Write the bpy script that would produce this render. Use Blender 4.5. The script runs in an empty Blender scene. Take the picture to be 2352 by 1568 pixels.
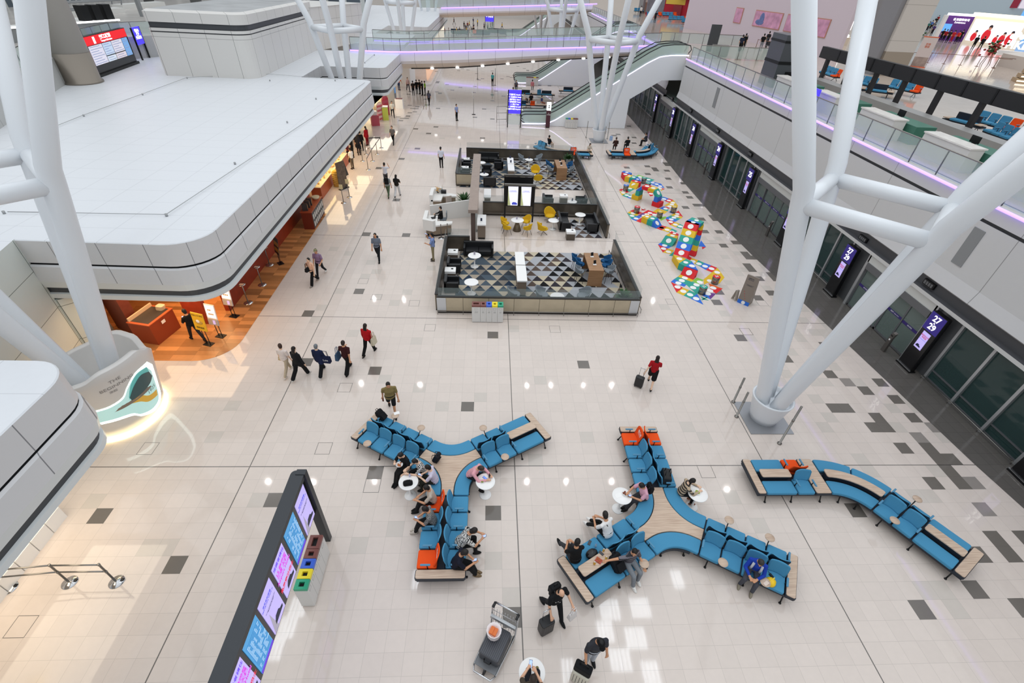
import bpy, math, random
from mathutils import Vector as V, Matrix as MX
random.seed(7)
PI=math.pi; SC=bpy.context.scene; COL=SC.collection
H0=13.636; FPX=1082.62285
PIT,YAW,ROL=0.670720046,0.0651122518,0.0515287276
def cam_axes():
    cp,sp=math.cos(PIT),math.sin(PIT)
    fw=V((math.sin(YAW)*cp,math.cos(YAW)*cp,-sp)); r=V((math.cos(YAW),-math.sin(YAW),0)); u=r.cross(fw)
    r2=r*math.cos(ROL)+u*math.sin(ROL); return r2,r2.cross(fw),fw
CR,CU,CF=cam_axes()
def ray(px,py): return CR*(px-1176)-CU*(py-784)+CF*FPX
def at(px,py,z=0.0):            # where the photograph shows a point that lies at height z
    d=ray(px,py); t=(z-H0)/d.z; return V((d.x*t,d.y*t,z))
def atX(px,py,x): d=ray(px,py); t=x/d.x; return V((x,d.y*t,H0+d.z*t))
def atY(px,py,y): d=ray(px,py); t=y/d.y; return V((d.x*t,y,H0+d.z*t))
cd=bpy.data.cameras.new('camera'); cam=bpy.data.objects.new('camera',cd); COL.objects.link(cam)
cd.sensor_width=36; cd.lens=FPX*36/2352; cd.clip_start=.1; cd.clip_end=600
mw=MX((CR,CU,-CF)).transposed().to_4x4(); mw.translation=V((0,0,H0)); cam.matrix_world=mw; SC.camera=cam
vs=SC.view_settings; vs.view_transform='Standard'; vs.look='None'; vs.gamma=1; vs.exposure=0.0
# ---------------------------------------------------------------- materials
MT={}
def srgb(h):
    c=[int(h[i:i+2],16)/255 for i in (0,2,4)]
    return tuple(x/12.92 if x<=.04045 else ((x+.055)/1.055)**2.4 for x in c)+(1,)
def mat(name,col,rough=.5,metal=0.,emit=0.,ecol=None,alpha=1.,noise=0.,nscale=20.,coat=0.,trans=0.,spec=.5,bump=0.):
    if name in MT: return MT[name]
    m=bpy.data.materials.new(name); m.use_nodes=True; nt=m.node_tree; b=nt.nodes['Principled BSDF']
    c=srgb(col) if isinstance(col,str) else tuple(col)+(1,)
    b.inputs['Base Color'].default_value=c; b.inputs['Roughness'].default_value=rough; b.inputs['Metallic'].default_value=metal
    b.inputs['Specular IOR Level'].default_value=spec; b.inputs['Coat Weight'].default_value=coat
    if trans: b.inputs['Transmission Weight'].default_value=trans
    if alpha<1: b.inputs['Alpha'].default_value=alpha
    if emit: b.inputs['Emission Color'].default_value=srgb(ecol or col); b.inputs['Emission Strength'].default_value=emit
    if noise or bump:
        tc=nt.nodes.new('ShaderNodeTexCoord'); n=nt.nodes.new('ShaderNodeTexNoise'); n.inputs['Scale'].default_value=nscale; n.inputs['Detail'].default_value=4
        nt.links.new(tc.outputs['Object'],n.inputs['Vector'])
        if noise:
            mx=nt.nodes.new('ShaderNodeMix'); mx.data_type='RGBA'; mx.blend_type='MULTIPLY'; mx.inputs[0].default_value=1
            cr=nt.nodes.new('ShaderNodeMapRange'); cr.inputs[1].default_value=.3; cr.inputs[2].default_value=.7; cr.inputs[3].default_value=1-noise; cr.inputs[4].default_value=1+noise*.3
            nt.links.new(n.outputs['Fac'],cr.inputs[0]); mx.inputs[6].default_value=c; nt.links.new(cr.outputs[0],mx.inputs[7]); nt.links.new(mx.outputs[2],b.inputs['Base Color'])
        if bump:
            bp=nt.nodes.new('ShaderNodeBump'); bp.inputs['Strength'].default_value=bump; bp.inputs['Distance'].default_value=.01
            nt.links.new(n.outputs['Fac'],bp.inputs['Height']); nt.links.new(bp.outputs[0],b.inputs['Normal'])
    m.diffuse_color=c; MT[name]=m; return m
def gridmat(name,col,line,rough,grids,noise=0.,spec=.5,var=0.,cell=None,bw=None):
    """grids: list of (axis 0/1/2 or (dx,dy,dz) vector, spacing, origin, width, strength): thin joints cut into a surface, in metres"""
    if name in MT: return MT[name]
    m=bpy.data.materials.new(name); m.use_nodes=True; nt=m.node_tree; b=nt.nodes['Principled BSDF']; L=nt.links.new
    def N(op,a,bb=None):
        n=nt.nodes.new('ShaderNodeMath'); n.operation=op
        for i,x in enumerate((a,bb)):
            if x is None: continue
            if isinstance(x,(int,float)): n.inputs[i].default_value=x
            else: L(x,n.inputs[i])
        return n.outputs[0]
    g=nt.nodes.new('ShaderNodeNewGeometry'); s=nt.nodes.new('ShaderNodeSeparateXYZ'); L(g.outputs['Position'],s.inputs[0])
    cur=None
    for ax,sp,o,w,st in grids:
        if isinstance(ax,int): co=s.outputs[ax]
        else:
            d=nt.nodes.new('ShaderNodeVectorMath'); d.operation='DOT_PRODUCT'; L(g.outputs['Position'],d.inputs[0]); d.inputs[1].default_value=ax; co=d.outputs['Value']
        f=N('FRACT',N('DIVIDE',N('SUBTRACT',co,o-w/2),sp)); k=N('MULTIPLY',N('LESS_THAN',f,w/sp),st)
        cur=k if cur is None else N('MAXIMUM',cur,k)
    mx=nt.nodes.new('ShaderNodeMix'); mx.data_type='RGBA'; L(cur,mx.inputs[0])
    c=srgb(col); base=nt.nodes.new('ShaderNodeRGB'); base.outputs[0].default_value=c; src=base.outputs[0]
    if cell:   # each cell a slightly different shade, like stone tiles laid from different batches
        fx=N('FLOOR',N('DIVIDE',N('SUBTRACT',s.outputs[0],cell[1]),cell[0])); fy=N('FLOOR',N('DIVIDE',N('SUBTRACT',s.outputs[1],cell[3]),cell[2]))
        cb=nt.nodes.new('ShaderNodeCombineXYZ'); L(fx,cb.inputs[0]); L(fy,cb.inputs[1]); wn=nt.nodes.new('ShaderNodeTexWhiteNoise'); wn.noise_dimensions='2D'; L(cb.outputs[0],wn.inputs['Vector'])
        mr=nt.nodes.new('ShaderNodeMapRange'); L(wn.outputs['Value'],mr.inputs[0]); mr.inputs[3].default_value=1-var; mr.inputs[4].default_value=1+var*.3
        m2=nt.nodes.new('ShaderNodeMix'); m2.data_type='RGBA'; m2.blend_type='MULTIPLY'; m2.inputs[0].default_value=1; L(src,m2.inputs[6]); L(mr.outputs[0],m2.inputs[7]); src=m2.outputs[2]
    if noise:
        n=nt.nodes.new('ShaderNodeTexNoise'); n.inputs['Scale'].default_value=6; n.inputs['Detail'].default_value=6; L(g.outputs['Position'],n.inputs['Vector'])
        mr=nt.nodes.new('ShaderNodeMapRange'); mr.inputs[1].default_value=.3; mr.inputs[2].default_value=.7; mr.inputs[3].default_value=1-noise; mr.inputs[4].default_value=1; L(n.outputs['Fac'],mr.inputs[0])
        m2=nt.nodes.new('ShaderNodeMix'); m2.data_type='RGBA'; m2.blend_type='MULTIPLY'; m2.inputs[0].default_value=1; L(src,m2.inputs[6]); L(mr.outputs[0],m2.inputs[7]); src=m2.outputs[2]
    L(src,mx.inputs[6]); mx.inputs[7].default_value=srgb(line); L(mx.outputs[2],b.inputs['Base Color'])
    b.inputs['Roughness'].default_value=rough; b.inputs['Specular IOR Level'].default_value=spec; m.diffuse_color=c; MT[name]=m; return m
# ---------------------------------------------------------------- mesh building
def rpoly(pts,r,n=5):
    """polygon (x,y) with rounded corners; r number or list"""
    out=[];k=len(pts)
    for i in range(k):
        p,a,b=V(pts[i]),V(pts[i-1]),V(pts[(i+1)%k]); ri=r[i] if isinstance(r,(list,tuple)) else r
        if ri<=0: out.append(p); continue
        u=(a-p).normalized(); w=(b-p).normalized(); ang=max(1e-3,u.angle(w)); t=min(ri/math.tan(ang/2),.49*(a-p).length,.49*(b-p).length); rr=t*math.tan(ang/2)
        c=p+(u+w).normalized()*(rr/math.sin(ang/2)); s0=p+u*t-c; s1=p+w*t-c; tot=s0.angle(s1); sg=1 if s0.x*s1.y-s0.y*s1.x>0 else -1
        for j in range(n+1):
            th=sg*tot*j/n; out.append(c+V((s0.x*math.cos(th)-s0.y*math.sin(th),s0.x*math.sin(th)+s0.y*math.cos(th))))
    return out
def rect(w,d,cx=0,cy=0): return [V((cx-w/2,cy-d/2)),V((cx+w/2,cy-d/2)),V((cx+w/2,cy+d/2)),V((cx-w/2,cy+d/2))]
def inset(poly,d):
    k=len(poly);o=[]
    for i in range(k):
        a,p,b=V(poly[i-1]),V(poly[i]),V(poly[(i+1)%k]); e=(p-a); f=(b-p)
        if e.length<1e-6:e=f
        if f.length<1e-6:f=e
        e=e.normalized();f=f.normalized(); n=V((-e.y,e.x))+V((-f.y,f.x)); L=n.length_squared
        o.append(p+(n*(2*d/L) if L>.2 else V((-e.y,e.x))*d))
    return o
def I4(): return MX.Identity(4)
def TR(x=0,y=0,z=0,rz=0,rx=0,ry=0): return MX.Translation((x,y,z))@MX.Rotation(rz,4,'Z')@MX.Rotation(ry,4,'Y')@MX.Rotation(rx,4,'X')
class MB:
    def __init__(s,T=None): s.v=[];s.f=[];s.mi=[];s.sm=[];s.T=T
    def add(s,vs,fs,mi=0,sm=False,T=None):
        o=len(s.v); M=s.T
        if T is not None: M=T if M is None else M@T
        for p in vs:
            p=V(p); s.v.append(M@p if M is not None else p)
        for f in fs: s.f.append([o+i for i in f]); s.mi.append(mi); s.sm.append(sm)
        return s
    def box(s,x0,x1,y0,y1,z0,z1,mi=0,T=None):
        vs=[(x,y,z) for z in (z0,z1) for y in (y0,y1) for x in (x0,x1)]
        return s.add(vs,[(0,2,3,1),(4,5,7,6),(0,1,5,4),(1,3,7,5),(3,2,6,7),(2,0,4,6)],mi,False,T)
    def loft(s,rings,mi=0,sm=False,T=None,caps=True,mis=None,close=False):
        n=len(rings[0]); vs=[p for r in rings for p in r]; fs=[]; mm=[]
        R=len(rings)
        for i in range(R if close else R-1):
            for j in range(n):
                a=i*n+j;b=i*n+(j+1)%n;i2=(i+1)%R; fs.append((a,b,i2*n+(j+1)%n,i2*n+j)); mm.append(mis[i] if mis else mi)
        o=len(s.f); s.add(vs,fs,mi,sm,T)
        if mis: s.mi[o:]=mm
        if caps and not close:
            o=len(s.v)-len(vs); s.f.append([o+j for j in range(n)][::-1]); s.mi.append(mis[0] if mis else mi); s.sm.append(False)
            s.f.append([o+(R-1)*n+j for j in range(n)]); s.mi.append(mis[-1] if mis else mi); s.sm.append(False)
        return s
    def prism(s,poly,z0,z1,mi=0,bev=0,T=None,top=None,bot=0):
        P=[V(p) for p in poly]; A=sum(P[i-1].x*P[i].y-P[i].x*P[i-1].y for i in range(len(P)))
        if A<0: P=P[::-1]
        lev=[(0,z0),(0,z1)]
        if bev: lev=[(0,z0),(0,z1-bev),(bev*.3,z1-bev*.3),(bev,z1)]
        if bot: lev=[(bot,z0),(0,z0+bot)]+lev[1:]
        rg=[[V((q.x,q.y,z)) for q in (inset(P,d) if d else P)] for d,z in lev]
        o=len(s.f); s.loft(rg,mi,False,T)
        if top is not None: s.mi[-1]=top
        return s
    def tube(s,pts,r,n=8,mi=0,closed=False,T=None,sm=True,flat=1.0):
        pts=[V(p) for p in pts]; k=len(pts); rr=r if isinstance(r,(list,tuple)) else [r]*k; rings=[]; prev=None
        for i,p in enumerate(pts):
            if closed: t=(pts[(i+1)%k]-pts[i-1])
            else: t=(pts[min(i+1,k-1)]-pts[max(i-1,0)])
            t=t.normalized() if t.length>1e-9 else V((0,0,1))
            if prev is None:
                up=V((0,0,1)) if abs(t.z)<.9 else V((1,0,0)); a=t.cross(up).normalized()
            else:
                a=prev-t*prev.dot(t); a=a.normalized() if a.length>1e-6 else t.orthogonal().normalized()
            prev=a; b=t.cross(a)
            rings.append([p+(a*math.cos(2*PI*j/n)+b*math.sin(2*PI*j/n)*flat)*rr[i] for j in range(n)])
        return s.loft(rings,mi,sm,T,caps=not closed,close=closed)
    def lathe(s,prof,n=24,mi=0,c=(0,0,0),T=None,sm=True,mis=None):
        rings=[[V((c[0]+max(r,1e-4)*math.cos(2*PI*j/n),c[1]+max(r,1e-4)*math.sin(2*PI*j/n),c[2]+z)) for j in range(n)] for r,z in prof]
        return s.loft(rings,mi,sm,T,True,mis)
    def cyl(s,x,y,z0,z1,r,n=20,mi=0,T=None,sm=True):
        o=len(s.f); s.lathe([(r,z0),(r,z1)],n,mi,(x,y,0),T,sm); return s
    def ell(s,c,rad,mi=0,n=12,m=8,T=None):
        prof=[]
        rings=[[V((c[0]+rad[0]*math.sin(PI*i/m)*math.cos(2*PI*j/n),c[1]+rad[1]*math.sin(PI*i/m)*math.sin(2*PI*j/n),c[2]-rad[2]*math.cos(PI*i/m))) if 0<i<m else V((c[0]+1e-4*math.cos(2*PI*j/n),c[1]+1e-4*math.sin(2*PI*j/n),c[2]-rad[2]*math.cos(PI*i/m))) for j in range(n)] for i in range(m+1)]
        return s.loft(rings,mi,True,T)
    def quad(s,a,b,c,d,mi=0,T=None): return s.add([a,b,c,d],[(0,1,2,3)],mi,False,T)
    def mesh(s,name):
        m=bpy.data.meshes.new(name); m.from_pydata([tuple(p) for p in s.v],[],s.f)
        m.polygons.foreach_set('material_index',s.mi); m.polygons.foreach_set('use_smooth',s.sm); m.update(); return m
    def build(s,name,mats,parent=None,kind=None):
        m=s.mesh(name)
        for x in (mats if isinstance(mats,(list,tuple)) else [mats]): m.materials.append(x)
        return link(name,m,parent,kind)
def link(name,data,parent=None,kind=None):
    o=bpy.data.objects.new(name,data); COL.objects.link(o)
    if parent is not None: o.parent=parent
    if kind: o['kind']=kind
    return o
def tag(o,label,cat,group=None,kind=None):
    if label: o['label']=label
    if cat: o['category']=cat
    if group: o['group']=group
    if kind: o['kind']=kind
    return o
def thing(name,label,cat,loc=(0,0,0),rz=0,group=None,kind=None):
    o=bpy.data.objects.new(name,None); COL.objects.link(o); o.empty_display_size=.1
    o.location=loc; o.rotation_euler=(0,0,rz); return tag(o,label,cat,group,kind)
KIDS={}
def kids(o): return [c for c in COL.objects if c.parent==o]
def dup(root,loc,rz,label,group=None,scale=None):
    r=root.copy(); COL.objects.link(r); r.location=loc; r.rotation_euler=(0,0,rz); r['label']=label
    if group: r['group']=group
    if scale: r.scale=scale
    def rec(a,b):
        for ch in list(a.children):
            c=ch.copy(); COL.objects.link(c); c.parent=b; rec(ch,c)
    rec(root,r); return r
def text(name,body,size,m,parent=None,T=None,align='CENTER',depth=.004,sx=1,spacing=1,line=1.,bold=0):
    cu=bpy.data.curves.new(name,'FONT'); cu.body=body; cu.size=size; cu.align_x=align; cu.align_y='CENTER'; cu.extrude=depth; cu.space_character=spacing; cu.space_line=line; cu.resolution_u=3; cu.offset=bold
    o=bpy.data.objects.new(name,cu); COL.objects.link(o); bpy.context.view_layer.update()
    me=bpy.data.meshes.new_from_object(o.evaluated_get(bpy.context.evaluated_depsgraph_get())); bpy.data.objects.remove(o); bpy.data.curves.remove(cu)
    for v in me.vertices: v.co.x*=sx
    if T is not None: me.transform(T)
    me.materials.clear(); me.materials.append(m); return link(name,me,parent)
def frame_T(o,x,n):
    """matrix whose local X runs along x, local Z out along n (text plane facing n)"""
    x=V(x).normalized(); n=V(n).normalized(); y=n.cross(x); M=MX((x,y,n)).transposed().to_4x4(); M.translation=V(o); return M
# ---------------------------------------------------------------- light: bright hall roof (outside the frame) seen as a soft white sky
w=bpy.data.worlds.new('hall_light'); SC.world=w; w.use_nodes=True; nt=w.node_tree; bg=nt.nodes['Background']

# bright roof overhead, dimmer towards the sides of the hall
_g=nt.nodes.new('ShaderNodeNewGeometry'); _s=nt.nodes.new('ShaderNodeSeparateXYZ'); nt.links.new(_g.outputs['Incoming'],_s.inputs[0])
_m=nt.nodes.new('ShaderNodeMapRange'); _m.inputs[1].default_value=0; _m.inputs[2].default_value=-1; _m.inputs[3].default_value=.42; _m.inputs[4].default_value=1.36; nt.links.new(_s.outputs[2],_m.inputs[0]); nt.links.new(_m.outputs[0],bg.inputs[1])
bg.inputs[0].default_value=(.92,.96,1,1)
def light(name,kind,loc,energy,col=(1,1,1),size=1.,size_y=None,rot=(0,0,0),spot=None,blend=.3):
    d=bpy.data.lights.new(name,kind); d.energy=energy; d.color=col
    if kind=='AREA':
        d.size=size
        if size_y: d.shape='RECTANGLE'; d.size_y=size_y
    else: d.shadow_soft_size=size
    if kind=='SPOT': d.spot_size=spot; d.spot_blend=blend
    o=bpy.data.objects.new(name,d); COL.objects.link(o); o.location=loc; o.rotation_euler=rot; return o
def aim(o,t): o.rotation_euler=(V(t)-o.location).to_track_quat('-Z','Y').to_euler(); return o
# roof skylight strips and downlights of the hall
pass
for i,(px,py) in enumerate([(1300,1105),(1405,1105),(1670,1123),(1210,1105),(830,880),(965,883),(1210,885),(1265,884),(1340,884),(1405,884),(720,1106),(616,1105),(928,688),(860,686),(1400,693),(1500,690),(362,1246),(404,1302),(860,1105)]):
    p=at(px,py,0); d=V((0,0,H0))-p; k=26/d.z   # lamp whose mirror image the polished floor shows there
    light('ceiling_downlight','POINT',(p.x-d.x*k,p.y-d.y*k,26),130,(1,.97,.92),.13)
# louvred skylight strips of the roof, whose daylight the floor mirrors
for px,py,n in [(1405,1400,5),(1475,1395,5),(1395,1450,4),(1465,1465,5),(1430,1515,5),(1500,1545,4),(690,1392,4),(665,1440,4),(640,1490,3),(740,1400,3),(1560,1330,3),(1310,1540,3),(960,1330,2),(1130,170,2)]:
    for i in range(n):
        p=at(px,py,0)+V((.11*(i-n/2),0,0)); d=V((0,0,H0))-p; k=26/d.z
        light('roof_louvre','AREA',(p.x-d.x*k,p.y-d.y*k,26),11,(.86,.93,1),.16,1.5)
# ---------------------------------------------------------------- floor of stone tiles
TX,TY,OX,OY=9.01/18,8.75/17,.979,10.165
grout=[(0,TX,OX,.009,.22),(1,TY,OY,.009,.22),(0,9.01,OX,.032,.85),(1,8.75,OY,.032,.85)]
fm=[gridmat('floor_cream','D7CBC2','4A4744',.05,grout,.03,.5,.035,(TX,OX,TY,OY)),gridmat('floor_light_grey','CAC1B8','4A4744',.05,grout,.03),gridmat('floor_mid_grey','918A84','4A4744',.14,grout,.03),gridmat('floor_dark_grey','6F6963','3A3835',.14,grout,.03)]
DARK={}
def cell(px,py):
    p=at(px,py); return (math.floor((p.x-OX)/TX),math.floor((p.y-OY)/TY))
def put(lst,k,cx=0,cy=0,s=1.):
    for a in lst: DARK[cell(cx+a[0]*s,cy+a[1]*s)]=k
put([(232,1183),(404,1296),(628,1146),(862,851),(708,720),(825,669),(1075,934),(1132,771),(1341,838),(1134,1178),(860,1086),(1701,777),(1908,862),(1890,795),(1806,825),(2003,985),(1960,1163),(2118,1400),(1170,1420),(710,829),(832,541),(942,536),(922,363),(867,388),(912,459),(979,543),(958,342),(986,308),(956,297),(980,240),(1110,251),(1129,218),(1129,232),(1128,272),(1111,318),(1010,213),(1002,290)],3)
put([(735,30),(970,137),(780,250),(850,250),(1055,85),(1150,190),(1020,300),(1110,375),(1215,510),(1310,430),(1390,480),(1430,560),(1250,310),(1490,575),(1490,650),(1560,720),(1400,740),(900,915),(1700,910),(1790,1085),(1850,1150),(1900,1210),(1980,1080),(1720,1190),(1690,1440),(1310,1540),(1970,1540)],3,1650,850,.3508)
put([(845,80),(1370,370),(1650,730),(1340,440),(1750,910)],2,1650,850,.3508)
put([(300,1000),(1340,1440),(1500,1440),(1290,820),(1420,820),(920,580),(640,190),(720,80),(240,1000)],1,1650,850,.3508)
put([(545,285),(575,300),(440,320),(400,308),(560,345),(470,343),(405,373),(580,412),(655,337),(700,390),(740,390),(800,440),(810,475),(710,450),(590,487),(715,520),(860,525),(885,560),(920,590),(765,574),(800,640),(880,640),(950,645),(730,660),(985,690),(1040,690),(960,745),(1000,770),(1090,790),(870,760),(1120,850),(1140,875),(900,868),(1015,870),(1180,935),(1230,960),(1150,960),(1060,990),(1290,965),(1330,1035),(1240,1055),(1300,1090),(1350,1095),(1265,1160),(1290,1195),(1470,1240),(1490,1270),(1380,1270),(1440,1395),(1350,1430),(1030,1390),(1000,1475),(220,318),(590,160),(270,105),(150,35),(110,42),(280,60)],3,1380,300,.2679)
put([(1170,1180),(540,1510),(1080,1290),(130,690),(570,1110),(430,790),(1090,1080),(330,310)],1,1380,300,.2679)
put([(1000,430),(1085,290),(1190,630),(1310,680),(830,545),(850,160),(570,840),(640,720),(1240,1440),(1560,1060)],1,600,540,.2296)
put([(310,40),(980,160),(390,1070),(1370,40),(720,220),(1190,1510),(1360,580)],1,780,860,.3316)
put([(820,150),(340,190),(720,890),(240,1010),(1150,110)],1,1250,950,.287)
put([(960,650),(1150,620),(650,310)],1,0,1050,.3316)
put([(740,420)],1,1050,1300,.171)
put([(290,745),(280,760),(300,760),(318,752),(330,765),(270,772),(250,785),(240,798),(262,805),(1340,950),(1400,955),(1345,975),(1390,980),(1330,1010),(1375,1010),(1230,1055),(1260,1065),(1300,1066),(1250,1085)],2,600 if 0 else 600,0,.2551)
rf=random.Random(11)
mb=MB(); X0,X1,Y0,Y1=-64,38,-2,460
xs0=math.floor((-14-OX)/TX); xs1=math.floor((19.5-OX)/TX); ys0=math.floor((3-OY)/TY); ys1=math.floor((125-OY)/TY)
for i in range(xs0,xs1+1):
    for j in range(ys0,ys1+1):
        k=DARK.get((i,j))
        if k is None:
            y=OY+j*TY; x=OX+i*TX; r=rf.random(); k=0
            if y<56 and y>9 and x>11:
                d=(x-11)/6; k=1 if r<.22*d else 0
            elif y>=56: k=3 if r<.018 else (1 if r<.03 else 0)
            elif r<.012: k=1
        a,b=OX+i*TX,OY+j*TY
        mb.quad((a,b,0),(a+TX,b,0),(a+TX,b+TY,0),(a,b+TY,0),k)
xa,xb=OX+xs0*TX,OX+(xs1+1)*TX; ya,yb=OY+ys0*TY,OY+(ys1+1)*TY
for q in ((-64,xa,-2,230),(xb,38,-2,230),(xa,xb,-2,ya),(xa,xb,yb,230)): mb.quad((q[0],q[2],0),(q[1],q[2],0),(q[1],q[3],0),(q[0],q[3],0),0)
mb.build('floor',fm,kind='structure')
m=MB()   # inspection hatches cut into the tiles
for px,py in [(342,1029),(56,1435),(793,889),(858,1108),(868,683),(988,753),(1276,757),(836,688 if 0 else 640),(1384,475),(1420,536),(1500,520),(1490,606),(1542,692),(1740,690),(1725,762),(735,1030),(1620,1075),(958,690),(1405,460),(1710,640 if 0 else 762)]:
    i,j=cell(px,py); a,b=OX+i*TX,OY+j*TY
    for q in ((a,a+TX,b-.008,b+.008),(a,a+TX,b+TY-.008,b+TY+.008),(a-.008,a+.008,b,b+TY),(a+TX-.008,a+TX+.008,b,b+TY)): m.box(*q,-.01,.0012)
m.build('trim_1',mat('hatch_line','6E6A66',.5),kind='structure')
# dark stone band along the glass doors on the right
band=gridmat('floor_band','625E5A','2E2C2B',.12,[(0,TX,OX,.01,.5),(1,TY,OY,.01,.4)],.03,.5,.06,(TX,OX,TY,OY))
pl=[(18.6,5),(17.94,10.15),(17.54,15.35),(16.6,26.3),(16.3,31.8),(16.35,40),(16.7,50),(16.9,70),(17,140)]
mb=MB()
for (xa_,ya_),(xb_,yb_) in zip(pl,pl[1:]): mb.quad((xa_,ya_,.004),(22,ya_,.004),(22,yb_,.004),(xb_,yb_,.004))
mb.build('floor',band,kind='structure')
# ---------------------------------------------------------------- white clad blocks on the left
white=mat('cladding_white','E4E6E8',.42,spec=.4)
roofm=gridmat('roof_panel','DEE1E5','9FA3A8',.4,[(0,1.8,-10.4,.018,.5),(1,1.25,15.75,.018,.45)],.015)
facm=gridmat('fascia_panel','D6D6D7','63656A',.38,[((.7071,.7071,0),1.15,.1,.02,.8)],.01)
bandm=mat('band_dark','45484C',.45); lipm=mat('fascia_lip','DADFE0',.35); soff=mat('soffit','D9D2C8',.6); groove=mat('groove_black','26282A',.6)
def block(name,poly,rad,z=5.35,zs=2.8,mats=None,fac=None):
    P=rpoly(poly,rad,8); A=sum(P[i-1].x*P[i].y-P[i].x*P[i-1].y for i in range(len(P)))
    if A<0: P=P[::-1]
    h=(z-zs)/2.55
    prof=[(1.2,zs),(.12,zs+.0),(.02,zs+.08*h),(.02,zs+.27*h),(.10,zs+.30*h),(.10,zs+.57*h),(-.04,zs+.60*h),(-.10,zs+.9*h),(-.05,zs+1.50*h),(.02,zs+1.56*h),(.10,zs+1.57*h),(.10,zs+1.63*h),(0,zs+1.64*h),(0,z-.03),(.03,z)]
    mi=[2,3,3,3,1,3,3,4,4,5,5,5,4,0,0]
    rg=[[V((q.x,q.y,zz)) for q in inset(P,d)] for d,zz in prof]
    m=MB(); m.loft(rg,0,False,None,True,mi); m.mi[-1]=0; m.mi[-2]=2
    return m.build(name,[roofm,bandm,soff,lipm,facm,groove],kind='structure')
XA=-10.42
block('wall_left',[(XA,15.75),(XA,47.1),(-16.6,47.2),(-16.6,53.2),(XA,53.4),(XA,63.6),(-70,63.6),(-70,15.9),(-16.8,15.9)],[1.35,.8,.1,.1,.8,.1,0,0,0])
block('wall_left',[(XA,-6),(XA,9.45),(-20.5,9.5),(-20.5,-6)],[0,1.0,0,0])
block('wall_left',[(XA,82),(XA,125),(-10.6,137),(-70,137),(-70,70),(-17,70),(-17,84.5),(-17,90.5),(XA-.05,92.5),(XA-.05,124)][:0] or [(XA,93),(XA,136),(-70,136),(-70,82),(-16.8,82),(-16.8,93)],[.8,.1,0,0,0,.1])
block('wall_left',[(XA-.6,70.5),(XA-.6,81.5),(-70,81.5),(-70,70.5)],[.8,.1,0,0],5.35,2.8)
# outline joint of the near roof and pipes of the roof life line
pipe=mat('steel_pipe','A9ABAC',.35,.8)
clad=gridmat('clad_wall','D3DAD6','54605C',.4,[((.8,-.6,0),1.55,.3,.022,.9),(2,1.6,.9,.022,.9)],.01)
# recessed wall between the two blocks, behind the white drum
mb=MB(); a,b=at(40,548,5.35),at(132,691,2.8)
mb.prism([(-16.85,15.95),(-15.35,9.9),(-40,9.9),(-40,15.95)],0,5.36,0,0,None,1); mb.prism([(-16.75,15.9),(-16.3,16.3),(-16.9,17.6),(-30,17.6),(-30,15.9)],0,2.78); mb.build('wall_left',[clad,roofm],kind='structure')
def cable(pts,name,label,posts):
    t=thing(name,label,'safety line',(0,0,0)); m=MB()
    m.tube([V(p)+V((0,0,.07)) for p in pts],.014,6); m.build('cable',pipe,t)
    for p in posts: MB().cyl(p.x,p.y,5.351,5.46,.05,10).build('anchor',pipe,t)
R1=[at(x,y,5.36) for x,y in [(10,490),(383,496),(540,377),(660,282),(726,228),(838,175 if 0 else 192)]]
cable([at(20,490,5.36),at(383,496,5.36),at(838,192,5.36)],'roof_safety_line','thin steel safety line running round the front corner of the big white roof','' or [at(383,496,5.36),at(540,377,5.36),at(660,282,5.36),at(726,228,5.36),at(10,490,5.36)])
cable([at(60,320,5.36),at(193,267,5.36),at(328,218,5.36),at(430,180,5.36),at(620,172,5.36),at(776,184,5.36)],'roof_safety_line','thin steel safety line on the white roof in front of the tall white upper block',[at(193,267,5.36),at(328,218,5.36),at(430,180,5.36),at(620,186,5.36),at(770,186,5.36)])
cable([at(838,145,5.36),at(860,127,5.36)],'roof_safety_line','short steel safety line on the roof beyond the four legged column',[at(838,145,5.36),at(860,127,5.36)])
# tall upper block standing on the roof
upm=gridmat('upper_block_panel','DAD8D4','6E6E6C',.45,[((1,1,0),2.05,.2,.03,.8),(2,9,8.12,.03,.6)],.01)
P=rpoly([(-27.3,45.7),(-19.6,45.55),(-19.7,63.5),(-27.3,63.5)],[.3,1.1,.2,0],7)[::1]
def ring(d,z): return [V((q.x,q.y,z)) for q in inset(P if True else P,d)]
m=MB(); lv=[(.0,5.35),(0,8.42),(.06,8.43),(.06,8.5),(0,8.51),(0,8.72),(.1,8.73),(.1,9.1),(-.05,9.12),(-.05,9.8),(.3,9.95)]
m.loft([ring(d,z) for d,z in lv],0,False,None,True,[0,0,1,1,0,1,1,1,0,0,2]); m.build('wall_left',[upm,bandm,mat('roof_grey','B5B7B8',.35,noise=.2,nscale=.6)],kind='structure')
P=rpoly([(-31,58.5),(-19.75 if 0 else -19.8,58.6),(-18.4,60.2),(-13.6,75),(-31,75)],[0,.8,1.2,0,0],6)
m=MB(); m.loft([[V((q.x,q.y,z)) for q in inset(P,d)] for d,z in [(2.0,5.3),(2.0,9.3),(1.9,9.35),(2,9.36)]],0,False,None,True,[0,0,0,0]); m.build('wall_left',[upm],kind='structure')
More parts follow.
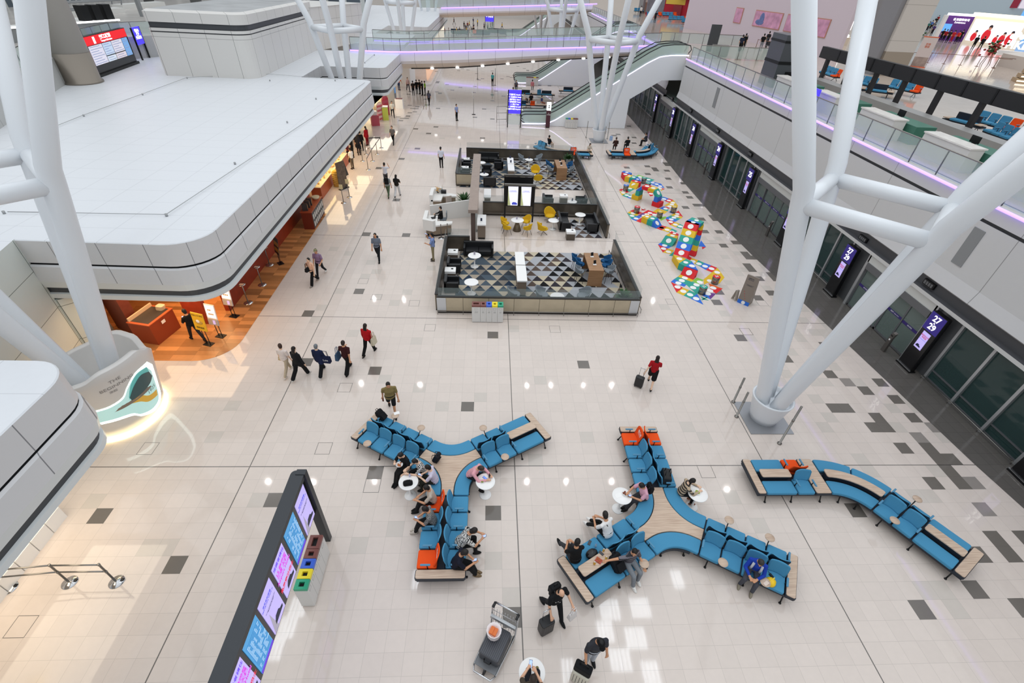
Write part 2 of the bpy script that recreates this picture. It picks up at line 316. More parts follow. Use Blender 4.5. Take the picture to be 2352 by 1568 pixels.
# upper terrace parapet on the far left
m=MB(); m.prism([(-26.8,24),(-27.4,28.8),(-31.6,39.9),(-32.6,43),(-34,52.6),(-30,58),(-27,63),(-29,63),(-36,54),(-36,40),(-29,24)],5.35,7.1); m.build('wall_left',gridmat('terrace_wall','B9BAB8','6a6b6a',.5,[(1,2.2,1,.03,.8)]),kind='structure')
m=MB(); m.prism([(-29.4,20),(-29.4,29),(-33.2,40),(-34.2,43),(-35.8,53),(-31.6,59),(-29,66),(-29,140),(-90,140),(-90,20)],5.0,7.0); m.build('floor',mat('terrace_floor','C9C4BE',.25,noise=.15,nscale=.4),kind='structure')
# ---------------------------------------------------------------- right hand wall, doors level and the upper floor
XW=19.47
uw=gridmat('upper_wall_panel','CFCFCF','7d7d7e',.4,[(1,3.5,1.2,.03,.8)],.01)
prof=[(XW+.7,3.02,3),(XW-.25,3.02,3),(XW-.28,3.2,3),(XW+.0,3.22,1),(XW+.02,3.62,1),(XW-.18,3.75,0),(XW-.05,4.3,0),(XW-.05,6.52,0),(XW+.04,6.53,1),(XW+.04,6.63,1),(XW-.05,6.64,0),(XW-.05,7.15,0),(XW+.3,7.17,0),(XW+.7,7.17,0)]
m=MB(); ys=(-3,53.6); k=len(prof)
for i in range(k-1):
    a,b=prof[i],prof[i+1]; m.quad((a[0],ys[0],a[1]),(a[0],ys[1],a[1]),(b[0],ys[1],b[1]),(b[0],ys[0],b[1]),b[2])
m.add([(p[0],53.6,p[1]) for p in prof],[tuple(range(k))],0)
m.build('wall_right',[uw,mat('right_band','4A4B4E',.5),soff,mat('right_lip','D8D9D8',.35)],kind='structure')
m=MB()
for i in range(k-1):
    a,b=prof[i],prof[i+1]; m.quad((a[0],57.5,a[1]),(a[0],150,a[1]),(b[0],150,b[1]),(b[0],57.5,b[1]),b[2])
m.build('wall_right',[uw,MT['right_band'],soff,MT['right_lip']],kind='structure')
# room behind the glass doors
m=MB(); m.box(25.5,25.7,-3,150,0,3.1); m.box(19.6,25.7,-3,150,3.1,3.2); m.build('wall_right',mat('behind_doors','5C6A66',.6),kind='structure')
ufm=gridmat('upper_floor','CBBBAE','8F857C',.1,[(0,.6,0,.012,.3),(1,.6,0,.012,.3)],.03,.5,.05,(.6,0,.6,0))
MB().box(XW+.6,140,-10,53.6,6.6,7.17).box(XW+.6,140,53.6,190,6.6,7.17).build('floor',ufm,kind='structure')
glow=mat('purple_light','A98BF0',.5,emit=2.2,ecol='A083FF')
def strip(name,pts,label,h=.1,w=.12):
    m=MB(); P=[V(p) for p in pts]
    m.tube(P,w/2,6); o=m.build(name,glow); return tag(o,label,'light strip')
strip('purple_light_strip',[(XW-.13,y,7.2) for y in (5,20,40,53.4)],'long purple light strip along the top edge of the right hand wall')
strip('purple_light_strip',[(XW-.13,y,7.2) for y in (58.5,80,110)],'purple light strip on the right hand wall edge beyond the escalator')
# ---------------------------------------------------------------- footbridges
brm=gridmat('bridge_panel','F1EFF2','8b8a8c',.4,[(0,3.1,.5,.04,.7)],.01); bsm=gridmat('bridge_soffit','DDD2C6','8b8782',.5,[(0,3.1,.5,.04,.6)],.01)
def bridge(f,y,wid,x0,x1,thick,n=14):
    m=MB(); R=[]
    for i in range(n+1):
        x=x0+(x1-x0)*i/n; z=f(x); t=thick(x)
        R.append([V((x,y,z)),V((x,y-.05,z-t*.45)),V((x,y+.35,z-t*.62)),V((x,y+1.6,z-t*.95)),V((x,y+2.2,z-t)),V((x,y+wid-2.2,z-t)),V((x,y+wid,z-t*.5)),V((x,y+wid,z))])
    m.loft(R,0,False,None,True); k=8
    for i in range(n):
        for j in range(8): m.mi[i*8+j]=[0,0,1,1,1,1,0,2][j]
    return m.build('floor',[brm,bsm,ufm],kind='structure')
def zb(x): return 5.45+(7.17-5.45)*max(0,min(1,(x+10.5)/29.5))
th_=lambda x:1.75-.02*(x+10)+.35*math.exp(-((x+4)/8)**2)
bridge(zb,63.2,8.5,-10.45,20.2,th_)
m=MB(); m.tube([(x,64.7,zb(x)-th_(x)*.93) for x in [-9.5+29*i/14 for i in range(15)]],.09,6); m.build('trim_2',mat('slot_black','2A2826',.6),kind='structure')
m=MB()
for i in range(9): x=-7+3*i; m.ell((x,64.6,zb(x)-th_(x)*.95),(.22,.16,.1))
m.build('trim_3',mat('slot_lamp','FFFFFF',.4,emit=2.5),kind='structure')
def zb2(x): return 6.7+(8.2-6.7)*(x+9)/25
bridge(zb2,115,10,-10.5,20.2,lambda x:1.7)
strip('purple_light_strip',[(x,63.04,zb(x)+.04) for x in [-16+36*i/16 for i in range(17)]],'purple light strip along the near edge of the first footbridge',w=.16)
strip('purple_light_strip',[(x,71.8,zb(x)+.1) for x in [-15+35*i/12 for i in range(13)]],'purple light strip along the far edge of the first footbridge',w=.16)
strip('purple_light_strip',[(x,114.82,zb2(x)+.04) for x in [-10+31*i/10 for i in range(11)]],'purple light strip along the edge of the second footbridge far off',w=.2)
# far end of the hall
MB().box(-60,140,190,191,0,26).build('wall_back',mat('far_wall','CFCBC6',.7),kind='structure')
# ---------------------------------------------------------------- four legged tree columns
colm=mat('column_white','E4E8EC',.35,spec=.45)
def column(cx,cy,label,zbase=0.,top=5.0):
    t=thing('tree_column',label,'column',(cx,cy,0),0,'white four legged tree columns')
    s=2.24; r=.25
    m=MB(); m.lathe([(.5,.03),(.56,.3),(.74,1.1),(.76,1.16),(.68,1.16),(.64,1.0)],28); m.build('foot',colm,t)
    C=[]
    for k in range(4):
        d=V((math.cos(k*PI/2),math.sin(k*PI/2),0)); c=d*s+V((0,0,8.75)); C.append(c)
        MB().tube([d*.36+V((0,0,.85)),d*.5+V((0,0,1.5)),c-d*.0,c+d*.10+V((0,0,.45)),c+d*(.42*top)+V((0,0,top))],[.26,.26,.27,.27,.25],18).build('leg',colm,t)
    m=MB()
    for k in range(4): m.tube([C[k],C[(k+1)%4]],.225,16)
    m.build('ring_beam',colm,t); MB().box(-.85,.85,-.85,.85,0.005,.03).build('base_plate',mat('plate_grey','9C9EA2',.4,.5),t)
    return t
column(10.95,12.45,'white four legged tree column standing near the long S shaped bench')
column(11.1,50.4,'white four legged tree column standing in front of the escalator')
column(-13.6,50.4,'white four legged tree column rising through the gap in the left roofs')
column(-13.5,12.45,'white four legged tree column rising out of the white lit drum')
column(11.0,88.4,'distant white tree column beyond the first footbridge, right side')
column(-13.8,88.2,'distant white tree column beyond the first footbridge, left side')
column(11.0,126.3,'farthest white tree column on the right, behind the second footbridge')
column(-13.8,126.3,'farthest white tree column on the left, behind the second footbridge')
# ---------------------------------------------------------------- waiting benches
def weave(name,col,sc=260):
    return mat(name,col,.85,noise=.12,nscale=sc,spec=.25,bump=.15)
blue=weave('seat_blue','4A90B6'); navy=weave('seat_back_navy','16344A'); orange=weave('seat_orange','F0551C'); orange_d=weave('seat_orange_dark','C8420F')
frame_m=mat('bench_frame','222A36',.5,.2); blackm=mat('black_metal','141517',.45,.3); padm=mat('arm_pad','4C87A8',.6)
def woodmat(name,col,dark,ang=0.,sc=1.):
    if name in MT: return MT[name]
    m=bpy.data.materials.new(name); m.use_nodes=True; nt=m.node_tree; b=nt.nodes['Principled BSDF']; L=nt.links.new
    tc=nt.nodes.new('ShaderNodeTexCoord'); mp=nt.nodes.new('ShaderNodeMapping'); mp.inputs['Rotation'].default_value=(0,0,ang); mp.inputs['Scale'].default_value=(1.2*sc,22*sc,22*sc)
    n=nt.nodes.new('ShaderNodeTexNoise'); n.inputs['Scale'].default_value=1.6; n.inputs['Detail'].default_value=5; cr=nt.nodes.new('ShaderNodeValToRGB')
    cr.color_ramp.elements[0].position=.3; cr.color_ramp.elements[0].color=srgb(dark); cr.color_ramp.elements[1].position=.7; cr.color_ramp.elements[1].color=srgb(col)
    L(tc.outputs['Object'],mp.inputs[0]); L(mp.outputs[0],n.inputs['Vector']); L(n.outputs['Fac'],cr.inputs[0]); L(cr.outputs[0],b.inputs['Base Color']); b.inputs['Roughness'].default_value=.5
    m.diffuse_color=srgb(col); MT[name]=m; return m
woodx=woodmat('wood_oak','D2BCA6','B49A86',0); woody=woodmat('wood_oak_across','D2BCA6','B49A86',PI/2)
whitep=mat('white_plastic','F1F0EE',.3)
def soft(poly,z0,z1,b=.03): m=MB(); m.prism(rpoly(poly,.05,3),z0,z1,0,b); return m
def seat_at(t,T,w=.6,col=blue,back=True,rear=navy,d0=.12,d1=.68,lettered=False):
    """one seat facing local +Y, centred on local x=0"""
    m=MB(T); m.prism(rpoly(rect(w-.045,d1-d0,0,(d0+d1)/2),.05,4),.37,.465,0,.03); m.build('seat',col,t)
    if back:
        m=MB(T); n=8; R=[]
        for j,(z,y,hw) in enumerate([(.45,.165,.22),(.50,.15,.265),(.70,.105,.272),(.84,.07,.268),(.885,.062,.235)]):
            row=[]
            for i in range(n+1):
                s=-1+2*i/n; row.append(V((s*hw*w/.6,y+.05*s*s,z)))
            R.append(row)
        vs=[];fs=[];k=n+1
        for row in R: vs+=row
        nb=len(vs)
        for row in R: vs+=[p+V((0,-.035,.0)) for p in row]
        for j in range(4):
            for i in range(n):
                a=j*k+i; fs.append(((a+1,a,a+k,a+k+1),0)); fs.append(((nb+a,nb+a+1,nb+a+k+1,nb+a+k),1))
        for i in range(n): fs.append(((i,i+1,nb+i+1,nb+i),0)); a=4*k+i; fs.append(((a+1,a,nb+a,nb+a+1),0))
        for j in range(4): a=j*k; fs.append(((a,nb+a,nb+a+k,a+k),0)); a=j*k+n; fs.append(((a,a+k,nb+a+k,nb+a),0))
        for f,mi in fs: pass
        o=len(m.v); m.add(vs,[f for f,_ in fs],0,True); m.mi=[mi for _,mi in fs]
        bk=m.build('backrest',[col,rear],t)
        if lettered:
            text('lettering','優先座',.105,whitep,bk,T@frame_T((0,.115,.74),(-1,0,0),(0,1,.25)),depth=.002); text('lettering','Priority Seat',.05,whitep,bk,T@frame_T((0,.13,.655),(-1,0,0),(0,1,.25)),depth=.002)
def arm_at(t,T,y0=.28,y1=.56):
    m=MB(T); m.tube([(0,.36,.34),(0,.38,.64)],.016,6,1); m.box(-.012,.012,y0+.04,y1-.04,.615,.64,1); m.prism(rpoly(rect(.055,y1-y0,0,(y0+y1)/2),.02,3),.64,.665,0,.008); m.build('armrest',[padm,blackm],t)
def tray_at(t,T,y=.74):
    m=MB(T); m.tube([(0,.45,.33),(0,.55,.42),(0,y-.02,.655)],.016,6,1); m.lathe([(.10,.655),(.135,.662),(.14,.675),(.135,.685),(.001,.686)],24,0,(0,y,0)); m.build('tray_table',[woodx,blackm],t)
def slab(t,name,poly,z0,z1,m,r=.05,b=.012): q=MB(); q.prism(rpoly(poly,r,5),z0,z1,0,b); return q.build(name,m,t)
def sideT(A,u,side): return A@TR(u,0,0,0 if side>0 else PI)
def flat_at(t,A,u0,u1,side):
    T=sideT(A,(u0+u1)/2,side); m=MB(T); m.prism(rpoly(rect(u1-u0-.05,.49,0,.435),.06,4),.37,.465,0,.03); m.build('seat',blue,t)
def shelf_at(t,A,u0,u1):
    m=MB(A); m.prism(rpoly(rect(u1-u0-.1,.22,(u0+u1)/2,0),.05,4),.34,.60,0,0); m.build('spine_box',frame_m,t)
    m=MB(A); m.prism(rpoly(rect(u1-u0-.06,.32,(u0+u1)/2,0),.06,5),.60,.635,0,.008); m.build('shelf_top',woodx if abs(A.col[0].x)>.7 else (wood_for(A)),t)
def wood_for(A): 
    a=math.atan2(A.col[0].y,A.col[0].x); k='wood_oak_%d'%round(math.degrees(a)%180); return woodmat(k,'D2BCA6','B49A86',-a)
def leg_at(t,A,u,side):
    T=sideT(A,u,side); m=MB(T); m.tube([(0,.45,.30),(0,.6,.24),(0,.70,.03)],.02,7); m.lathe([(.035,0),(.038,.02),(.015,.04)],10,0,(0,.71,0)); m.build('leg',blackm,t)
def end_table(t,A,u0,u1,w=.7,across=True):
    m=MB(A); m.prism(rpoly(rect(u1-u0,2*w,(u0+u1)/2,0),.05,4),.36,.445,0,0); m.build('end_frame',frame_m,t)
    m=MB(A); m.prism(rpoly(rect(u1-u0-.03,2*w-.04,(u0+u1)/2,0),.05,4),.445,.475,0,.008); a=math.atan2(A.col[1].y,A.col[1].x); m.build('end_table',woodmat('wood_oak_%d'%round(math.degrees(a)%180),'D2BCA6','B49A86',-a),t)
def arm_run(t,A,plan,L,w=.7):
    """plan: {side: [(kind,length),...]} from u=1.12 outward"""
    m=MB(A); m.box(1.0,L-.02,-w+.05,w-.05,.27,.36); m.box(1.0,L-.3,-.09,.09,.36,.40); m.build('frame',frame_m,t)
    shelves=set()
    for side,(u0,lst,arms,trays) in plan.items():
        u=u0
        for kd,ln in lst:
            T=sideT(A,u+ln/2,side)
            if kd=='S': seat_at(t,T,ln)
            elif kd=='O': seat_at(t,T,ln,orange,True,orange_d,lettered=True)
            elif kd=='F': flat_at(t,A,u,u+ln,side); shelves.add((round(u,3),round(u+ln,3)))
            elif kd=='W':
                if side>0: end_table(t,A,u,u+ln,w)
            u+=ln
        for x in arms: arm_at(t,sideT(A,x,side))
        for x in trays: tray_at(t,sideT(A,x,side))
        for x in ([u0+.3,(u0+u)/2+.2,L-.25] if L>3 else [u0+.3,L-.2]): leg_at(t,A,x,side)
    for a,b in shelves: shelf_at(t,A,a,b)
def y_bench(label,c,angs,plans,L=3.72):
    t=thing('waiting_bench',label,'bench',(c[0],c[1],0)); Rf=.85; W=.7; wi=.19; D=(W+Rf)/math.sin(PI/3); ut=D*.5; al=sorted(angs)
    P=[];Wd=[]
    for i,a in enumerate(al):
        b=al[(i+1)%3]; bis=a+PI/3; cc=V((math.cos(bis),math.sin(bis)))*D; Ri=Rf+W-wi
        dirs=[bis+PI+PI/6-PI/3*j/10 for j in range(11)]
        out=[cc+V((math.cos(q),math.sin(q)))*Rf for q in dirs]; inn=[cc+V((math.cos(q),math.sin(q)))*Ri for q in dirs]
        ea,eb=V((math.cos(a),math.sin(a)))*(1.1-ut),V((math.cos(b),math.sin(b)))*(1.1-ut)
        if (out[0]-V((math.cos(a),math.sin(a)))*ut).length>W*1.2: out=out[::-1]; inn=inn[::-1]
        P+=out; Wd+=[V((math.cos(a)*1.1,math.sin(a)*1.1))+V((-math.sin(a),math.cos(a)))*wi]+inn+[V((math.cos(b)*1.1,math.sin(b)*1.1))-V((-math.sin(b),math.cos(b)))*wi]
        fl=(out[0]-(cc+V((math.cos(dirs[0]),math.sin(dirs[0])))*Rf)).length>1e-4; dq=dirs[::-1] if fl else dirs
        o2=[cc+V((math.cos(q),math.sin(q)))*(Rf+.02) for q in dq]; i2=[cc+V((math.cos(q),math.sin(q)))*(Ri-.025) for q in dq]; o2=[o2[0]+ea]+o2+[o2[-1]+eb]; i2=[i2[0]+ea]+i2+[i2[-1]+eb]
        m=MB(); m.prism(rpoly(o2+i2[::-1],[.05]+[0]*11+[.05,.05]+[0]*11+[.05],3),.37,.465,0,.025); m.build('curved_seat',blue,t)
        T=TR(rz=bis)@TR(x=D-Rf-.0); leg_at(t,TR(rz=bis-PI/2)@TR(),0,1) if 0 else None
        m=MB(); q=V((math.cos(bis),math.sin(bis)))*(D-Rf-.08)
        for sg in (-.35,.35):
            d=V((-math.sin(bis),math.cos(bis)))*sg+q; e=d+V((math.cos(bis),math.sin(bis)))*(.1+.16*0); m=MB(); m.tube([(d.x*.9,d.y*.9,.3),(e.x,e.y,.03)],.02,7); m.lathe([(.035,0),(.038,.02),(.015,.04)],10,0,(e.x,e.y,0)); m.build('leg',blackm,t)
    m=MB(); m.prism(P,.25,.37); m.build('centre_frame',frame_m,t)
    m=MB(); m.prism(Wd,.37,.462,0,.006); m.build('centre_top',woodx,t)
    for a,plan in zip(angs,plans):
        A=TR(rz=a); arm_run(t,A,plan,L); end_table(t,A,L-.27,L)
    return t
R_=math.radians
S4=[('S',.58)]*4
b1=y_bench('blue Y shaped waiting bench left of centre, with the khaki shirted man walking behind it',(-1.24,9.82),[R_(-90),R_(150),R_(30)],[
  {1:(1.12,S4,[1.7,2.28,2.86,3.42],[]),-1:(1.12,[('O',.58),('S',.58),('S',.58),('O',.58)],[1.72,2.28,2.86,3.42],[])},
  {1:(1.12,S4,[1.14,1.7,2.28,3.42],[2.86]),-1:(1.12,S4,[1.14,2.28,3.3],[1.7,2.86])},
  {1:(1.12,[('S',.58),('S',.58),('F',1.16)],[2.28],[1.7]),-1:(1.12,[('S',.58),('S',.58),('F',1.16)],[1.14,2.28],[1.72])}])
b2=y_bench('blue Y shaped waiting bench right of centre, with the man in the blue work jacket',(5.59,7.86),[R_(90),R_(210),R_(-30)],[
  {1:(1.12,S4[:3]+[('O',.58)],[1.7,2.28,2.86,3.42],[]),-1:(1.12,S4[:3]+[('O',.58)],[1.14,1.7,2.28,2.86,3.42],[])},
  {1:(1.12,[('S',.58),('S',.58),('F',1.16)],[1.14],[1.74]),-1:(1.12,[('S',.58),('S',.58),('F',1.16)],[1.14],[1.74])},
  {1:(1.12,S4,[3.42],[1.7,2.86]),-1:(1.12,S4,[1.14,3.42],[1.74,2.86])}])
def s_bench(label,c,ang,turn,first,second,Rc=1.85,l1=2.5,l2=2.57):
    """straight run, 60 degree bend, straight run"""
    t=thing('waiting_bench',label,'bench',(c[0],c[1],0),ang); A=I4()
    def run(A,seq,L):
        m=MB(A); m.box(.02,L-.02,-.65,.65,.27,.36); m.build('frame',frame_m,t); u=0
        for kd,ln,extra in seq:
            if kd=='W': end_table(t,A,u,u+ln)
            elif kd=='F':
                for s in (1,-1): flat_at(t,A,u,u+ln,s)
                shelf_at(t,A,u,u+ln)
            elif kd=='S':
                for s,k in ((1,extra[0]),(-1,extra[1])):
                    T=sideT(A,u+ln/2,s)
                    if k=='O': seat_at(t,T,ln,orange,True,orange_d,lettered=True)
                    else: seat_at(t,T,ln)
            if kd=='S':
                for s in (1,-1):
                    if 't' in extra[2]: tray_at(t,sideT(A,u+ln,s))
                    if 'a' in extra[2]: arm_at(t,sideT(A,u+.02,s))
                    if 'b' in extra[2]: arm_at(t,sideT(A,u+ln-.02,s))
            u+=ln
        for x in (.35,L/2,L-.25):
            for s in (1,-1): leg_at(t,A,x,s)
    run(A,first,l1)
    sg=1 if turn>0 else -1; cc=V((l1,sg*Rc)); a0=-sg*PI/2; th=R_(60)
    def arc(r,n=12,f0=0,f1=1): return [cc+V((math.cos(a0+sg*th*(f0+(f1-f0)*i/n)),math.sin(a0+sg*th*(f0+(f1-f0)*i/n))))*r for i in range(n+1)]
    def ringseg(name,r0,r1,z0,z1,m,f0=.015,f1=.985,b=.0,rr=.05):
        p=arc(r0,12,f0,f1); q=arc(r1,12,f0,f1)[::-1]; B=MB(); B.prism(rpoly(p+q,[rr]+[0]*11+[rr,rr]+[0]*11+[rr],3),z0,z1,0,b); B.build(name,m,t)
    ringseg('curved_frame',Rc-.65,Rc+.65,.27,.36,frame_m,0,1,0,0)
    ringseg('curved_seat',Rc-.68,Rc-.19,.37,.465,blue,.02,.98,.025); 
    ringseg('curved_seat',Rc+.19,Rc+.68,.37,.465,blue,.02,.49,.025); ringseg('curved_seat',Rc+.19,Rc+.68,.37,.465,blue,.51,.98,.025)
    ringseg('spine_box',Rc-.11,Rc+.11,.34,.60,frame_m,.05,.95); ringseg('shelf_top',Rc-.16,Rc+.16,.60,.635,woodx,.04,.96,.008,.06)
    e=arc(Rc)[-1]; B=TR(e.x,e.y,0,sg*th); 
    for f in (.3,.7):
        for r in (Rc-.68,Rc+.68):
            p=arc(r,1,f,f)[0]; p2=arc(r*.93 if r>Rc else r*1.1,1,f,f)[0]; m=MB(); m.tube([(p2.x,p2.y,.3),(p.x,p.y,.03)],.02,7); m.lathe([(.035,0),(.038,.02),(.015,.04)],10,0,(p.x,p.y,0)); m.build('leg',blackm,t)
    run(B,second,l2); return t
FIRST=[('W',.28,0),('F',1.08,0),('S',.6,('O','S','ab')),('W',.54,0)]
SECOND=[('S',.58,('S','S','at')),('S',.58,('S','S','b')),('F',1.12,0),('W',.29,0)]
b3=s_bench('long S shaped blue bench at lower right, empty, with wooden tops',(8.93,9.39),0.0,-60,FIRST,SECOND)
p=at(1398,354,.45)
s_bench('blue curved bench at back right of the lounge, near the glass doors',(p.x,p.y+.6),0.02,60,[('W',.28,0),('F',1.2,0),('S',.6,('S','O','')),('W',.54,0)],[('S',.58,('S','S','ab')),('S',.58,('S','S','b'))],l1=2.62,l2=1.18)
p=at(1363,356,.45)
s_bench('blue curved bench at the back corner of the lounge, by the potted plant',(p.x,p.y+.7),PI,-60,[('W',.28,0),('F',1.2,0),('S',.6,('O','S','')),('W',.54,0)],[('S',.58,('S','S','ab')),('S',.58,('S','S','b'))],l1=2.62,l2=1.18)
# ---------------------------------------------------------------- white round cafe tables
def round_table(px,py,label,group=None,ztop=.74,r=.31):
    p=at(px,py,ztop); t=thing('round_table',label,'table',(p.x,p.y,0),0,group)
    m=MB(); m.lathe([(r-.02,ztop-.028),(r,ztop-.018),(r,ztop-.006),(r-.006,ztop),(.001,ztop)],40); m.build('tabletop',whitep,t)
    m=MB(); m.lathe([(.06,ztop-.03),(.035,ztop-.1),(.03,.3),(.04,.08),(.10,.03),(.19,.018),(.2,.0)],24); m.build('pedestal',whitep,t); return p
WT='white round tables by the benches'
T1=round_table(938,1106,'white round table with a black bag on it, left of the first Y bench',WT)
T2=round_table(1115,1105,'white round table with a snack and dark bottle, right of the first Y bench',WT)
T3=round_table(1429,1138,'white round table with a dish of food, left of the second Y bench',WT)
T4=round_table(1603,1133,'white round table by the woman in a striped cardigan',WT)
T5=round_table(1222,1543,'white round table at the bottom edge with a small plant pot',WT)
# ---------------------------------------------------------------- glass doors, number pylons, upper level on the right
def glassmat(name,col,alpha,rough=.06,spec=.6):
    if name in MT: return MT[name]
    m=bpy.data.materials.new(name); m.use_nodes=True; nt=m.node_tree; b=nt.nodes['Principled BSDF']; b.inputs['Base Color'].default_value=srgb(col); b.inputs['Roughness'].default_value=rough; b.inputs['Alpha'].default_value=alpha; b.inputs['Specular IOR Level'].default_value=spec
    m.diffuse_color=srgb(col); MT[name]=m; return m
dkglass=glassmat('tinted_glass','2F4A49',.62); clglass=glassmat('clear_glass','B9D3CC',.22,.04); frglass=glassmat('rail_glass','BFD3CD',.34,.1)
alu=mat('aluminium','B4B6B8',.35,.6); alud=mat('aluminium_dark','6F7174',.4,.5); steel=mat('brushed_steel','8E8B86',.3,.85); chrome=mat('chrome','C9CACC',.12,.95)
blk=mat('gloss_black','0B0B0E',.22); ledpurple=mat('sign_purple','2A1F6B',.4,emit=.5,ecol='2B1E78'); white_e=mat('lit_white','FFFFFF',.4,emit=1.4); screen_l=mat('screen_lavender','CFC4FF',.3,emit=.42,ecol='C4B4FF'); screen_w=mat('screen_white','F2F2FF',.3,emit=.6); red_i=mat('red_ink','D03060',.5,emit=.3); blue_i=mat('blue_ink','4A55D8',.5,emit=.3); dark_i=mat('dark_ink','222A48',.5)
KY=[9.54,15.6,21.8,27.74,33.96,40.1,46.37,52.7,59.24]
XG=19.55
def glazing(ya,yb,n,i):
    t=thing('window_%d'%i,None,None,(XG,(ya+yb)/2,0)); t['kind']='structure'
    L=yb-ya; m=MB(); m.box(0,.02,-L/2,L/2,.12,3.02); m.build('glass_pane',dkglass,t)
    m=MB(); m.box(-.06,.06,-L/2,L/2,0,.12); m.box(-.05,.05,-L/2,L/2,.5,.55); m.box(-.05,.05,-L/2,L/2,2.94,3.02); m.build('window_frame',alud,t)
    for k in range(n+1):
        y=-L/2+L*k/n; MB().box(-.10,.08,y-.055,y+.055,0,3.02).build('mullion',alu,t)
    m=MB(); m.tube([(-.22,-L/2,.16),(-.22,L/2,.16)],.025,6)
    for k in range(n+1): y=-L/2+L*k/n; m.tube([(-.22,y,0.0),(-.22,y,.16)],.018,6)
    m.build('guard_rail',steel,t)
def doorset(ya,yb,i):
    t=thing('door_%d'%i,None,None,(XG-.08,(ya+yb)/2,0)); t['kind']='structure'; L=yb-ya
    m=MB(); m.box(-.12,.14,-L/2,L/2,2.58,3.02); m.build('door_lintel',mat('lintel_white','CFD0CC',.5),t)
    m=MB(); m.box(-.16,.14,-L/2+.1,L/2-.1,2.25,2.58); m.build('door_header',alud,t)
    for y in (-L/2,L/2): MB().box(-.12,.12,y-.08,y+.08,0,3.0).build('door_jamb',alu,t)
    for k in range(4):
        a=-L/2+.1+(L-.2)*k/4; b=a+(L-.2)/4; off=0 if k in (0,3) else .05
        l=MB().box(off,off+.015,a+.05,b-.05,.1,2.2).build('door_leaf',glassmat('door_glass','7A8B86',.5),t)
        m=MB(); 
        for q in (a,b-.06): m.box(off-.03,off+.04,q,q+.06,.03,2.25)
        m.box(off-.03,off+.04,a,b,.03,.12); m.build('leaf_frame',alud,l)
        MB().box(off-.008,off-.002,a+.06,b-.06,1.28,1.42).build('purple_band',mat('purple_film','33246E',.5),l)
        text('lettering','自動門  Auto door' if k in (1,2) else '請勿停留',.075,whitep,l,frame_T((off-.01,(a+b)/2,1.35),(0,-1,0),(-1,0,0)),depth=.001)
ki=0; di=0; wi=0
secs=[(4.5,9.0,3,'w'),(10.2,14.86,3,'w'),(16.2,20.8,0,'d'),(22.3,27.2,4,'w'),(28.3,33.3,0,'d'),(34.5,39.6,4,'w'),(40.7,45.7,0,'d'),(46.9,52.2,4,'w'),(53.2,58.6,0,'d'),(59.8,80,10,'w')]
for a,b,n,k in secs:
    if k=='w': wi+=1; glazing(a,b,n,wi)
    else: di+=1; doorset(a,b,di)
    m=MB()
prev=4.5
# short dark piers between the door sets and the glazing
m=MB()
for (a,b,_,_),(c,d,_,_) in zip(secs,secs[1:]): m.box(XG-.02,XG+.12,b,c,0,3.02)
m.build('wall_right',alud,kind='structure')
nums={9.54:'31\n33',15.6:'27\n29',21.8:'27\n29',27.74:'26',33.96:'25',40.1:'24',46.37:'24',52.7:'23',59.24:'22'}
desc={9.54:'black exit number pylon cut by the right edge of the photo',15.6:'black number pylon reading 27 29, nearer one with sensor post beside its door',21.8:'black number pylon reading 27 29, farther one seen between the column legs',27.74:'black number pylon half hidden behind the white column leg',33.96:'black number pylon with lit number 25',40.1:'black number pylon with lit number 24, nearer of the two',46.37:'black number pylon with lit number 24, farther of the two',52.7:'black number pylon with lit number 23',59.24:'black number pylon with lit number 22, under the escalator'}
for y in KY:
    t=thing('number_pylon',desc[y],'sign',(19.15,y,0),0,'black number pylons along the glass doors')
    m=MB(); m.prism(rpoly(rect(.24,.80),.04,3),.06,2.88); m.build('body',blk,t); MB().box(-.17,.14,-.44,.44,0,.06).build('base',blackm,t); MB().box(-.165,-.12,-.43,.43,.085,.115).build('foot_bar',chrome,t)
    p=MB().box(-.13,-.12,-.39,.39,2.02,2.86).build('number_panel',ledpurple,t)
    nb=nums[y]; two='\n' in nb
    if two: 
        text('number',nb.split('\n')[0],.37,white_e,p,frame_T((-.135,0,2.63),(0,-1,0),(-1,0,0)),depth=.004,bold=.007); text('number',nb.split('\n')[1],.37,white_e,p,frame_T((-.135,0,2.25),(0,-1,0),(-1,0,0)),depth=.004,bold=.007)
        MB().box(-.14,-.131,-.03,.03,2.42,2.47).build('dash',white_e,p)
    else: text('number',nb,.5,white_e,p,frame_T((-.135,0,2.45),(0,-1,0),(-1,0,0)),depth=.004,bold=.008)
    s=MB().box(-.128,-.12,-.2,.2,1.12,1.95).build('screen',screen_l,t)
    text('notice','請使用此門\n乘車處',.085,red_i,s,frame_T((-.131,0,1.72),(0,-1,0),(-1,0,0)),depth=.001); text('notice','Please use this door for coaches',.03,blue_i,s,frame_T((-.131,0,1.58),(0,-1,0),(-1,0,0)),depth=.001)
    m=MB(); m.prism([(-.12,0),(.12,0),(.13,.05),(.06,.07),(.03,.12),(-.07,.12),(-.11,.06)],0,.003,0,T=frame_T((-.129,0.03,1.2),(0,-1,0),(-1,0,0))); m.build('car_picture',dark_i,s)
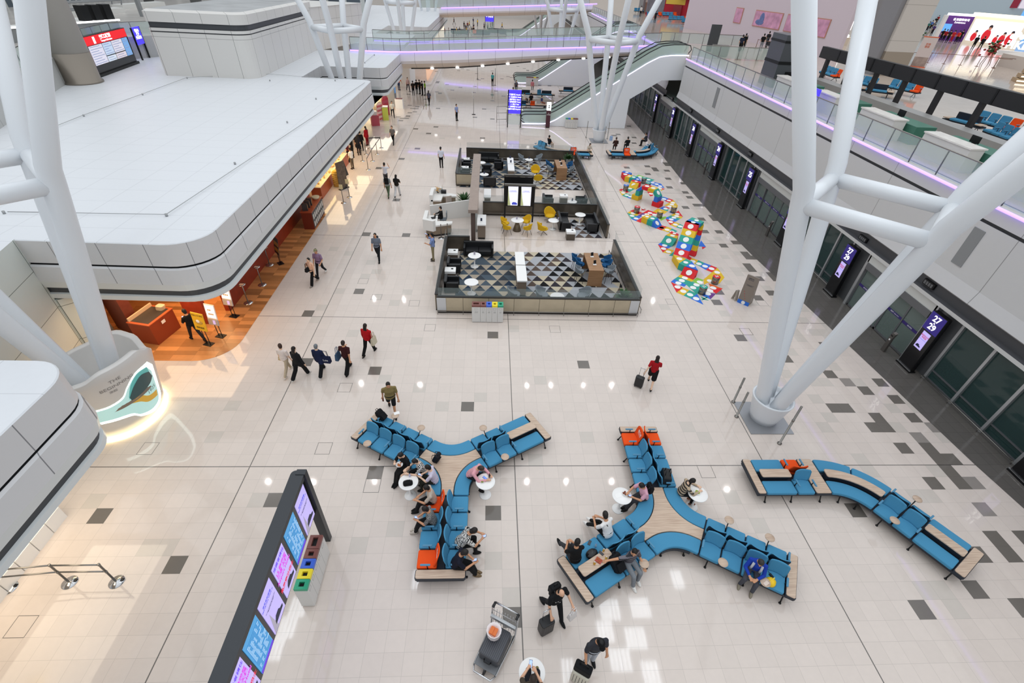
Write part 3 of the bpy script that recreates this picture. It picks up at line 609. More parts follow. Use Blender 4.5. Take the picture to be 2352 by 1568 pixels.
for k,y in enumerate((16.75,29.0,41.2,53.8)):
    t=thing('sensor_post',['slanted grey sensor post beside the nearer 27 29 pylon','slanted grey sensor post by the door next to pylon 25','slanted grey sensor post by the door beside the nearer pylon 24','slanted grey sensor post by the door beside pylon 23'][k],'post',(18.85,y,0),0,'sensor posts at the sliding doors')
    m=MB(); m.loft([[V((sx*.06,sy*.1,0)) for sx,sy in ((-1,-1),(1,-1),(1,1),(-1,1))],[V((sx*.05,sy*.09,.8)) for sx,sy in ((-1,-1),(1,-1),(1,1),(-1,1))],[V((.06+sx*.05,sy*.09,1.05+.03*sx)) for sx,sy in ((-1,-1),(1,-1),(1,1),(-1,1))]]); m.build('body',mat('post_grey','5E5A56',.4,.4),t)
    MB(TR(-.03,0,.93,0,0,-.42)).box(-.035,-.028,-.05,.05,-.06,.06).build('reader',blk,t); MB(TR(-.06,0,.7)).box(-.002,.004,-.035,.035,-.04,.04).build('label_plate',whitep,t)
# wall vents and grey signs of the upper wall
for k,(px,py) in enumerate([(2137,652),(1985,505 if 0 else 548),(1592,238),(1650,300),(1722,362),(1545,226)]):
    p=atX(px,py,XW); 
    if not(3.2<p.z<3.7): p.z=3.42
    t=thing('wall_camera_box',['dark louvred box on the dark wall band above the nearer pylon','dark louvred box on the wall band behind the column ring','small dark box on the wall band by the escalator end','small dark box on the wall band, fourth along from the near end','small dark box on the wall band, third along from the near end','tiny dark box on the wall band deep under the escalator'][k],'speaker',(XW-.02,p.y,p.z))
    m=MB(); m.prism(rpoly(rect(.16,.62),.03,2),-.12,.12); m.build('housing',blackm,t)
    m=MB()
    for j in range(4): m.box(-.095,-.081,-.25+j*.13,-.15+j*.13,-.08,.08)
    m.build('louvre',alud,t)
for k,(a,b) in enumerate([((2240,520),(2200,610)),((1648,200),(1640,248))]):
    p=atX(*a,XW-.06); q=atX(*b,XW-.06); m=MB(); m.box(XW-.075,XW-.055,min(p.y,q.y)-.15,max(p.y,q.y)-.0,q.z,p.z); tag(m.build('wall_slot',mat('slot_grey','8A8C8D',.5)),['grey vertical slot panel on the upper wall beside the column leg','grey vertical slot panel on the upper wall near the escalator'][k],'panel')
# glass balustrades
def balustrade(name,label,pts,h=1.05,every=1.75,gm=None,post=None,group=None,dark=True):
    t=thing(name,label,'railing',(0,0,0),0,group); pm=post or alud
    g=MB(); r=MB()
    for a,b in zip(pts,pts[1:]):
        a,b=V(a),V(b); L=(b-a).length; d=(b-a)/L; n=max(1,round(L/every)); nn=V((-d.y,d.x,0)).normalized()*.012
        for k in range(n):
            p=a+d*(L*k/n+.04); q=a+d*(L*(k+1)/n-.04); up=V((0,0,1))
            g.add([p-nn+up*.06,q-nn+up*.06,q+nn+up*.06,p+nn+up*.06,p-nn+up*h,q-nn+up*h,q+nn+up*h,p+nn+up*h],[(0,3,2,1),(4,5,6,7),(0,1,5,4),(1,2,6,5),(2,3,7,6),(3,0,4,7)])
        for k in range(n+1):
            p=a+d*(L*k/n); m=MB(); m.tube([p,p+V((0,0,h-.04))],.028,6); m.build('post',pm,t)
        r.tube([a+V((0,0,h+.0)),b+V((0,0,h+.0))],.03,8)
    g.build('glass_panel',gm or frglass,t); r.build('handrail',steel,t); return t
balustrade('glass_balustrade','glass balustrade along the edge of the right hand upper floor',[(19.78,3,7.17),(19.78,53.4,7.17)])
balustrade('glass_balustrade','glass balustrade on the near side of the first footbridge',[(-16,63.5,5.5),(-10.4,63.5,5.5),(19.5,63.5,7.17)],1.25,1.9)
balustrade('glass_balustrade','glass balustrade on the far side of the first footbridge',[(-15,71.4,5.5),(-10.4,71.4,5.5),(19.5,71.4,7.2)],1.25,1.9)
balustrade('glass_balustrade','distant glass balustrade on the second footbridge',[(-14,115.3,6.5),(19.5,115.3,8.2)],1.3,2.6)
balustrade('glass_balustrade','glass balustrade on the right upper floor past the escalator',[(19.78,72,7.17),(19.78,112,7.17)],1.1,2.)
balustrade('glass_balustrade','glass balustrade around the escalator head on the upper floor',[(20.2,66.5,7.17),(31,66.5,7.17)],1.1,1.9)
balustrade('glass_balustrade','low glass balustrade in front of the walkway on the upper floor',[(21,54.6,7.17),(31,54.6,7.17)],1.1,2.0)
# check in counters of the upper floor
cwh=mat('counter_white','D8D6D2',.4); ctop=mat('counter_top_marble','EFEAE4',.25,noise=.12,nscale=3); cgreen=mat('counter_green','3F7563',.4); cgrey=mat('counter_grey','A9A7A5',.4,.3)
for k,(y0,y1) in enumerate([(36.2,38.6),(31.0,33.4),(25.7,28.5),(20.7,23.5),(15.6,18.4)]):
    t=thing('service_counter',['white service counter on the upper floor, farthest of the row behind the glass','white service counter on the upper floor between the two column legs','white marble topped counter on the upper floor, beside the purple notice','white marble topped counter on the upper floor, above the column ring','white counter on the upper floor at the right edge'][k],'counter',(21.4,(y0+y1)/2,7.17),0,'service counters along the upper floor railing')
    L=(y1-y0)/2; MB().box(-.35,.32,-L,L,0,1.0).build('body',cwh,t); MB().box(-.4,.4,-L-.03,L+.03,1.0,1.06).build('top',ctop,t)
    MB().box(.5,1.6,-L-.6,L+.2,0,.82).box(.5,1.6,-L-.6,L+.2,.82,.86,0).build('work_desk',cgreen,t); MB().box(1.6,1.75,-L-.9,L+.5,0,.7).build('back_panel',cgrey,t)
    MB().box(.95,1.0,-.25,.25,.95,1.25).box(.9,1.05,-.06,.06,.86,.95).build('monitor',blackm,t)
MB().box(24.4,25.3,12,40,7.172,7.95).build('conveyor_wall',cgrey); o=COL.objects['conveyor_wall']; tag(o,'long grey low conveyor casing behind the counters','conveyor')
# black gantry of display backs standing on slanted looking posts
t=thing('display_gantry','long black display gantry on posts across the upper floor','gantry',(26.1,33,7.17))
MB().box(-.18,.18,-22,9.4,1.85,2.6).build('display_row',mat('gantry_black','201F22',.5),t)
m=MB()
for j in range(-21,9,2): m.box(-.2,-.18,j-.06,j+.06,1.87,2.58)
m.build('display_seam',blackm,t)
for y in (41.35,38.4,35.4,32.6,29.6,26.6,23.6,20.6,17.6,14.6): MB().box(-.12,.12,y-33-.13,y-33+.13,0,1.86).build('post',MT['gantry_black'],t)
t=thing('notice_totem','purple lit notice behind the upper glass railing, between the column legs','sign',(20.35,32.3,7.17),R_(0))
MB().box(-.05,.05,-.55,.55,0,1.3).build('panel',mat('sign_purple_bright','4B3FD0',.4,emit=.8,ecol='4A3BE0'),t); text('lettering','重要通告\n請注意\nA 1號閘口\nC 2號閘口\nUber\nHail',.14,white_e,t,frame_T((-.06,0,.7),(0,-1,0),(-1,0,0)),depth=.002)
# row seats on the upper floor
def row_bench(label,p,rz,seq,group,back=.0):
    t=thing('row_seat',label,'seat',p,rz,group); L=sum(l for _,l in seq); u=-L/2
    m=MB(); m.box(-L/2,L/2,.1,.62,.28,.36); m.build('frame',frame_m,t)
    for kd,l in seq:
        T=TR(u+l/2,0,0)
        if kd=='W': m=MB(T); m.prism(rpoly(rect(l-.03,.6,0,.38),.04,3),.42,.46); m.build('table',woodx,t)
        elif kd=='F': m=MB(T); m.prism(rpoly(rect(l-.04,.5,0,.42),.05,3),.37,.46,0,.02); m.build('seat',blue,t); m=MB(T); m.box(-l/2+.05,l/2-.05,.05,.2,.36,.8); m.build('spine_box',frame_m,t)
        else: seat_at(t,T,l,orange if kd=='O' else blue,True,orange_d if kd=='O' else navy)
        if kd in 'SO': arm_at(t,TR(u,0,0))
        u+=l
    for x in (-L/2+.3,L/2-.3): m=MB(); m.tube([(x,.3,.3),(x,.65,0.02)],.02,6); m.tube([(x,.3,.3),(x,.12,.02)],.02,6); m.build('leg',blackm,t)
    return t
G1='blue row seats on the right upper floor'
def zf(px,py,z=7.17): return at(px,py,z)
def rb(label,a,b,seq):
    p,q=at(*a,7.55),at(*b,7.55); c=(p+q)/2; c.z=7.17; row_bench(label,c,math.atan2(q.y-p.y,q.x-p.x)+PI,seq,G1)
rb('blue row seats with one orange seat, standing behind the farthest gantry post',(1890,163),(1942,180),[('O',.6),('S',.6),('S',.6),('S',.6)])
rb('blue row seats half hidden behind the right leg of the column',(1972,188),(2010,196),[('S',.6),('S',.6),('S',.6)])
rb('blue row seats with an orange end seat, in the middle under the black gantry',(2040,196),(2125,213),[('O',.6),('S',.6),('S',.6),('S',.6)])
rb('flat blue bench with grey back box under the black gantry',(1985,203),(2040,210),[('W',.4),('F',1.4),('W',.4)])
rb('blue row seats with an orange seat at the right edge under the gantry',(2240,272),(2350,300),[('O',.6),('S',.6),('S',.6),('S',.6)])
rb('flat blue bench with wooden ends near the right edge under the gantry',(2185,270),(2265,290),[('W',.4),('F',1.4),('W',.4)])
rb('blue row seats lowest at the right edge, under the gantry',(2275,297),(2352,325),[('S',.6),('S',.6),('S',.6)])
# ---------------------------------------------------------------- information screens and recycling bins, lower left
t=thing('information_board','long black board with six lit flight screens, lower left of the hall','display board',(-4.83,4.6,0))
gun=mat('gunmetal','3A3D41',.4,.4)
m=MB(); m.prism(rpoly([(-.17,-4.2),(.17,-4.2),(.17,3.0),(-.17,3.0)],[0,0,.03,.12],4),3.14,3.28); m.build('top_cover',gun,t)
MB().box(-.08,.12,-4.2,2.86,1.62,3.16).build('back_panel',blk,t)
MB().box(-.04,.2,2.86,3.02,0,3.30).build('post',gun,t); MB().box(-.17,.17,-4.35,-4.2,0,3.28).build('post',gun,t)
cyan_s=mat('screen_cyan','3FA0DC',.3,emit=.4,ecol='48A6E4'); pinktxt=mat('magenta_ink','D040D0',.5,emit=.6); purple_i=mat('purple_ink','6B3FE0',.5,emit=.4); line_b=mat('cyan_line','2478B8',.5,emit=.35)
k=240/1176
for i,(ax,bx,kind) in enumerate([((755,135),(665,390),0),((643,452),(541,728),1),((512,800),(398,1112),2),((372,1195),(245,1545),0),((0,0),(0,0),1),((0,0),(0,0),2)]):
    if i<4: y1=atX(540+ax[0]*k,1080+ax[1]*k,-4.7).y; y0=atX(540+bx[0]*k,1080+bx[1]*k,-4.7).y
    else: y1=ylast-.12; y0=y1-wlast
    ylast=y0; wlast=y1-y0; yy=(y0+y1)/2-4.6; hw=wlast/2
    s=MB().box(.121,.135,yy-hw,yy+hw,1.68,3.06).build('screen',[screen_l,cyan_s,screen_w][kind] if kind<2 else screen_l,t)
    F=lambda y,z: frame_T((.137,yy+y,z),(0,1,0),(1,0,0))
    if kind==0:
        text('lettering','使用自助服務\nSelf service check in',.07,blue_i,s,F(-.02,2.75),depth=.001); text('lettering','T2 coach hall opening arrangement\nPlease follow the signs',.035,dark_i,s,F(0,2.5),depth=.001)
        m=MB(); m.prism([(-.2,0),(.2,0),(.22,.08),(.1,.12),(.05,.2),(-.1,.2),(-.18,.1)],0,.002,0,T=F(.05,1.82)); m.build('car_picture',dark_i,s); MB(F(-hw+.12,2.2)).prism([(-.1,-.5),(.1,-.5),(.02,.2)],0,.001).build('grey_swoosh',mat('swoosh_grey','B9B3C4',.5,emit=.3),s)
    elif kind==1:
        m=MB()
        for j in range(16): m.box(.1355,.137,yy-hw+.03,yy+hw-.03,1.85+j*.068,1.862+j*.068)
        m.build('table_line',line_b,s); MB().box(.1355,.138,yy-hw,yy+hw,1.68,1.78).build('footer_bar',purple_i,s)
        m=MB(); rr=random.Random(i)
        for j in range(15):
            for q in range(5):
                if rr.random()<.8: y=yy-hw+.06+q*hw*.37; m.box(.136,.138,y,y+rr.uniform(.04,.12),1.872+j*.068,1.9+j*.068)
        m.build('flight_text',mat('pale_ink','BFE0F5',.5,emit=.5),s)
    else:
        text('lettering','接機者請往',.12,purple_i,s,F(0,2.9),depth=.001); text('lettering','L5 離港層\n酒店 大樓\nAirport Hotel',.13,pinktxt,s,F(0,2.55),depth=.001,bold=.004); text('lettering','免費穿梭巴士',.13,mat('red_lit','E02040',.5,emit=.5),s,F(0,2.1),depth=.001,bold=.004)
        m=MB(); m.prism([(-.2,0),(.2,0),(.22,.08),(.1,.12),(.05,.2),(-.1,.2),(-.18,.1)],0,.002,0,T=F(.05,1.8)); m.build('car_picture',dark_i,s)
bing=mat('bin_body','D6D5D2',.4)
BC=[('brown','7C4A44'),('brown','7C4A44'),('blue','3C66D2'),('yellow','F0DC2C'),('green','2CA27C')]
def bins(P,dirx,w,d,h,labels,grp,cols,wide):
    """row of recycling bins, P start corner, dirx unit vector along row"""
    u=0; dx=V(dirx); ang=math.atan2(dx.y,dx.x)
    for i,(c,hexc) in enumerate(cols):
        ww=w*wide if i==0 else w
        o=P+dx*(u+ww/2); t=thing('recycling_bin',labels[i],'bin',(o.x,o.y,0),ang,grp)
        m=MB(); m.box(-ww/2+.004,ww/2-.004,-d/2,d/2,.03,h-.1); m.build('body',bing,t)
        m=MB(); a,b=ww/2-.006,d/2
        for q in ((-a,-b,a,-b+.1),(-a,b-.1,a,b),(-a,-b+.1,-a+.07,b-.1),(a-.07,-b+.1,a,b-.1)): m.box(q[0],q[2],q[1],q[3],h-.1,h)
        m.build('lid',mat('bin_'+c,hexc,.4),t); MB().box(-a+.03,a-.03,-b+.03,b-.03,h-.1,h-.085).build('opening',mat('bin_dark','0A0A0A',.7),t)
        MB().box(-ww/2+.06,ww/2-.06,-d/2+.03,d/2-.03,0,.03).build('plinth',blackm,t)
        for sd in (-1,1):
            m=MB(); m.tube([(-.06,sd*(d/2+.001),h-.27),(.06,sd*(d/2+.001),h-.27),(.06,sd*(d/2+.001),h-.15),(-.06,sd*(d/2+.001),h-.15)],.004,4,0,True); m.build('symbol',mat('symbol_grey','A8A8A6',.6),t)
        text('lettering',['一般垃圾\nGeneral','廢紙\nPaper','鋁罐\nCans','膠樽\nPlastic','玻璃\nGlass'][i],.05,mat('symbol_grey','A8A8A6',.6),t,frame_T((0,-d/2-.002,h-.4),(1,0,0),(0,-1,0)),depth=.001)
        u+=ww
bins(V((-4.72,7.12,0)),(0,-1,0),.27,.34,1.0,['large brown topped waste bin, end of the row under the flight screens','small brown topped bin, second in the row under the flight screens','blue topped recycling bin under the flight screens','yellow topped recycling bin under the flight screens','green topped recycling bin, nearest end of the row under the flight screens'],'recycling bins under the flight screens',BC,1.5)
# ---------------------------------------------------------------- rope and belt stanchions
def stanchion(p,label,group,h=.95,cat='stanchion'):
    t=thing('queue_stanchion',label,cat,(p[0],p[1],p[2] if len(p)>2 else 0),0,group)
    m=MB(); m.lathe([(.19,0),(.19,.012),(.05,.03),(.03,.05)],24); m.build('base',chrome,t); m=MB(); m.lathe([(.026,.03),(.026,h-.06),(.034,h-.05),(.034,h),(.01,h+.005)],12); m.build('pole',steel,t); return t
gq='steel posts of the rail at lower left'
xs=[(-10.1,6.36),(-11.33,6.36),(-12.8,6.24)]
for i,(x,y) in enumerate(xs):
    t=stanchion((x,y),['steel rail post with round base, right end of the lower left rail','steel rail post with round base, middle of the lower left rail','steel rail post with round base at the left edge of the photo'][i],gq,1.0)
    MB().box(.1,.17,.02,.09,.012,.05).build('wheel',blackm,t); m=MB(); m.lathe([(.034,.56),(.034,.64)],12); m.build('collar',steel,t)
m=MB()
for z in (.96,.6):
    for (a,b),(c,d) in zip(xs,xs[1:]+[(-14.5,6.2)]): m.tube([(a-.04,b,z),(c+.04,d,z)],.022,8)
tag(m.build('double_rail',steel),'double steel tube rail linking the posts at lower left','rail')
for i in range(6):
    y=8.1-i*.56; t=thing('white_cube_display',['white display box farthest under the near white block','white display box second from the far end under the near block','white display box third from the far end under the near block','white display box fourth from the far end under the near block','white display box at the near end under the near block, above the rail','white display box hidden lowest under the near block'][i],'box',(-12.98-(.35 if i==5 else 0),y,0),0,'white boxes under the near left block')
    m=MB(); m.prism(rpoly(rect(.5,.54 if i<5 else .5),.02,2),.0,.5,0,.01); m.build('box_body',whitep,t)
t=thing('caution_sign','yellow floor sign just showing at the bottom left corner','sign',at(48,1566,.5)-V((0,.12,.5)),0); m=MB(); m.loft([[V((x,y,0)) for x,y in ((-.16,-.16),(.16,-.16),(.16,.16),(-.16,.16))],[V((x,y,.55)) for x,y in ((-.12,-.02),(.12,-.02),(.12,.02),(-.12,.02))]]); m.build('panel',mat('caution_yellow','F2D21F',.4),t)
# ---------------------------------------------------------------- white drum around the left column
DC=V((-13.5,12.65,0)); dm=gridmat('drum_white','D9D6D2','b0adaa',.4,[(2,9,.32,.012,.5)],.01)
t=thing('column_drum','white curved drum with glowing base and a lit flame shaped picture','drum',DC)
def drumpt(az,h,off=0.):   # az from the side facing the photograph, anticlockwise seen from above
    a=az; f=h/2.3; r=1.22+.36*f**1.2+off; return V((r*math.cos(a)*1.0,r*math.sin(a)*1.12,h))
RIM=[(-60,2.85),(-40,3.05),(-4,3.05),(15,2.7),(38,2.15),(62,1.93),(80,2.35),(100,2.5),(140,2.3),(170,2.3),(220,2.45),(262,2.65),(300,2.85)]
def rimh(a):
    d=math.degrees(a)
    while d<-60: d+=360
    while d>=300: d-=360
    for (p,q),(r,w_) in zip(RIM,RIM[1:]):
        if p<=d<=r: f=(d-p)/(r-p); f=f*f*(3-2*f); return q+(w_-q)*f
    return 2.85
N=72; m=MB(); lv=[0,.15,.35,.55,.75,.9,1.0]
rg=[[drumpt(2*PI*j/N,.10+f*(rimh(2*PI*j/N)-.10)) for j in range(N)] for f in lv]; top=rg[-1]
def sc(P,k,dz): return [V((p.x*k,p.y*k,p.z+dz)) for p in P]
rg=rg+[sc(top,.99,.015),sc(top,.88,.015),sc(top,.86,-.02),[V((p.x*.80,p.y*.80,1.25)) for p in top],[V((p.x*.5,p.y*.5,1.25)) for p in top]]
m.loft(rg,0,True); m.build('shell',dm,t)
m=MB(); m.loft([[V((p.x*.83,p.y*.83,1.3)) for p in top],[V((p.x*.835,p.y*.835,1.5)) for p in top]],0,True,None,False); m.build('inner_slot',mat('slot_brown','8A7B6C',.6),t)
warm=mat('warm_glow','FFF3CF',.5,emit=9,ecol='FFEBB5')
m=MB(); m.tube([V((1.24*math.cos(2*PI*j/N),1.24*1.12*math.sin(2*PI*j/N),.05)) for j in range(N)],.045,6,0,True); m.build('base_light',warm,t)
AZ0=math.atan2(-12.65,13.5)
def wrap(o):
    for v in o.data.vertices:
        p=drumpt(AZ0+v.co.x/1.5,v.co.y,.004+max(0,v.co.z)); v.co=p
def drum_text(body,x,y,size,m,slope=0,sx=1.,zo=.006):
    o=text('lettering',body,size,m,t,None,depth=0.0,sx=sx)
    for v in o.data.vertices: v.co.y+=y+slope*v.co.x; v.co.x+=x; v.co.z=zo
    wrap(o); return o
grey_t=mat('letter_grey','8E8A88',.5)
def drum_patch(name,pts,m,off,n=40):
    """closed outline in unrolled (x along, height) coordinates, filled as a strip between lower and upper curves"""
    lo,hi=pts; vs=[];fs=[];K=10
    def ev(c,f):
        f*=len(c)-1; i=min(int(f),len(c)-2); q=f-i; a=V(c[max(i-1,0)]);b=V(c[i]);d=V(c[i+1]);e=V(c[min(i+2,len(c)-1)])
        return .5*((2*b)+(d-a)*q+(2*a-5*b+4*d-e)*q*q+(3*b-a-3*d+e)*q**3)
    for i in range(n+1):
        a=ev(lo,i/n);b=ev(hi,i/n)
        for j in range(K+1): p=a.lerp(b,j/K); vs.append(drumpt(AZ0+p.x/1.5,p.y,off))
    for i in range(n):
        for j in range(K): a=i*(K+1)+j; fs.append((a,a+1,a+K+2,a+K+1))
    return MB().add(vs,[f[::-1] for f in fs],0,True).build(name,m,t)
drum_text('THE',.26,2.58,.17,grey_t); drum_text('BEGINNING',.27,2.36,.17,grey_t); drum_text('源起',.1,2.17,.11,grey_t)
tealp=mat('picture_teal','4FA7A4',.4,emit=.25,ecol='6FC9C2'); tealp2=mat('picture_pale_teal','A6CDCB',.4,emit=.45,ecol='B8E0DC'); teal_d=mat('picture_dark_teal','2E5256',.4); yel=mat('picture_yellow','E3B23A',.4,emit=.1)
UP=[(-.75,1.62),(-.55,1.62),(-.18,1.61),(.21,1.72),(.45,2.03),(.82,2.32),(1.29,2.24)]; LO=[(-.75,.98),(-.5,.97),(.16,.84),(.45,.55),(1.0,.36),(1.50,.62),(1.52,1.86)]
drum_patch('glow_edge',([(x+.0,z-.07) for x,z in LO[:5]]+[(1.6,.6),(1.62,1.9)],[(x,z+.03) for x,z in UP[:6]]+[(1.34,2.29)]),mat('glow_white','F4FFFA',.4,emit=2.6,ecol='E8FFF6'),.006)
drum_patch('picture',([(x,z+.05) for x,z in LO[:4]]+[(.98,.45),(1.40,.68),(1.42,1.8)],[(x,z-.03) for x,z in UP[:6]]+[(1.22,2.18)]),tealp2,.014)
drum_patch('picture_teal_top',([(.34,1.5),(.6,1.75),(.92,2.0),(1.28,1.86)],[(.35,1.62),(.55,2.05),(.85,2.26),(1.24,2.16)]),tealp,.02)
drum_patch('airship_shape',([(.37,1.42),(.76,1.42),(1.15,1.48),(1.36,1.62)],[(.36,1.58),(.61,1.92),(.92,2.1),(1.26,1.92)]),teal_d,.026)
drum_patch('yellow_wave',([(.34,1.29),(.58,1.14),(.84,.87),(1.31,.73)],[(.33,1.35),(.66,1.36),(.95,1.08),(1.36,.97)]),yel,.022)
drum_text('1925',1.12,1.22,.2,mat('letter_dark','4A5A5A',.5),.1,1.,.034)
light('drum_base_lamp','AREA',(DC.x,DC.y,.03),30,(1,.9,.7),.1)
bpy.data.objects.remove(COL.objects['drum_base_lamp'])
# ---------------------------------------------------------------- restaurant under the big white block
ofl=gridmat('wood_floor','CB8C55','8A5A34',.22,[(0,.9,0,.01,.4),(1,.28,0,.01,.4)],.06,.5,.5,(.9,0,.28,0))
m=MB(); m.prism(rpoly([(-20.4,15.58),(-11.05,15.58),(-11.05,30.9),(-12.6,30.9),(-12.6,32.4),(-20.4,32.4)],[0,1.5,.02,.02,.02,0],10),.001,.006); m.build('floor',ofl,kind='structure')
redw=mat('red_wall','9C3418',.45,noise=.25,nscale=3); redd=mat('red_brown','6B2E1C',.5,noise=.15,nscale=5); redc=mat('red_counter','8E3B1E',.45)
MB().box(-12.75,-12.5,19.3,32.4,.006,2.78).build('wall_left',redw,kind='structure')
MB().box(-20.3,-12.75,32.2,32.4,.006,2.78).box(-20.4,-20.2,18,32.4,0,2.78).build('wall_left',redd,kind='structure')
MB(TR(-15.6,17.07,0,R_(150))).box(0,1.5,-.4,0,.006,2.75).build('wall_left',redd,kind='structure')
t=thing('serving_counter','red brown serving counter with a dark worktop at the restaurant front','counter',(-14.8,17.3,0.006),R_(-12))
MB().box(-.55,.5,-.6,.75,0,1.02).build('body',redc,t); MB().box(-.57,.52,-.62,.77,1.02,1.06).build('rim',mat('red_rim','B5562E',.4),t); MB().box(-.45,.4,-.5,.68,1.06,1.065).build('worktop',mat('worktop_dark','3A3430',.4),t)
MB().box(-.52,-.46,-.55,.72,1.06,1.22).build('guard',mat('beige_trim','CDB394',.4),t)
m=MB()
for z in range(6): m.prism(rpoly(rect(.34,.26,.1+.01*z,.58),.08,4),1.07+.035*z,1.095+.035*z)
o=m.build('tray_stack',mat('tray_beige','C9B79C',.4)); o.parent=None; o.matrix_world=MX.Translation((-14.8,17.3,.006))@MX.Rotation(R_(-12),4,'Z'); tag(o,'stack of beige serving trays on the restaurant counter','tray'); 
MB(TR(-14.6,17.35,.8)).box(.36,.365,-.1,.1,-.03,.12).build('notice_card',whitep,t); COL.objects['notice_card'].matrix_parent_inverse=t.matrix_world.inverted() if 0 else MX.Translation((14.8,-17.3,-.006))
MB().box(-13.9,-13.0,18.2,18.45,.006,1.45).build('wall_left',redw,kind='structure')
# menu stands
def board_stand(label,p,rz,w,h,z0,m,pole=2,tablet=False,words=None,tilt=0.12):
    t=thing('menu_stand',label,'sign',p,rz); MB().box(-.2,.2,-.14,.14,0,.02).build('base',blackm,t)
    for x in ([0] if pole==1 else [-.09,.09]): MB().tube([(x,0,.02),(x,.0,z0+.1)],.016,6).build('leg',blackm,t)
    B=TR(0,-.03,z0,0,-tilt); b=MB(B).box(-w/2,w/2,-.015,.015,0,h).build('panel',m,t)
    if tablet:
        MB(B).box(-w/2+.03,w/2-.03,-.02,-.015,.05,h-.05).build('screen',screen_w,t); MB(B).box(-w/2,w/2,-.03,.02,-.3,-.02).build('card_holder',mat('holder_grey','BDB9B4',.4),t)
        MB(B).box(.0,.12,-.04,-.03,-.24,-.05).build('card_screen',screen_l,t)
        c=MB(B)
        for q in range(5): c.box(-.12+.09*(q%3),-.05+.09*(q%3),-.023,-.02,h*.3+.2*(q//3),h*.3+.06+.2*(q//3))
        c.build('dish_picture',mat('dish_tan','C9A24A',.5),t)
    if words: text('lettering',words,.09,mat('ink_brown','3A2A14',.5),b,B@frame_T((0,-.018,h*.86),(1,0,0),(0,-1,0)),depth=.001)
    return t,B
t,B=board_stand('yellow poster stand beside the man in black at the restaurant front',(-12.36,16.72,.006),R_(-18),.62,.86,.78,mat('poster_yellow','E8B824',.5),2,False,'新品上市 好味',.1)
c=MB(B); c.ell((0,-.018,.42),(.2,.012,.11)); c.build('dish_picture',mat('dish_tan','C9A24A',.5),t); c=MB(B); c.ell((-.03,-.024,.46),(.1,.012,.08)); c.build('dish_picture',whitep,t); text('lettering','限時優惠',.1,mat('ink_brown','3A2A14',.5),t,B@frame_T((0,-.018,.14),(1,0,0),(0,-1,0)),depth=.001)
board_stand('lit menu screen stand beside the yellow poster',(-12.1,17.3,.006),R_(-15),.5,.72,.98,whitep,2,True)
board_stand('lit menu screen stand farther back, below the white roof edge',(-12.15,18.85,.006),R_(-15),.5,.72,.98,whitep,2,True)
t,B=board_stand('tall dark menu board on an easel at the restaurant edge',(-11.75,24.0,.006),R_(-50),.62,.95,.62,mat('menu_dark','2F2D2A',.5),2,False,None,.15)
c=MB(B); rr=random.Random(4)
for q in range(10): x=-.24+.12*(q%5); z=.15+.35*(q//5); c.box(x,x+.09,-.02,-.016,z,z+.22)
c.build('dish_picture',mat('dish_tan','C9A24A',.5),t)
for i,(x,y) in enumerate([(-11.95,20.0),(-11.9,21.7),(-12.28,23.8)]):
    t=thing('sign_pedestal',['round topped steel pedestal nearest the menu screens','round topped steel pedestal in the middle of the restaurant edge','round topped white pedestal next to the easel board'][i],'stand',(x,y,.006),0,'round topped pedestals at the restaurant edge')
    m=MB(); m.lathe([(.21,0),(.21,.015),(.03,.04)],24); m.build('base',chrome,t); m=MB(); m.lathe([(.025,.03),(.025,1.05)],10); m.build('pole',steel,t); m=MB(); m.lathe([(.15,1.05),(.17,1.06),(.17,1.075),(.01,1.08)],24); m.build('top',chrome,t); MB().box(-.1,.1,-.07,.07,1.08,1.085).build('card',mat('card_pink','E9C8B0',.5),t)
t=thing('tote_bag','cream tote bag hanging on the red restaurant wall','bag',(-12.45,24.3,1.0)); m=MB(); m.loft([[V((x,y,0)) for x,y in ((-.02,-.2),(.06,-.2),(.06,.2),(-.02,.2))],[V((x,y,.42)) for x,y in ((0,-.21),(.03,-.21),(.03,.21),(0,.21))]]); m.build('bag_body',mat('canvas','E6DCCB',.8),t); m=MB(); m.tube([(.015,-.1,.4),(.015,-.08,.7),(.015,.08,.7),(.015,.1,.4)],.012,6); m.build('handle',MT['canvas'],t); MB().box(.05,.064,-.1,.1,.12,.24).build('print',mat('print_brown','7A5A44',.7),t)
# souvenir rack
t=thing('gift_rack','dark red display rack of framed packets beside the restaurant','display rack',(-11.5,29.7,.006),R_(2)); MB().box(-.3,.34,-1.3,1.3,0,1.1).build('cabinet',mat('rack_red','7A2E1E',.4),t); MB().box(-.34,.38,-1.33,1.33,1.1,1.14).build('top',mat('rack_top','A84A2A',.4),t); MB().box(.34,.36,-1.25,1.25,.08,1.04).build('shelf_back',mat('rack_dark','4A4644',.5),t)
c=MB()
for r in range(2):
    for q in range(7): y=-1.18+.35*q; c.box(.36,.375,y,y+.22,.16+.46*r,.46+.46*r)
c.build('packet',mat('packet_pale','C9C2BA',.5),t)
for i,y in enumerate((-.95,-.5,-.1)):
    b=thing('gift_tin',['dark gift box at the near end of the red display rack','dark gift box in the middle on the red display rack','dark gift box at the far side on the red display rack'][i],'box',(-11.55,29.7+y,1.146),R_(15),'dark gift boxes on the red rack'); MB().box(-.16,.16,-.14,.14,0,.42).build('box_body',mat('gift_dark','3B3536',.4),b); MB().box(.161,.165,-.1,.1,.08,.34).build('print',mat('print_tan','B58A5A',.6),b)
t=thing('food_basket','pale basket of packets at the far end of the red rack','basket',(-11.45,30.6,1.146)); m=MB(); m.lathe([(.18,0),(.26,.16),(.24,.17),(.01,.1)],14); m.build('basket',mat('basket_cream','E8DCB8',.6),t)
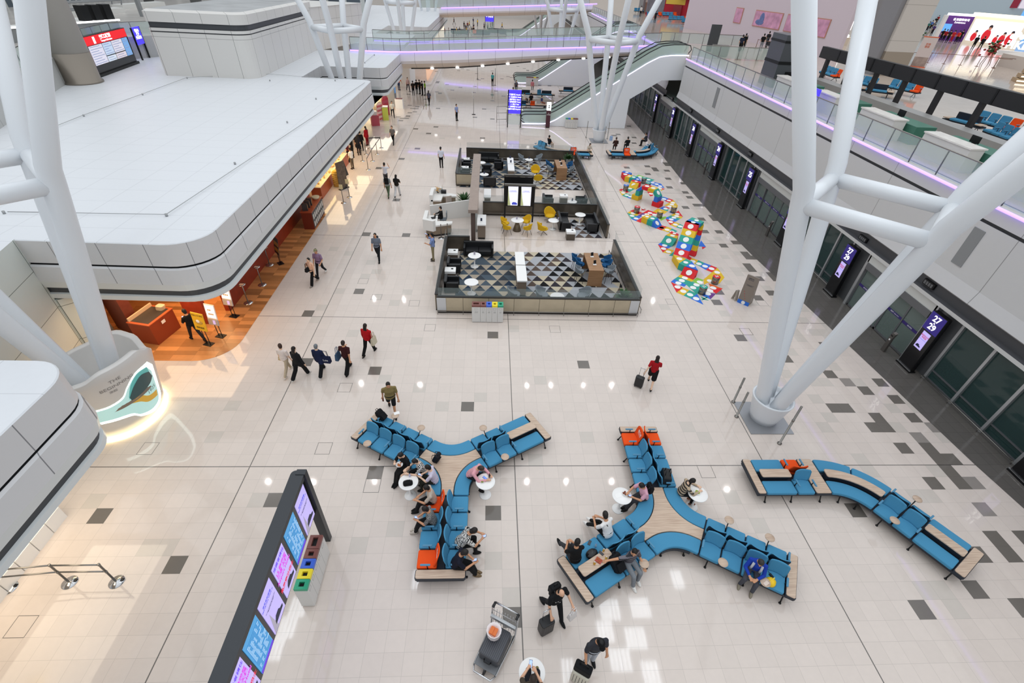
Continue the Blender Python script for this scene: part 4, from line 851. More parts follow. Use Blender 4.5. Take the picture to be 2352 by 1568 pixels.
# bakery: glass counter with warm light
t=thing('bakery_counter','orange bakery counter with lit glass food case','counter',(-12.3,38.7,0)); MB().box(-.4,.3,-5.3,2.6,0,.8).build('base',mat('bakery_orange','B5562E',.4),t); MB().box(-.4,.3,-5.3,2.6,.8,.84).build('ledge',mat('bakery_cream','EDE0C4',.4),t); MB().box(-.38,.28,-5.2,2.5,.84,1.35).build('glass_case',clglass,t)
MB().box(-.3,.2,-5.1,2.4,1.3,1.33).build('case_light',mat('case_light','FFE9B8',.5,emit=4,ecol='FFDFA0'),t)
c=MB(); rr=random.Random(3)
for q in range(46): y=-5.0+q*.16; c.ell((rr.uniform(-.25,.15),y,.9+.16*rr.randint(0,1)),(.09,.07,.05),0,8,5)
o=c.build('bread',mat('bread','D9A34E',.6)); o.location=(-12.3,38.7,0); tag(o,'golden buns and pastries inside the lit bakery case','food',None,'stuff')
MB().box(-13.4,-13.2,32.6,46.5,0,2.78).build('wall_left',mat('bakery_wall','E8C9A0',.6),kind='structure'); MB().box(-13.2,-12.75,32.42,32.6,0,2.78).build('wall_left',redd,kind='structure')
t=thing('bamboo_steamer','tall stack of bamboo steamers by the bakery','steamer stack',(-11.55,36.1,0)); m=MB(); prof=[(.3,0)]
for q in range(7): prof+=[(.36,q*.15),(.36,q*.15+.12),(.34,q*.15+.13),(.34,q*.15+.15)]
m.lathe(prof+[(.01,1.06)],24); m.build('steamer_body',mat('bamboo','C9A85A',.6),t); m=MB(); m.lathe([(.3,1.06),(.22,1.16),(.05,1.2),(.01,1.24)],20); m.build('lid',mat('bamboo_yellow','D8B23A',.5),t)
t=thing('roller_banner','brown photo banner standing by the bamboo steamers','banner',(-11.0,35.5,0),R_(60)); MB().box(-.42,.42,-.02,.02,.05,2.0).build('panel',mat('banner_brown','6E5C4C',.5,noise=.5,nscale=6),t); MB().box(-.44,.44,-.12,.12,0,.06).build('base',blackm,t)
t=thing('roller_banner','dark menu board leaning by the bakery counter','board',(-11.5,38.2,0),R_(70)); MB(TR(rx=-.25)).box(-.35,.35,-.02,.02,0,1.15).build('panel',mat('menu_dark','2F2D2A',.5),t)
g2='belt posts along the shops'
L0=[at(789.5,466),at(803,453),at(846,390),at(856,370),at(866.5,354),at(876,339.5),at(850,341),at(841,354.5),at(833,370)]
nm=['belt post with a small notice frame, nearest in the hall','belt post with notice frame beside the nearest belt post','belt post at the near corner of the bakery queue','belt post second along the outer queue line','belt post third along the outer queue line','belt post at the far outer corner of the queue','belt post at the far inner corner of the queue','belt post in the middle of the inner queue line','belt post at the near end of the inner queue line']
for i,p in enumerate(L0):
    t=stanchion((p.x,p.y),nm[i],g2,.98)
    if i<2: MB(TR(0,0,1.0)).box(-.12,.12,-.01,.01,0,.32).build('notice',mat('notice_cream','E9D9A8',.5),t)
m=MB()
for a,b in ((0,1),(2,3),(3,4),(4,5),(5,6)):
    p,q=L0[a],L0[b]; m.add([V((p.x,p.y,.88)),V((q.x,q.y,.88)),V((q.x,q.y,.95)),V((p.x,p.y,.95))],[(0,1,2,3)])
    m.add([V((p.x+.01,p.y,.88)),V((q.x+.01,q.y,.88)),V((q.x+.01,q.y,.95)),V((p.x+.01,p.y,.95))],[(3,2,1,0)])
tag(m.build('queue_belt',blackm),'dark retractable belts strung between the posts outside the bakery','belt')
# gift shop in the next block
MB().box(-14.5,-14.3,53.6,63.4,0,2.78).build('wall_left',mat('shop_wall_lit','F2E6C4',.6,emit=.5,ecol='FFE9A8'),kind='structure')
def arch(label,p,rz,w,h,col):
    t=thing('arch_display',label,'display',p,rz,'arch shaped gift shelves'); m=MB(); P=[(-w/2,0)]+[(-w/2*math.cos(PI*i/10),h-w/2+w/2*math.sin(PI*i/10)) for i in range(11)]+[(w/2,0)]
    m.prism([V(p) for p in P],-.18,.18,0,T=MX.Rotation(PI/2,4,'X')); m.build('frame',mat('arch_cream','D9C3A0',.4),t)
    P2=[V((a*.8,b*.93+.02)) for a,b in P]; m=MB(); m.prism(P2,-.19,.19,0,T=MX.Rotation(PI/2,4,'X')); m.build('back',mat(col[0],col[1],.5),t)
    c=MB(); rr=random.Random(int(w*100))
    for r in range(4):
        for q in range(4): x=-.3*w+.2*w*q; z=.12+h*.22*r; c.box(x-.06,x+.06,-.24,-.2,z,z+.2)
    c.build('goods',mat('goods_red','C23A4A',.5),t); return t
arch('large arch shaped gift shelf at the far shop entrance',(-11.75,57.4,0),R_(65),1.5,2.3,('arch_back_a','B5485A')); arch('smaller pink arch shaped gift shelf at the far shop',(-12.0,55.4,0),R_(65),1.2,1.9,('arch_back_b','E8C4C0'))
t=thing('gift_table','red and pink gift table at the near end of the far shop','display',(-12.1,53.6,0),R_(20)); MB().box(-.4,.4,-.4,.4,0,1.0).build('plinth',mat('gift_red','C05060',.5),t); MB().box(-.25,.25,-.25,.25,1.0,1.35).build('goods',mat('goods_white','EFE6E0',.5),t)
t=thing('gift_shelf','white and green gift shelf at the far shop corner','display',(-11.4,55.9,0),R_(10)); MB().box(-.3,.3,-.3,.3,0,1.3).build('cabinet',mat('shelf_lime','C9D85A',.5),t); MB().box(-.33,.33,-.33,.33,1.3,1.36).build('top',whitep,t)
t=thing('waste_bin','white waste bin against the grey pillar by the far shop','bin',(-10.75,61.4,0)); MB().box(-.45,.45,-.35,.35,0,1.0).build('body',whitep,t); MB().box(-.4,.4,-.3,.3,1.0,1.02).build('lid',mat('bin_brown','7C4A44',.4),t)
t=thing('shop_pillar','grey shop pillar with a small blue sign past the gift shop','pillar',(-11.9,62.4,0)); MB().box(-.6,.6,-.6,.6,0,2.79).build('shaft',mat('pillar_grey','8C8C8E',.5),t); MB().box(.601,.62,-.35,.35,1.4,2.0).build('sign_plate',mat('sign_blue','5B9BD8',.4,emit=.4),t)
light('shop_lamp','AREA',(-13.6,25,2.7),420,(1,.62,.30),2.2,15,(0,0,0)); light('shop_lamp','AREA',(-14.0,17.2,2.7),120,(1,.68,.4),4,2.2); light('bakery_lamp','AREA',(-12.1,40.5,2.7),170,(1,.78,.5),1.8,11); light('gift_lamp','AREA',(-12.5,58,2.7),190,(1,.9,.75),2.4,8)
light('near_block_lamp','AREA',(-12.4,6.4,2.72),120,(1,.86,.66),2.5,5)
# ---------------------------------------------------------------- lounge enclosure in the middle of the hall
kq=.2679
def LQ(x,y,z=0.): return at(950+x*kq,320+y*kq,z)
bronze=mat('bronze_panel','6E665B',.3,.6,noise=.25,nscale=1.5); beige=mat('beige_panel','BDB097',.35,.1,noise=.1,nscale=2); darkrim=mat('rim_dark','2E2B29',.4,.3); stonew=mat('pier_white','C9CACC',.45)
lg=glassmat('lounge_glass','9DB0B0',.16,.05)
WH=.92
def lwall(name,label,x0,y0,x1,y1,out,glass=True,rail=True,piers=True):
    """straight low wall: bronze inside, beige outside, clear glass screen on top; out = outward normal"""
    t=thing(name,label,'partition',(0,0,0)); a,b=V((x0,y0,0)),V((x1,y1,0)); d=(b-a); L=d.length; ang=math.atan2(d.y,d.x); T=TR(x0,y0,0,ang)
    s=1 if (MX.Rotation(ang,3,'Z')@V((0,1,0))).dot(V(out))>0 else -1
    m=MB(T); m.box(0,L,-.06,.06,.08,WH); m.build('core',bronze,t)
    n=max(1,round(L/1.3))
    for k in range(n):
        p=L*k/n;q=L*(k+1)/n; m=MB(T); lo,hi=(.061,.075) if s>0 else (-.075,-.061); m.box(p+.01,q-.01,lo,hi,.12,WH-.02); m.build('panel',stonew if piers and k in (0,n-1) and L>6 and q-p<2 and 0 else beige,t)
    m=MB(T); m.box(0,L,-.085,.085,WH,WH+.04); m.box(0,L,-.07,.07,0,.08); m.build('rim',darkrim,t)
    if glass: m=MB(T); m.box(.05,L-.05,-.008,.008,WH+.04,WH+.5); m.build('glass_screen',lg,t)
    if rail:
        for sd in (1,-1):
            m=MB(T); m.tube([(0,sd*.2,.22),(L,sd*.2,.22)],.022,6)
            for k in range(n+1): m.tube([(L*k/n,sd*.2,0.0),(L*k/n,sd*.2,.22)],.014,6)
            m.build('kick_rail',steel,t)
    return t
lwall('lounge_wall','beige front wall of the lounge behind the colour topped bins',-2.5,19.45,7.55,19.45,(0,-1,0))
lwall('lounge_wall','low left side wall of the near lounge half',-2.55,19.6,-2.55,25.95,(-1,0,0),True,False)
lwall('lounge_wall','short low wall beside the brown post, near lounge half',-2.5,26.0,-1.15,26.0,(0,1,0),True,False)
lwall('lounge_wall','low bronze right side wall of the near lounge half',7.6,19.6,7.6,26.0,(1,0,0),True,True)
lwall('lounge_wall','low bronze right side wall of the far lounge half',7.65,28.1,7.65,43.3,(1,0,0),True,True)
lwall('lounge_wall','low bronze wall crossing the lounge under the twin screens',-.45,31.35,7.5,31.35,(0,-1,0) if 0 else (0,1,0),True,True)
lwall('lounge_wall','low bronze back wall of the far lounge half',-2.1,43.45,7.5,43.45,(0,1,0),True,True)
lwall('lounge_wall','low left side wall of the far lounge half',-2.6,36.9,-2.6,43.3,(-1,0,0),True,False)
lwall('lounge_wall','short beige wall at the near left corner of the far lounge half',-2.6,36.8,-1.25,36.8,(0,-1,0),True,True)
for i,(x,y) in enumerate([(-2.3,19.36),(7.3,19.36)]):
    o=MB().box(x-.22,x+.22,y-.03,y+.0,.12,WH-.02).build('pier_panel',stonew); tag(o,['pale end panel at the left end of the lounge front wall','pale end panel at the right end of the lounge front wall'][i],'panel')
# triangle carpet
tri=['3C424A','4E5963','2F3D4F','857D73','A39889','B7AC98']; trl=['1F1F21','5C4F48','A7A9AE','BFB49E','A7A9AE','38343A']
tm=[mat('carpet_'+c,c,.95,spec=.1) for c in tri+trl]
def carpet(name,label,x0,y0,x1,y1,split,seed):
    rr=random.Random(seed); m=MB(); w=.64; h=.56; ny=round((y1-y0)/h); h=(y1-y0)/ny
    for j in range(ny):
        ya,yb=y0+j*h,y0+(j+1)*h; n=int((x1-x0)/w*2)+3; off=w/2 if j%2 else 0
        for i in range(-2,n):
            xa=x0+i*w/2-off; up=i%2==0
            P=[V((xa,ya)),V((xa+w,ya)),V((xa+w/2,yb))] if up else [V((xa+w/2,ya))+V((-.0,0)),V((xa+w,yb)),V((xa,yb))]
            if max(p.x for p in P)<=x0 or min(p.x for p in P)>=x1: continue
            P=[V((min(max(p.x,x0),x1),p.y)) for p in P]
            cx=sum(p.x for p in P)/3; left=cx<split+rr.uniform(-.4,.4)
            if left: k=rr.choice([0,1,2,1,0] if up else [3,4,4,5,1])
            else: k=6+(rr.choice([0,1,0,1,5,2]) if up else rr.choice([2,3,2,2,3,4]))
            m.add([(p.x,p.y,.012) for p in P],[(0,1,2)],k)
    m.box(x0,x1,y0,y1,0.001,.011,0); return tag(m.build(name,tm),label,'carpet')
carpet('triangle_carpet','triangle patterned carpet in the near half of the lounge',-1.75,19.75,7.4,25.95,1.75,5)
carpet('triangle_carpet','triangle patterned carpet in the far half of the lounge',-2.4,36.5,7.45,43.2,2.2,8)
carpet('triangle_carpet','small triangle carpet under the two black sofas by the middle wall',5.6,28.1,7.4,30.9,2,9)
leather=mat('black_leather','17181B',.42,spec=.5); fleg=mat('metal_leg','3A3A3C',.4,.6)
def sofa(label,x,y,rz,w,group=None,d=.78):
    t=thing('sofa' if w>1 else 'armchair',label,'sofa' if w>1 else 'armchair',(x,y,0.013),rz,group)
    n=2 if w>1 else 1; iw=w-.24
    for k in range(n):
        m=MB(); a=-iw/2+iw*k/n; m.prism(rpoly(rect(iw/n-.01,d-.2,a+iw/n/2,-.06),.04,3),.24,.43,0,.03); m.build('seat_cushion',leather,t)
    m=MB(); m.prism(rpoly(rect(w,.17,0,d/2-.085),.05,3),.13,.76,0,.03); m.build('backrest',leather,t)
    for s in (-1,1): m=MB(); m.prism(rpoly(rect(.12,d,s*(w/2-.06),0),.04,3),.13,.66,0,.025); m.build('armrest',leather,t)
    m=MB(); m.box(-w/2+.08,w/2-.08,-d/2+.05,d/2-.1,.12,.25); m.build('frame',blackm,t)
    for sx in (-1,1):
        for sy in (-1,1): m=MB(); m.tube([(sx*(w/2-.08),sy*(d/2-.08),.13),(sx*(w/2-.08),sy*(d/2-.08),0)],.018,6); m.build('leg',fleg,t)
    return t
def c_at(x,y,z): p=LQ(x,y,z); return p.x,p.y
sofa('black two seat sofa at the back left of the near lounge half',-.62,25.45,0,1.78)
sofa('black armchair nearest the front wall in the near lounge half',-1.95,21.5,PI/2,.8,'black armchairs')
sofa('black armchair second from the front wall, between white topped tables',-1.95,23.45,PI/2,.8,'black armchairs')
sofa('left black sofa of the facing pair by the middle wall',5.05,29.5,-PI/2+PI,1.7) if 0 else None
sofa('left black sofa of the facing pair beside the middle bronze wall',5.0,29.7,PI/2,1.75)
sofa('right black sofa of the facing pair beside the middle bronze wall',6.85,29.6,-PI/2,1.75)
sofa('black armchair behind the middle wall, left of the round table',3.75+.5,33.3,PI/2,.8,'black armchairs'); sofa('black armchair behind the middle wall, at the right side wall',6.7,33.2,-PI/2,.8,'black armchairs')
sofa('black two seat sofa against the back wall of the far lounge half',-.1,42.7,0,1.8)
sofa('black armchair left of the round table by the beam, facing the camera',-.15,38.9,PI,.85,'black armchairs') if 0 else sofa('black armchair in the far half with its back to the middle of the hall',.0,36.95,PI,1.0,'black armchairs')
sofa('black armchair between the two round tables of the far lounge half',-.25,39.3,0,.85,'black armchairs')
sofa('black armchair in the far half facing the back left sofa',.75,41.0,-PI/2,.85,'black armchairs')
sofa('black armchair against the left wall of the far lounge half, nearer',-2.0,38.5,PI/2,.75,'black armchairs'); sofa('black armchair against the left wall of the far lounge half, farther',-2.0,40.6,PI/2,.75,'black armchairs')
def side_table(label,x,y,group='white topped side tables'):
    t=thing('side_table',label,'table',(x,y,.013),0,group); MB().box(-.27,.27,-.24,.24,0,.42).build('base',mat('bronze_base','5A5046',.4,.3),t); MB().box(-.26,.26,-.23,.23,0.0,.08).build('plinth',darkrim,t); m=MB(); m.prism(rpoly(rect(.6,.52),.03,3),.42,.56,0,.01); m.build('top',whitep,t); m=MB(); m.lathe([(.07,.561),(.07,.566),(.05,.566),(.05,.562)],18,0,(.1,.05,0)); m.build('socket_ring',blackm,t)
for i,(x,y,z) in enumerate([(350,935,.56),(330,1100,.56),(325,1147,.56),(1348,790,.5),(455,152,.5),(443,232,.5),(1287,485,.5)]):
    px,py=c_at(x,y,z); 
    if i<3: px=-2.1; py=[24.85,22.62,22.35 if 0 else 22.42][i]
    if i==1: py=22.72
    if i==2: continue
    if i==4: py=41.7;px=-2.05
    if i==5: py=39.5;px=-2.05
    side_table(['white topped side table at the back of the near lounge half','white topped side table between two black armchairs','','white topped side table in front of the left black sofa','white topped side table at the far left corner of the lounge','white topped side table by the left wall in the far half','white topped side table behind the middle wall beside an armchair'][i],px,py)
def rtable(label,x,y,z=.72,r=.37,cone=False):
    p=LQ(x,y,z); t=thing('round_table',label,'table',(p.x,p.y,.013 if not cone else 0)); m=MB(); m.lathe([(r-.02,z-.03),(r,z-.02),(r,z-.004),(r-.01,z),(.001,z)],36); m.build('tabletop',whitep,t)
    m=MB(); m.lathe([(.28,0),(.28,.03),(.07,z-.03)] if cone else [(.23,0),(.23,.015),(.04,.03),(.03,z-.03)],24); m.build('pedestal',mat('cone_bronze','6B5F4F',.35,.5) if cone else whitep,t); return p
rtable('white round table in front of the black two seat sofa',522,995); rtable('white round table near the front wall on the near carpet',495,1223); rtable('white round table on a bronze cone with four yellow chairs',890,690,.74,.42,True); rtable('white round table between the two yellow lounge chairs',1200,695,.62,.36); rtable('white round table between the two facing black sofas',1430,645,.7,.36); rtable('white round table behind the middle wall between armchairs',1360,533,.7,.34); rtable('white round table between two grey chairs at the back wall',990,173,.72,.34); rtable('white round table by the black armchair under the beam end',605,300,.7,.36); rtable('white round table half hidden behind the brown beam',582,198,.7,.34); rtable('white round table beside the yellow chair pair in the far half',1055,313,.6,.33); rtable('white round table just behind the front wall glass',1232,1345,.6,.36)
# shell chairs
yelm=weave('chair_yellow','D9AE22',120); greym=weave('chair_grey','7F868C',120); blum=weave('chair_blue','1F5482',120)
def shell_chair(label,x,y,rz,m_,group,h=.45,s=1.,wire=False,z0=0.):
    t=thing('shell_chair',label,'chair',(x,y,z0),rz,group); m=MB(); n=10; R=[]
    for k in range(7):   # cup shaped shell, open to local -Y
        f=k/6; row=[]
        for i in range(n+1):
            a=PI*(-.08+1.16*i/n); r=(.24+.05*f)*s; back=math.sin(a); hh=h+.04+f*(.16+.22*max(0,back)**1.3)*s; row.append(V((r*math.cos(a)*(1.02),r*math.sin(a)*.95+.03*f*back,hh)))
        R.append(row)
    vs=[];fs=[]
    for row in R: vs+=row
    for row in R: vs+=[V((p.x*1.09,p.y*1.09+.01,p.z-.02 if i_ else p.z-.02)) for i_,p in enumerate(row)]
    k=n+1;nb=7*k
    for j in range(6):
        for i in range(n): a=j*k+i; fs+= [(a,a+k,a+k+1,a+1),(nb+a,nb+a+1,nb+a+k+1,nb+a+k)]
    for i in range(n): a=6*k+i; fs.append((a,nb+a,nb+a+1,a+1))
    for j in range(6):
        a=j*k; fs.append((a,nb+a,nb+a+k,a+k)); a=j*k+n; fs.append((a,a+k,nb+a+k,nb+a))
    m.add(vs,fs,0,True); m.build('backrest',m_,t)
    m=MB(); m.lathe([(.2*s,h-.05),(.27*s,h-.01),(.27*s,h+.04),(.22*s,h+.065),(.01,h+.07)],20); m.build('seat',m_,t)
    if wire:
        for q in (-1,1): m=MB(); m.tube([(q*.28,-.22,.0),(-q*.06,.0,.2),(-q*.28,.24,0)],.012,6); m.tube([(-q*.05,0,.2),(0,0,h-.04)],.014,6); m.build('leg',fleg,t)
        m=MB(); m.tube([(-.28,-.22,.01),(.28,-.22,.01)],.01,6); m.build('foot_bar',fleg,t)
    else:
        for sx in (-1,1):
            for sy in (-1,1): m=MB(); m.tube([(sx*.12,sy*.12,h-.04),(sx*.22*s,sy*.22*s,0)],.013,6); m.build('leg',fleg,t)
    return t
p=LQ(890,690,.74); gy='yellow shell chairs at the cone table'
for i,(dx,dy,rz) in enumerate([(-.78,.1,R_(80)),(-.68,-.62,R_(120)),(.62,.42,R_(-50)),(.62,-.62,R_(-130))]):
    shell_chair(['yellow shell chair at the far left of the cone table','yellow shell chair at the near left of the cone table','yellow shell chair at the far right of the cone table','yellow shell chair at the near right of the cone table'][i],p.x+dx,p.y+dy,rz,yelm,gy)
q=LQ(1165,690,.1); shell_chair('big yellow lounge chair against the bronze middle wall',q.x,q.y+.05,R_(15),yelm,'yellow lounge chairs',.38,1.3,True)
q=LQ(1105,815,.0); shell_chair('big yellow lounge chair seen from its left side, nearest the aisle',q.x,q.y+.1,R_(110),yelm,'yellow lounge chairs',.36,1.25,True)
q=LQ(1045,300,.3); shell_chair('yellow lounge chair facing the camera in the far half',q.x,q.y+.35,R_(-5),yelm,'yellow lounge chairs',.38,1.25,True,.013)
q=LQ(1065,360,.25); shell_chair('yellow lounge chair seen from behind in the far half',q.x,q.y+.1,R_(180),yelm,'yellow lounge chairs',.38,1.25,True,.013)
for i,(x,y,rz) in enumerate([(930,205,R_(80)),(1062,205,R_(-80))]):
    q=LQ(x,y,.1); shell_chair(['grey shell chair left of the back wall round table','grey shell chair right of the back wall round table'][i],q.x,q.y,rz,greym,'grey shell chairs',.42,1.2,False,.013)
for i,(x,y,rz) in enumerate([(1100,1352,R_(70)),(1450,1360,R_(-70)),(860,1345,R_(100))]):
    q=LQ(x,y,.3); shell_chair(['grey shell chair just behind the front glass, left of the low round table','grey shell chair just behind the front glass, right of the low round table','grey shell chair at the foot of the white counter behind the front glass'][i],q.x,max(q.y,20.2),rz,greym,'grey shell chairs',.42,1.2,False,.013)
# high oak tables with stools, white work counters
def oak_table(label,x0,x1,y0,y1,h=1.0):
    t=thing('high_table',label,'table',((x0+x1)/2,(y0+y1)/2,.013)); w,d=(x1-x0)/2,(y1-y0)/2; om=woodmat('oak_table','A9805A','8E6846',PI/2,.6)
    MB().box(-w,w,-d,d,h-.06,h).build('tabletop',om,t)
    for s in (-1,1): MB().box(-w,w,s*d-(.06 if s>0 else 0),s*d+(0 if s>0 else .06),0,h-.06).build('side_panel',om,t)
    MB().box(-.05,.05,-d+.06,d-.06,.1,h-.06).build('centre_panel',om,t)
    for i,yy in enumerate((d*.55,-d*.35)):
        c=thing('tablet_stand','tablet stand at the %s end of the oak table, %s half'%(('far','near')[i],'near' if 'near' in label else 'far'),'sign',((x0+x1)/2,(y0+y1)/2+yy,h+.013)); MB().box(-.09,.09,-.07,.07,0,.015).build('base',whitep,c); MB(TR(0,0,.05,R_(20),-.3)).box(-.08,.08,-.006,.006,0,.2).build('panel',blackm,c)
    return t
oak_table('long oak high table in the near half of the lounge',5.42,6.22,22.1,24.1); oak_table('long oak high table in the far half of the lounge',5.45,6.3,38.55,40.67)
for (yb,g) in ((22.1,'near'),(38.6,'far')):
    for i,(x,dy,m_,rz) in enumerate([(5.0,1.75,blum,PI/2),(5.15,1.25,blum,PI/2),(5.0,.45,greym,PI/2),(6.65,1.65,blum,-PI/2),(6.6,1.15,blum,-PI/2),(6.65,.5,greym,-PI/2)]):
        shell_chair(['blue high chair farthest on the left side','blue high chair in the middle of the left side','grey high chair nearest on the left side','blue high chair farthest on the right side','blue high chair in the middle of the right side','grey high chair nearest on the right side'][i]+' of the %s oak table'%g,x,yb+dy,rz,m_,'high chairs at the %s oak table'%g,.68,.95,False,.013)
def counter(label,x0,x1,y0,y1,h=1.0,bm=None):
    t=thing('work_counter',label,'counter',((x0+x1)/2,(y0+y1)/2,.013)); w,d=(x1-x0)/2,(y1-y0)/2; MB().box(-w+.04,w-.04,-d+.04,d-.04,.12,h-.08).build('body',bm or mat('taupe_panel','7C6E61',.4),t); MB().box(-w+.06,w-.06,-d+.06,d-.06,0,.12).build('plinth',darkrim,t); m=MB(); m.prism(rpoly(rect(2*w,2*d),.02,2),h-.08,h,0,.008); m.build('top',whitep,t)
counter('white topped work counter on the near carpet, farther of two',1.46,1.98,22.6,24.05); counter('white topped work counter on the near carpet, nearer of two',1.46,2.0,20.9,22.5); counter('white topped work counter in the far half, nearer of two',1.44,1.97,37.7,39.2); counter('white topped work counter in the far half, farther of two',1.44,1.97,39.3,40.85); counter('small white topped counter next to the brown post',-.76,-.2,27.5,29.05); counter('small white topped counter behind the middle wall by the beam',-.4,.1,32.0,33.6)
for i,(x,y,z,l) in enumerate([(1.7,40.6,1.013,'card holder at the far end of the white work counters'),(1.72,39.5,1.013,'card holder in the middle of the far white work counters'),(-.5,28.0,1.013,'small dark card on the counter next to the brown post')]):
    c=thing('card_holder',l,'card holder',(x,y,z)); MB().box(-.08,.08,-.05,.05,0,.03).build('base',whitep,c); MB().box(-.06,.06,-.01,.01,.03,.22).build('card',dark_i,c)
for i,(x,y) in enumerate([(522,995),(885,690),(1240,695),(1360,533),(990,173),(605,300),(1055,313)]):
    p=LQ(x,y-4,[.72,.74,.62,.7,.72,.7,.6][i]); c=thing('menu_card',['small menu card on the table by the two seat sofa','small menu card on the cone table','small menu card between the yellow lounge chairs','small dark card on the table behind the middle wall','small dark card on the table at the back wall','small dark card on the table under the beam end','small dark card on the table by the yellow chair pair'][i],'card',p+V((0,0,.001))+(V((0,0,.013)) if i not in (1,2) else V((0,0,0))))
    MB().box(-.05,.05,-.03,.03,0,.01).build('foot',whitep,c); MB().box(-.05,.05,-.006,.006,.01,.19).build('card_face',mat('card_grey','A9A2B2',.5) if i<3 else dark_i,c)
# potted plants
def plant(label,x,y,h=1.0,seed=1,z0=0.):
    rr=random.Random(seed); t=thing('potted_plant',label,'plant',(x,y,z0)); m=MB(); m.loft([[V((a*s,b*s,z)) for a,b in ((-1,-1),(1,-1),(1,1),(-1,1))] for s,z in ((.15,0),(.2,.55),(.17,.55),(.16,.5))]); m.build('pot',mat('pot_grey','9C9F9F',.5),t)
    m=MB()
    for k in range(110):
        a=rr.uniform(0,2*PI); l=rr.uniform(.3,.75)*h; e=rr.uniform(.3,1.3); d=V((math.cos(a),math.sin(a),0)); base=V((0,0,.5))+d*.05; P=[base+d*(l*f*math.cos(e))+V((0,0,l*(f*math.sin(e)*1.2-.35*f*f))) for f in (0,.35,.7,1)]; s=d.cross(V((0,0,1)))
        w=[.01,.045,.04,.003]
        for i in range(3): m.add([P[i]-s*w[i],P[i]+s*w[i],P[i+1]+s*w[i+1],P[i+1]-s*w[i+1]],[(0,1,2,3)])
    m.build('foliage',mat('leaf_green','2F5A26',.5,noise=.3,nscale=9),t)
plant('potted plant in the near right corner of the lounge',6.95,20.2,.85,1); plant('potted plant in the far right corner of the lounge',6.95,42.6,.9,2); plant('potted plant behind the white reception partition by the beam',-1.75,32.2,1.35,3)
# reception desks on the left side
rw=mat('reception_white','E6E4E0',.35); rb_=mat('reception_brown','8A7A68',.45)
def desk(label,x,y,flip):
    t=thing('reception_desk',label,'desk',(x,y,0),0); s=flip
    P=[V((-.75,-.55*s)),V((-.15,-.75*s)),V((.95,-.35*s)),V((.95,.0*s)),V((.0,-.05*s)),V((-.05,.8*s)),V((-.75,.8*s))]
    def sc(f): return [V((p.x*f,p.y*f)) for p in P]
    m=MB(); m.prism(sc(.86),.0,.14); m.build('plinth',darkrim,t); m=MB(); m.prism(sc(.92),.14,.68); m.build('base',rb_,t); m=MB(); m.prism(P,.68,.78); m.build('worktop',rw,t)
    Q=[V((-.85,-.6*s)),V((-.2,-.85*s)),V((-.05,-.7*s)),V((-.62,-.42*s)),V((-.62,.8*s)),V((-.85,.8*s))]; m=MB(); m.prism(Q,.42,1.12); m.build('front_screen',rw,t); return t
desk('white reception desk with a seated woman in black',-3.3,28.45,1); desk('white reception desk farther back behind the partition',-3.3,32.6,-1)
t=thing('office_chair','grey office chair empty behind the farther reception desk','chair',(-2.75,32.0,0),R_(30)); m=MB(); m.prism(rpoly(rect(.46,.44),.06,3),.42,.5,0,.02); m.build('seat',greym,t); m=MB(); m.prism(rpoly(rect(.44,.06,0,.22),.03,3),.5,.95,0,.02); m.build('backrest',mat('chair_beige','B7AAA0',.6),t); m=MB(); m.lathe([(.25,0),(.25,.05),(.03,.1),(.03,.42)],10); m.build('base',fleg,t)
t=thing('laptop','dark laptop on the nearer reception desk','laptop',(-3.62,28.85,.785),R_(-70)); MB().box(-.16,.16,-.11,.11,0,.015).build('keyboard',blackm,t); MB(TR(0,.11,.015,0,-.3)).box(-.16,.16,-.005,.005,0,.22).build('lid',blackm,t)
t=thing('flower_bowl','warm lit flower arrangement on the farther desk','flowers',(-3.7,33.2,.785)); m=MB(); rr=random.Random(6); m.lathe([(.08,0),(.14,.1),(.01,.1)],12); m.build('bowl',blackm,t); m=MB()
for k in range(30): m.ell((rr.gauss(0,.1),rr.gauss(0,.1),.15+rr.random()*.2),(.05,.05,.035),0,7,5)
m.build('blossom',mat('blossom','C9A06A',.7),t); MB().box(-3.45,-3.1,33.0,33.3,.785,.98).build('desk_printer',blackm); tag(COL.objects['desk_printer'],'black desk printer beside the flowers on the farther desk','printer')
a,b=V((-3.95,30.2,0)),V((-1.35,30.95,0)); d=(b-a).normalized(); n=V((-d.y,d.x,0))*.05
m=MB(); m.add([a-n,b-n,b+n,a+n]+[a-n+V((0,0,1.05)),b-n+V((0,0,1.22)),b+n+V((0,0,1.22)),a+n+V((0,0,1.05))],[(0,3,2,1),(4,5,6,7),(0,1,5,4),(1,2,6,5),(2,3,7,6),(3,0,4,7)]); tag(m.build('reception_partition',rw),'white partition wall between the two reception desks','partition')
for i,(x,y) in enumerate([(-3.0,28.0),(-2.6,28.12)]): stanchion((x-.02,y-.42),['bronze belt post left of the pair in front of the reception desk','bronze belt post right of the pair in front of the reception desk'][i],'belt posts at the reception',.95)
# brown beam on posts (welcome portal)
bb=mat('beam_taupe','9C8B80',.5,noise=.1,nscale=4); t=thing('portal_beam','long taupe beam on posts across the lounge entrance','portal',(-.95,31.2,0)); MB().box(-.27,.27,-5.25,5.1,2.42,2.62).build('beam',bb,t); 
for y in (-4.95,4.8): MB().box(-.13,.13,y-.1,y+.1,0,2.42).build('post',mat('post_brown','5F4E47',.5),t)
MB().box(.0,.12,-2.6,1.2,0,1.5).build('sign_wall',mat('portal_grey','A9AFAE',.4),t)
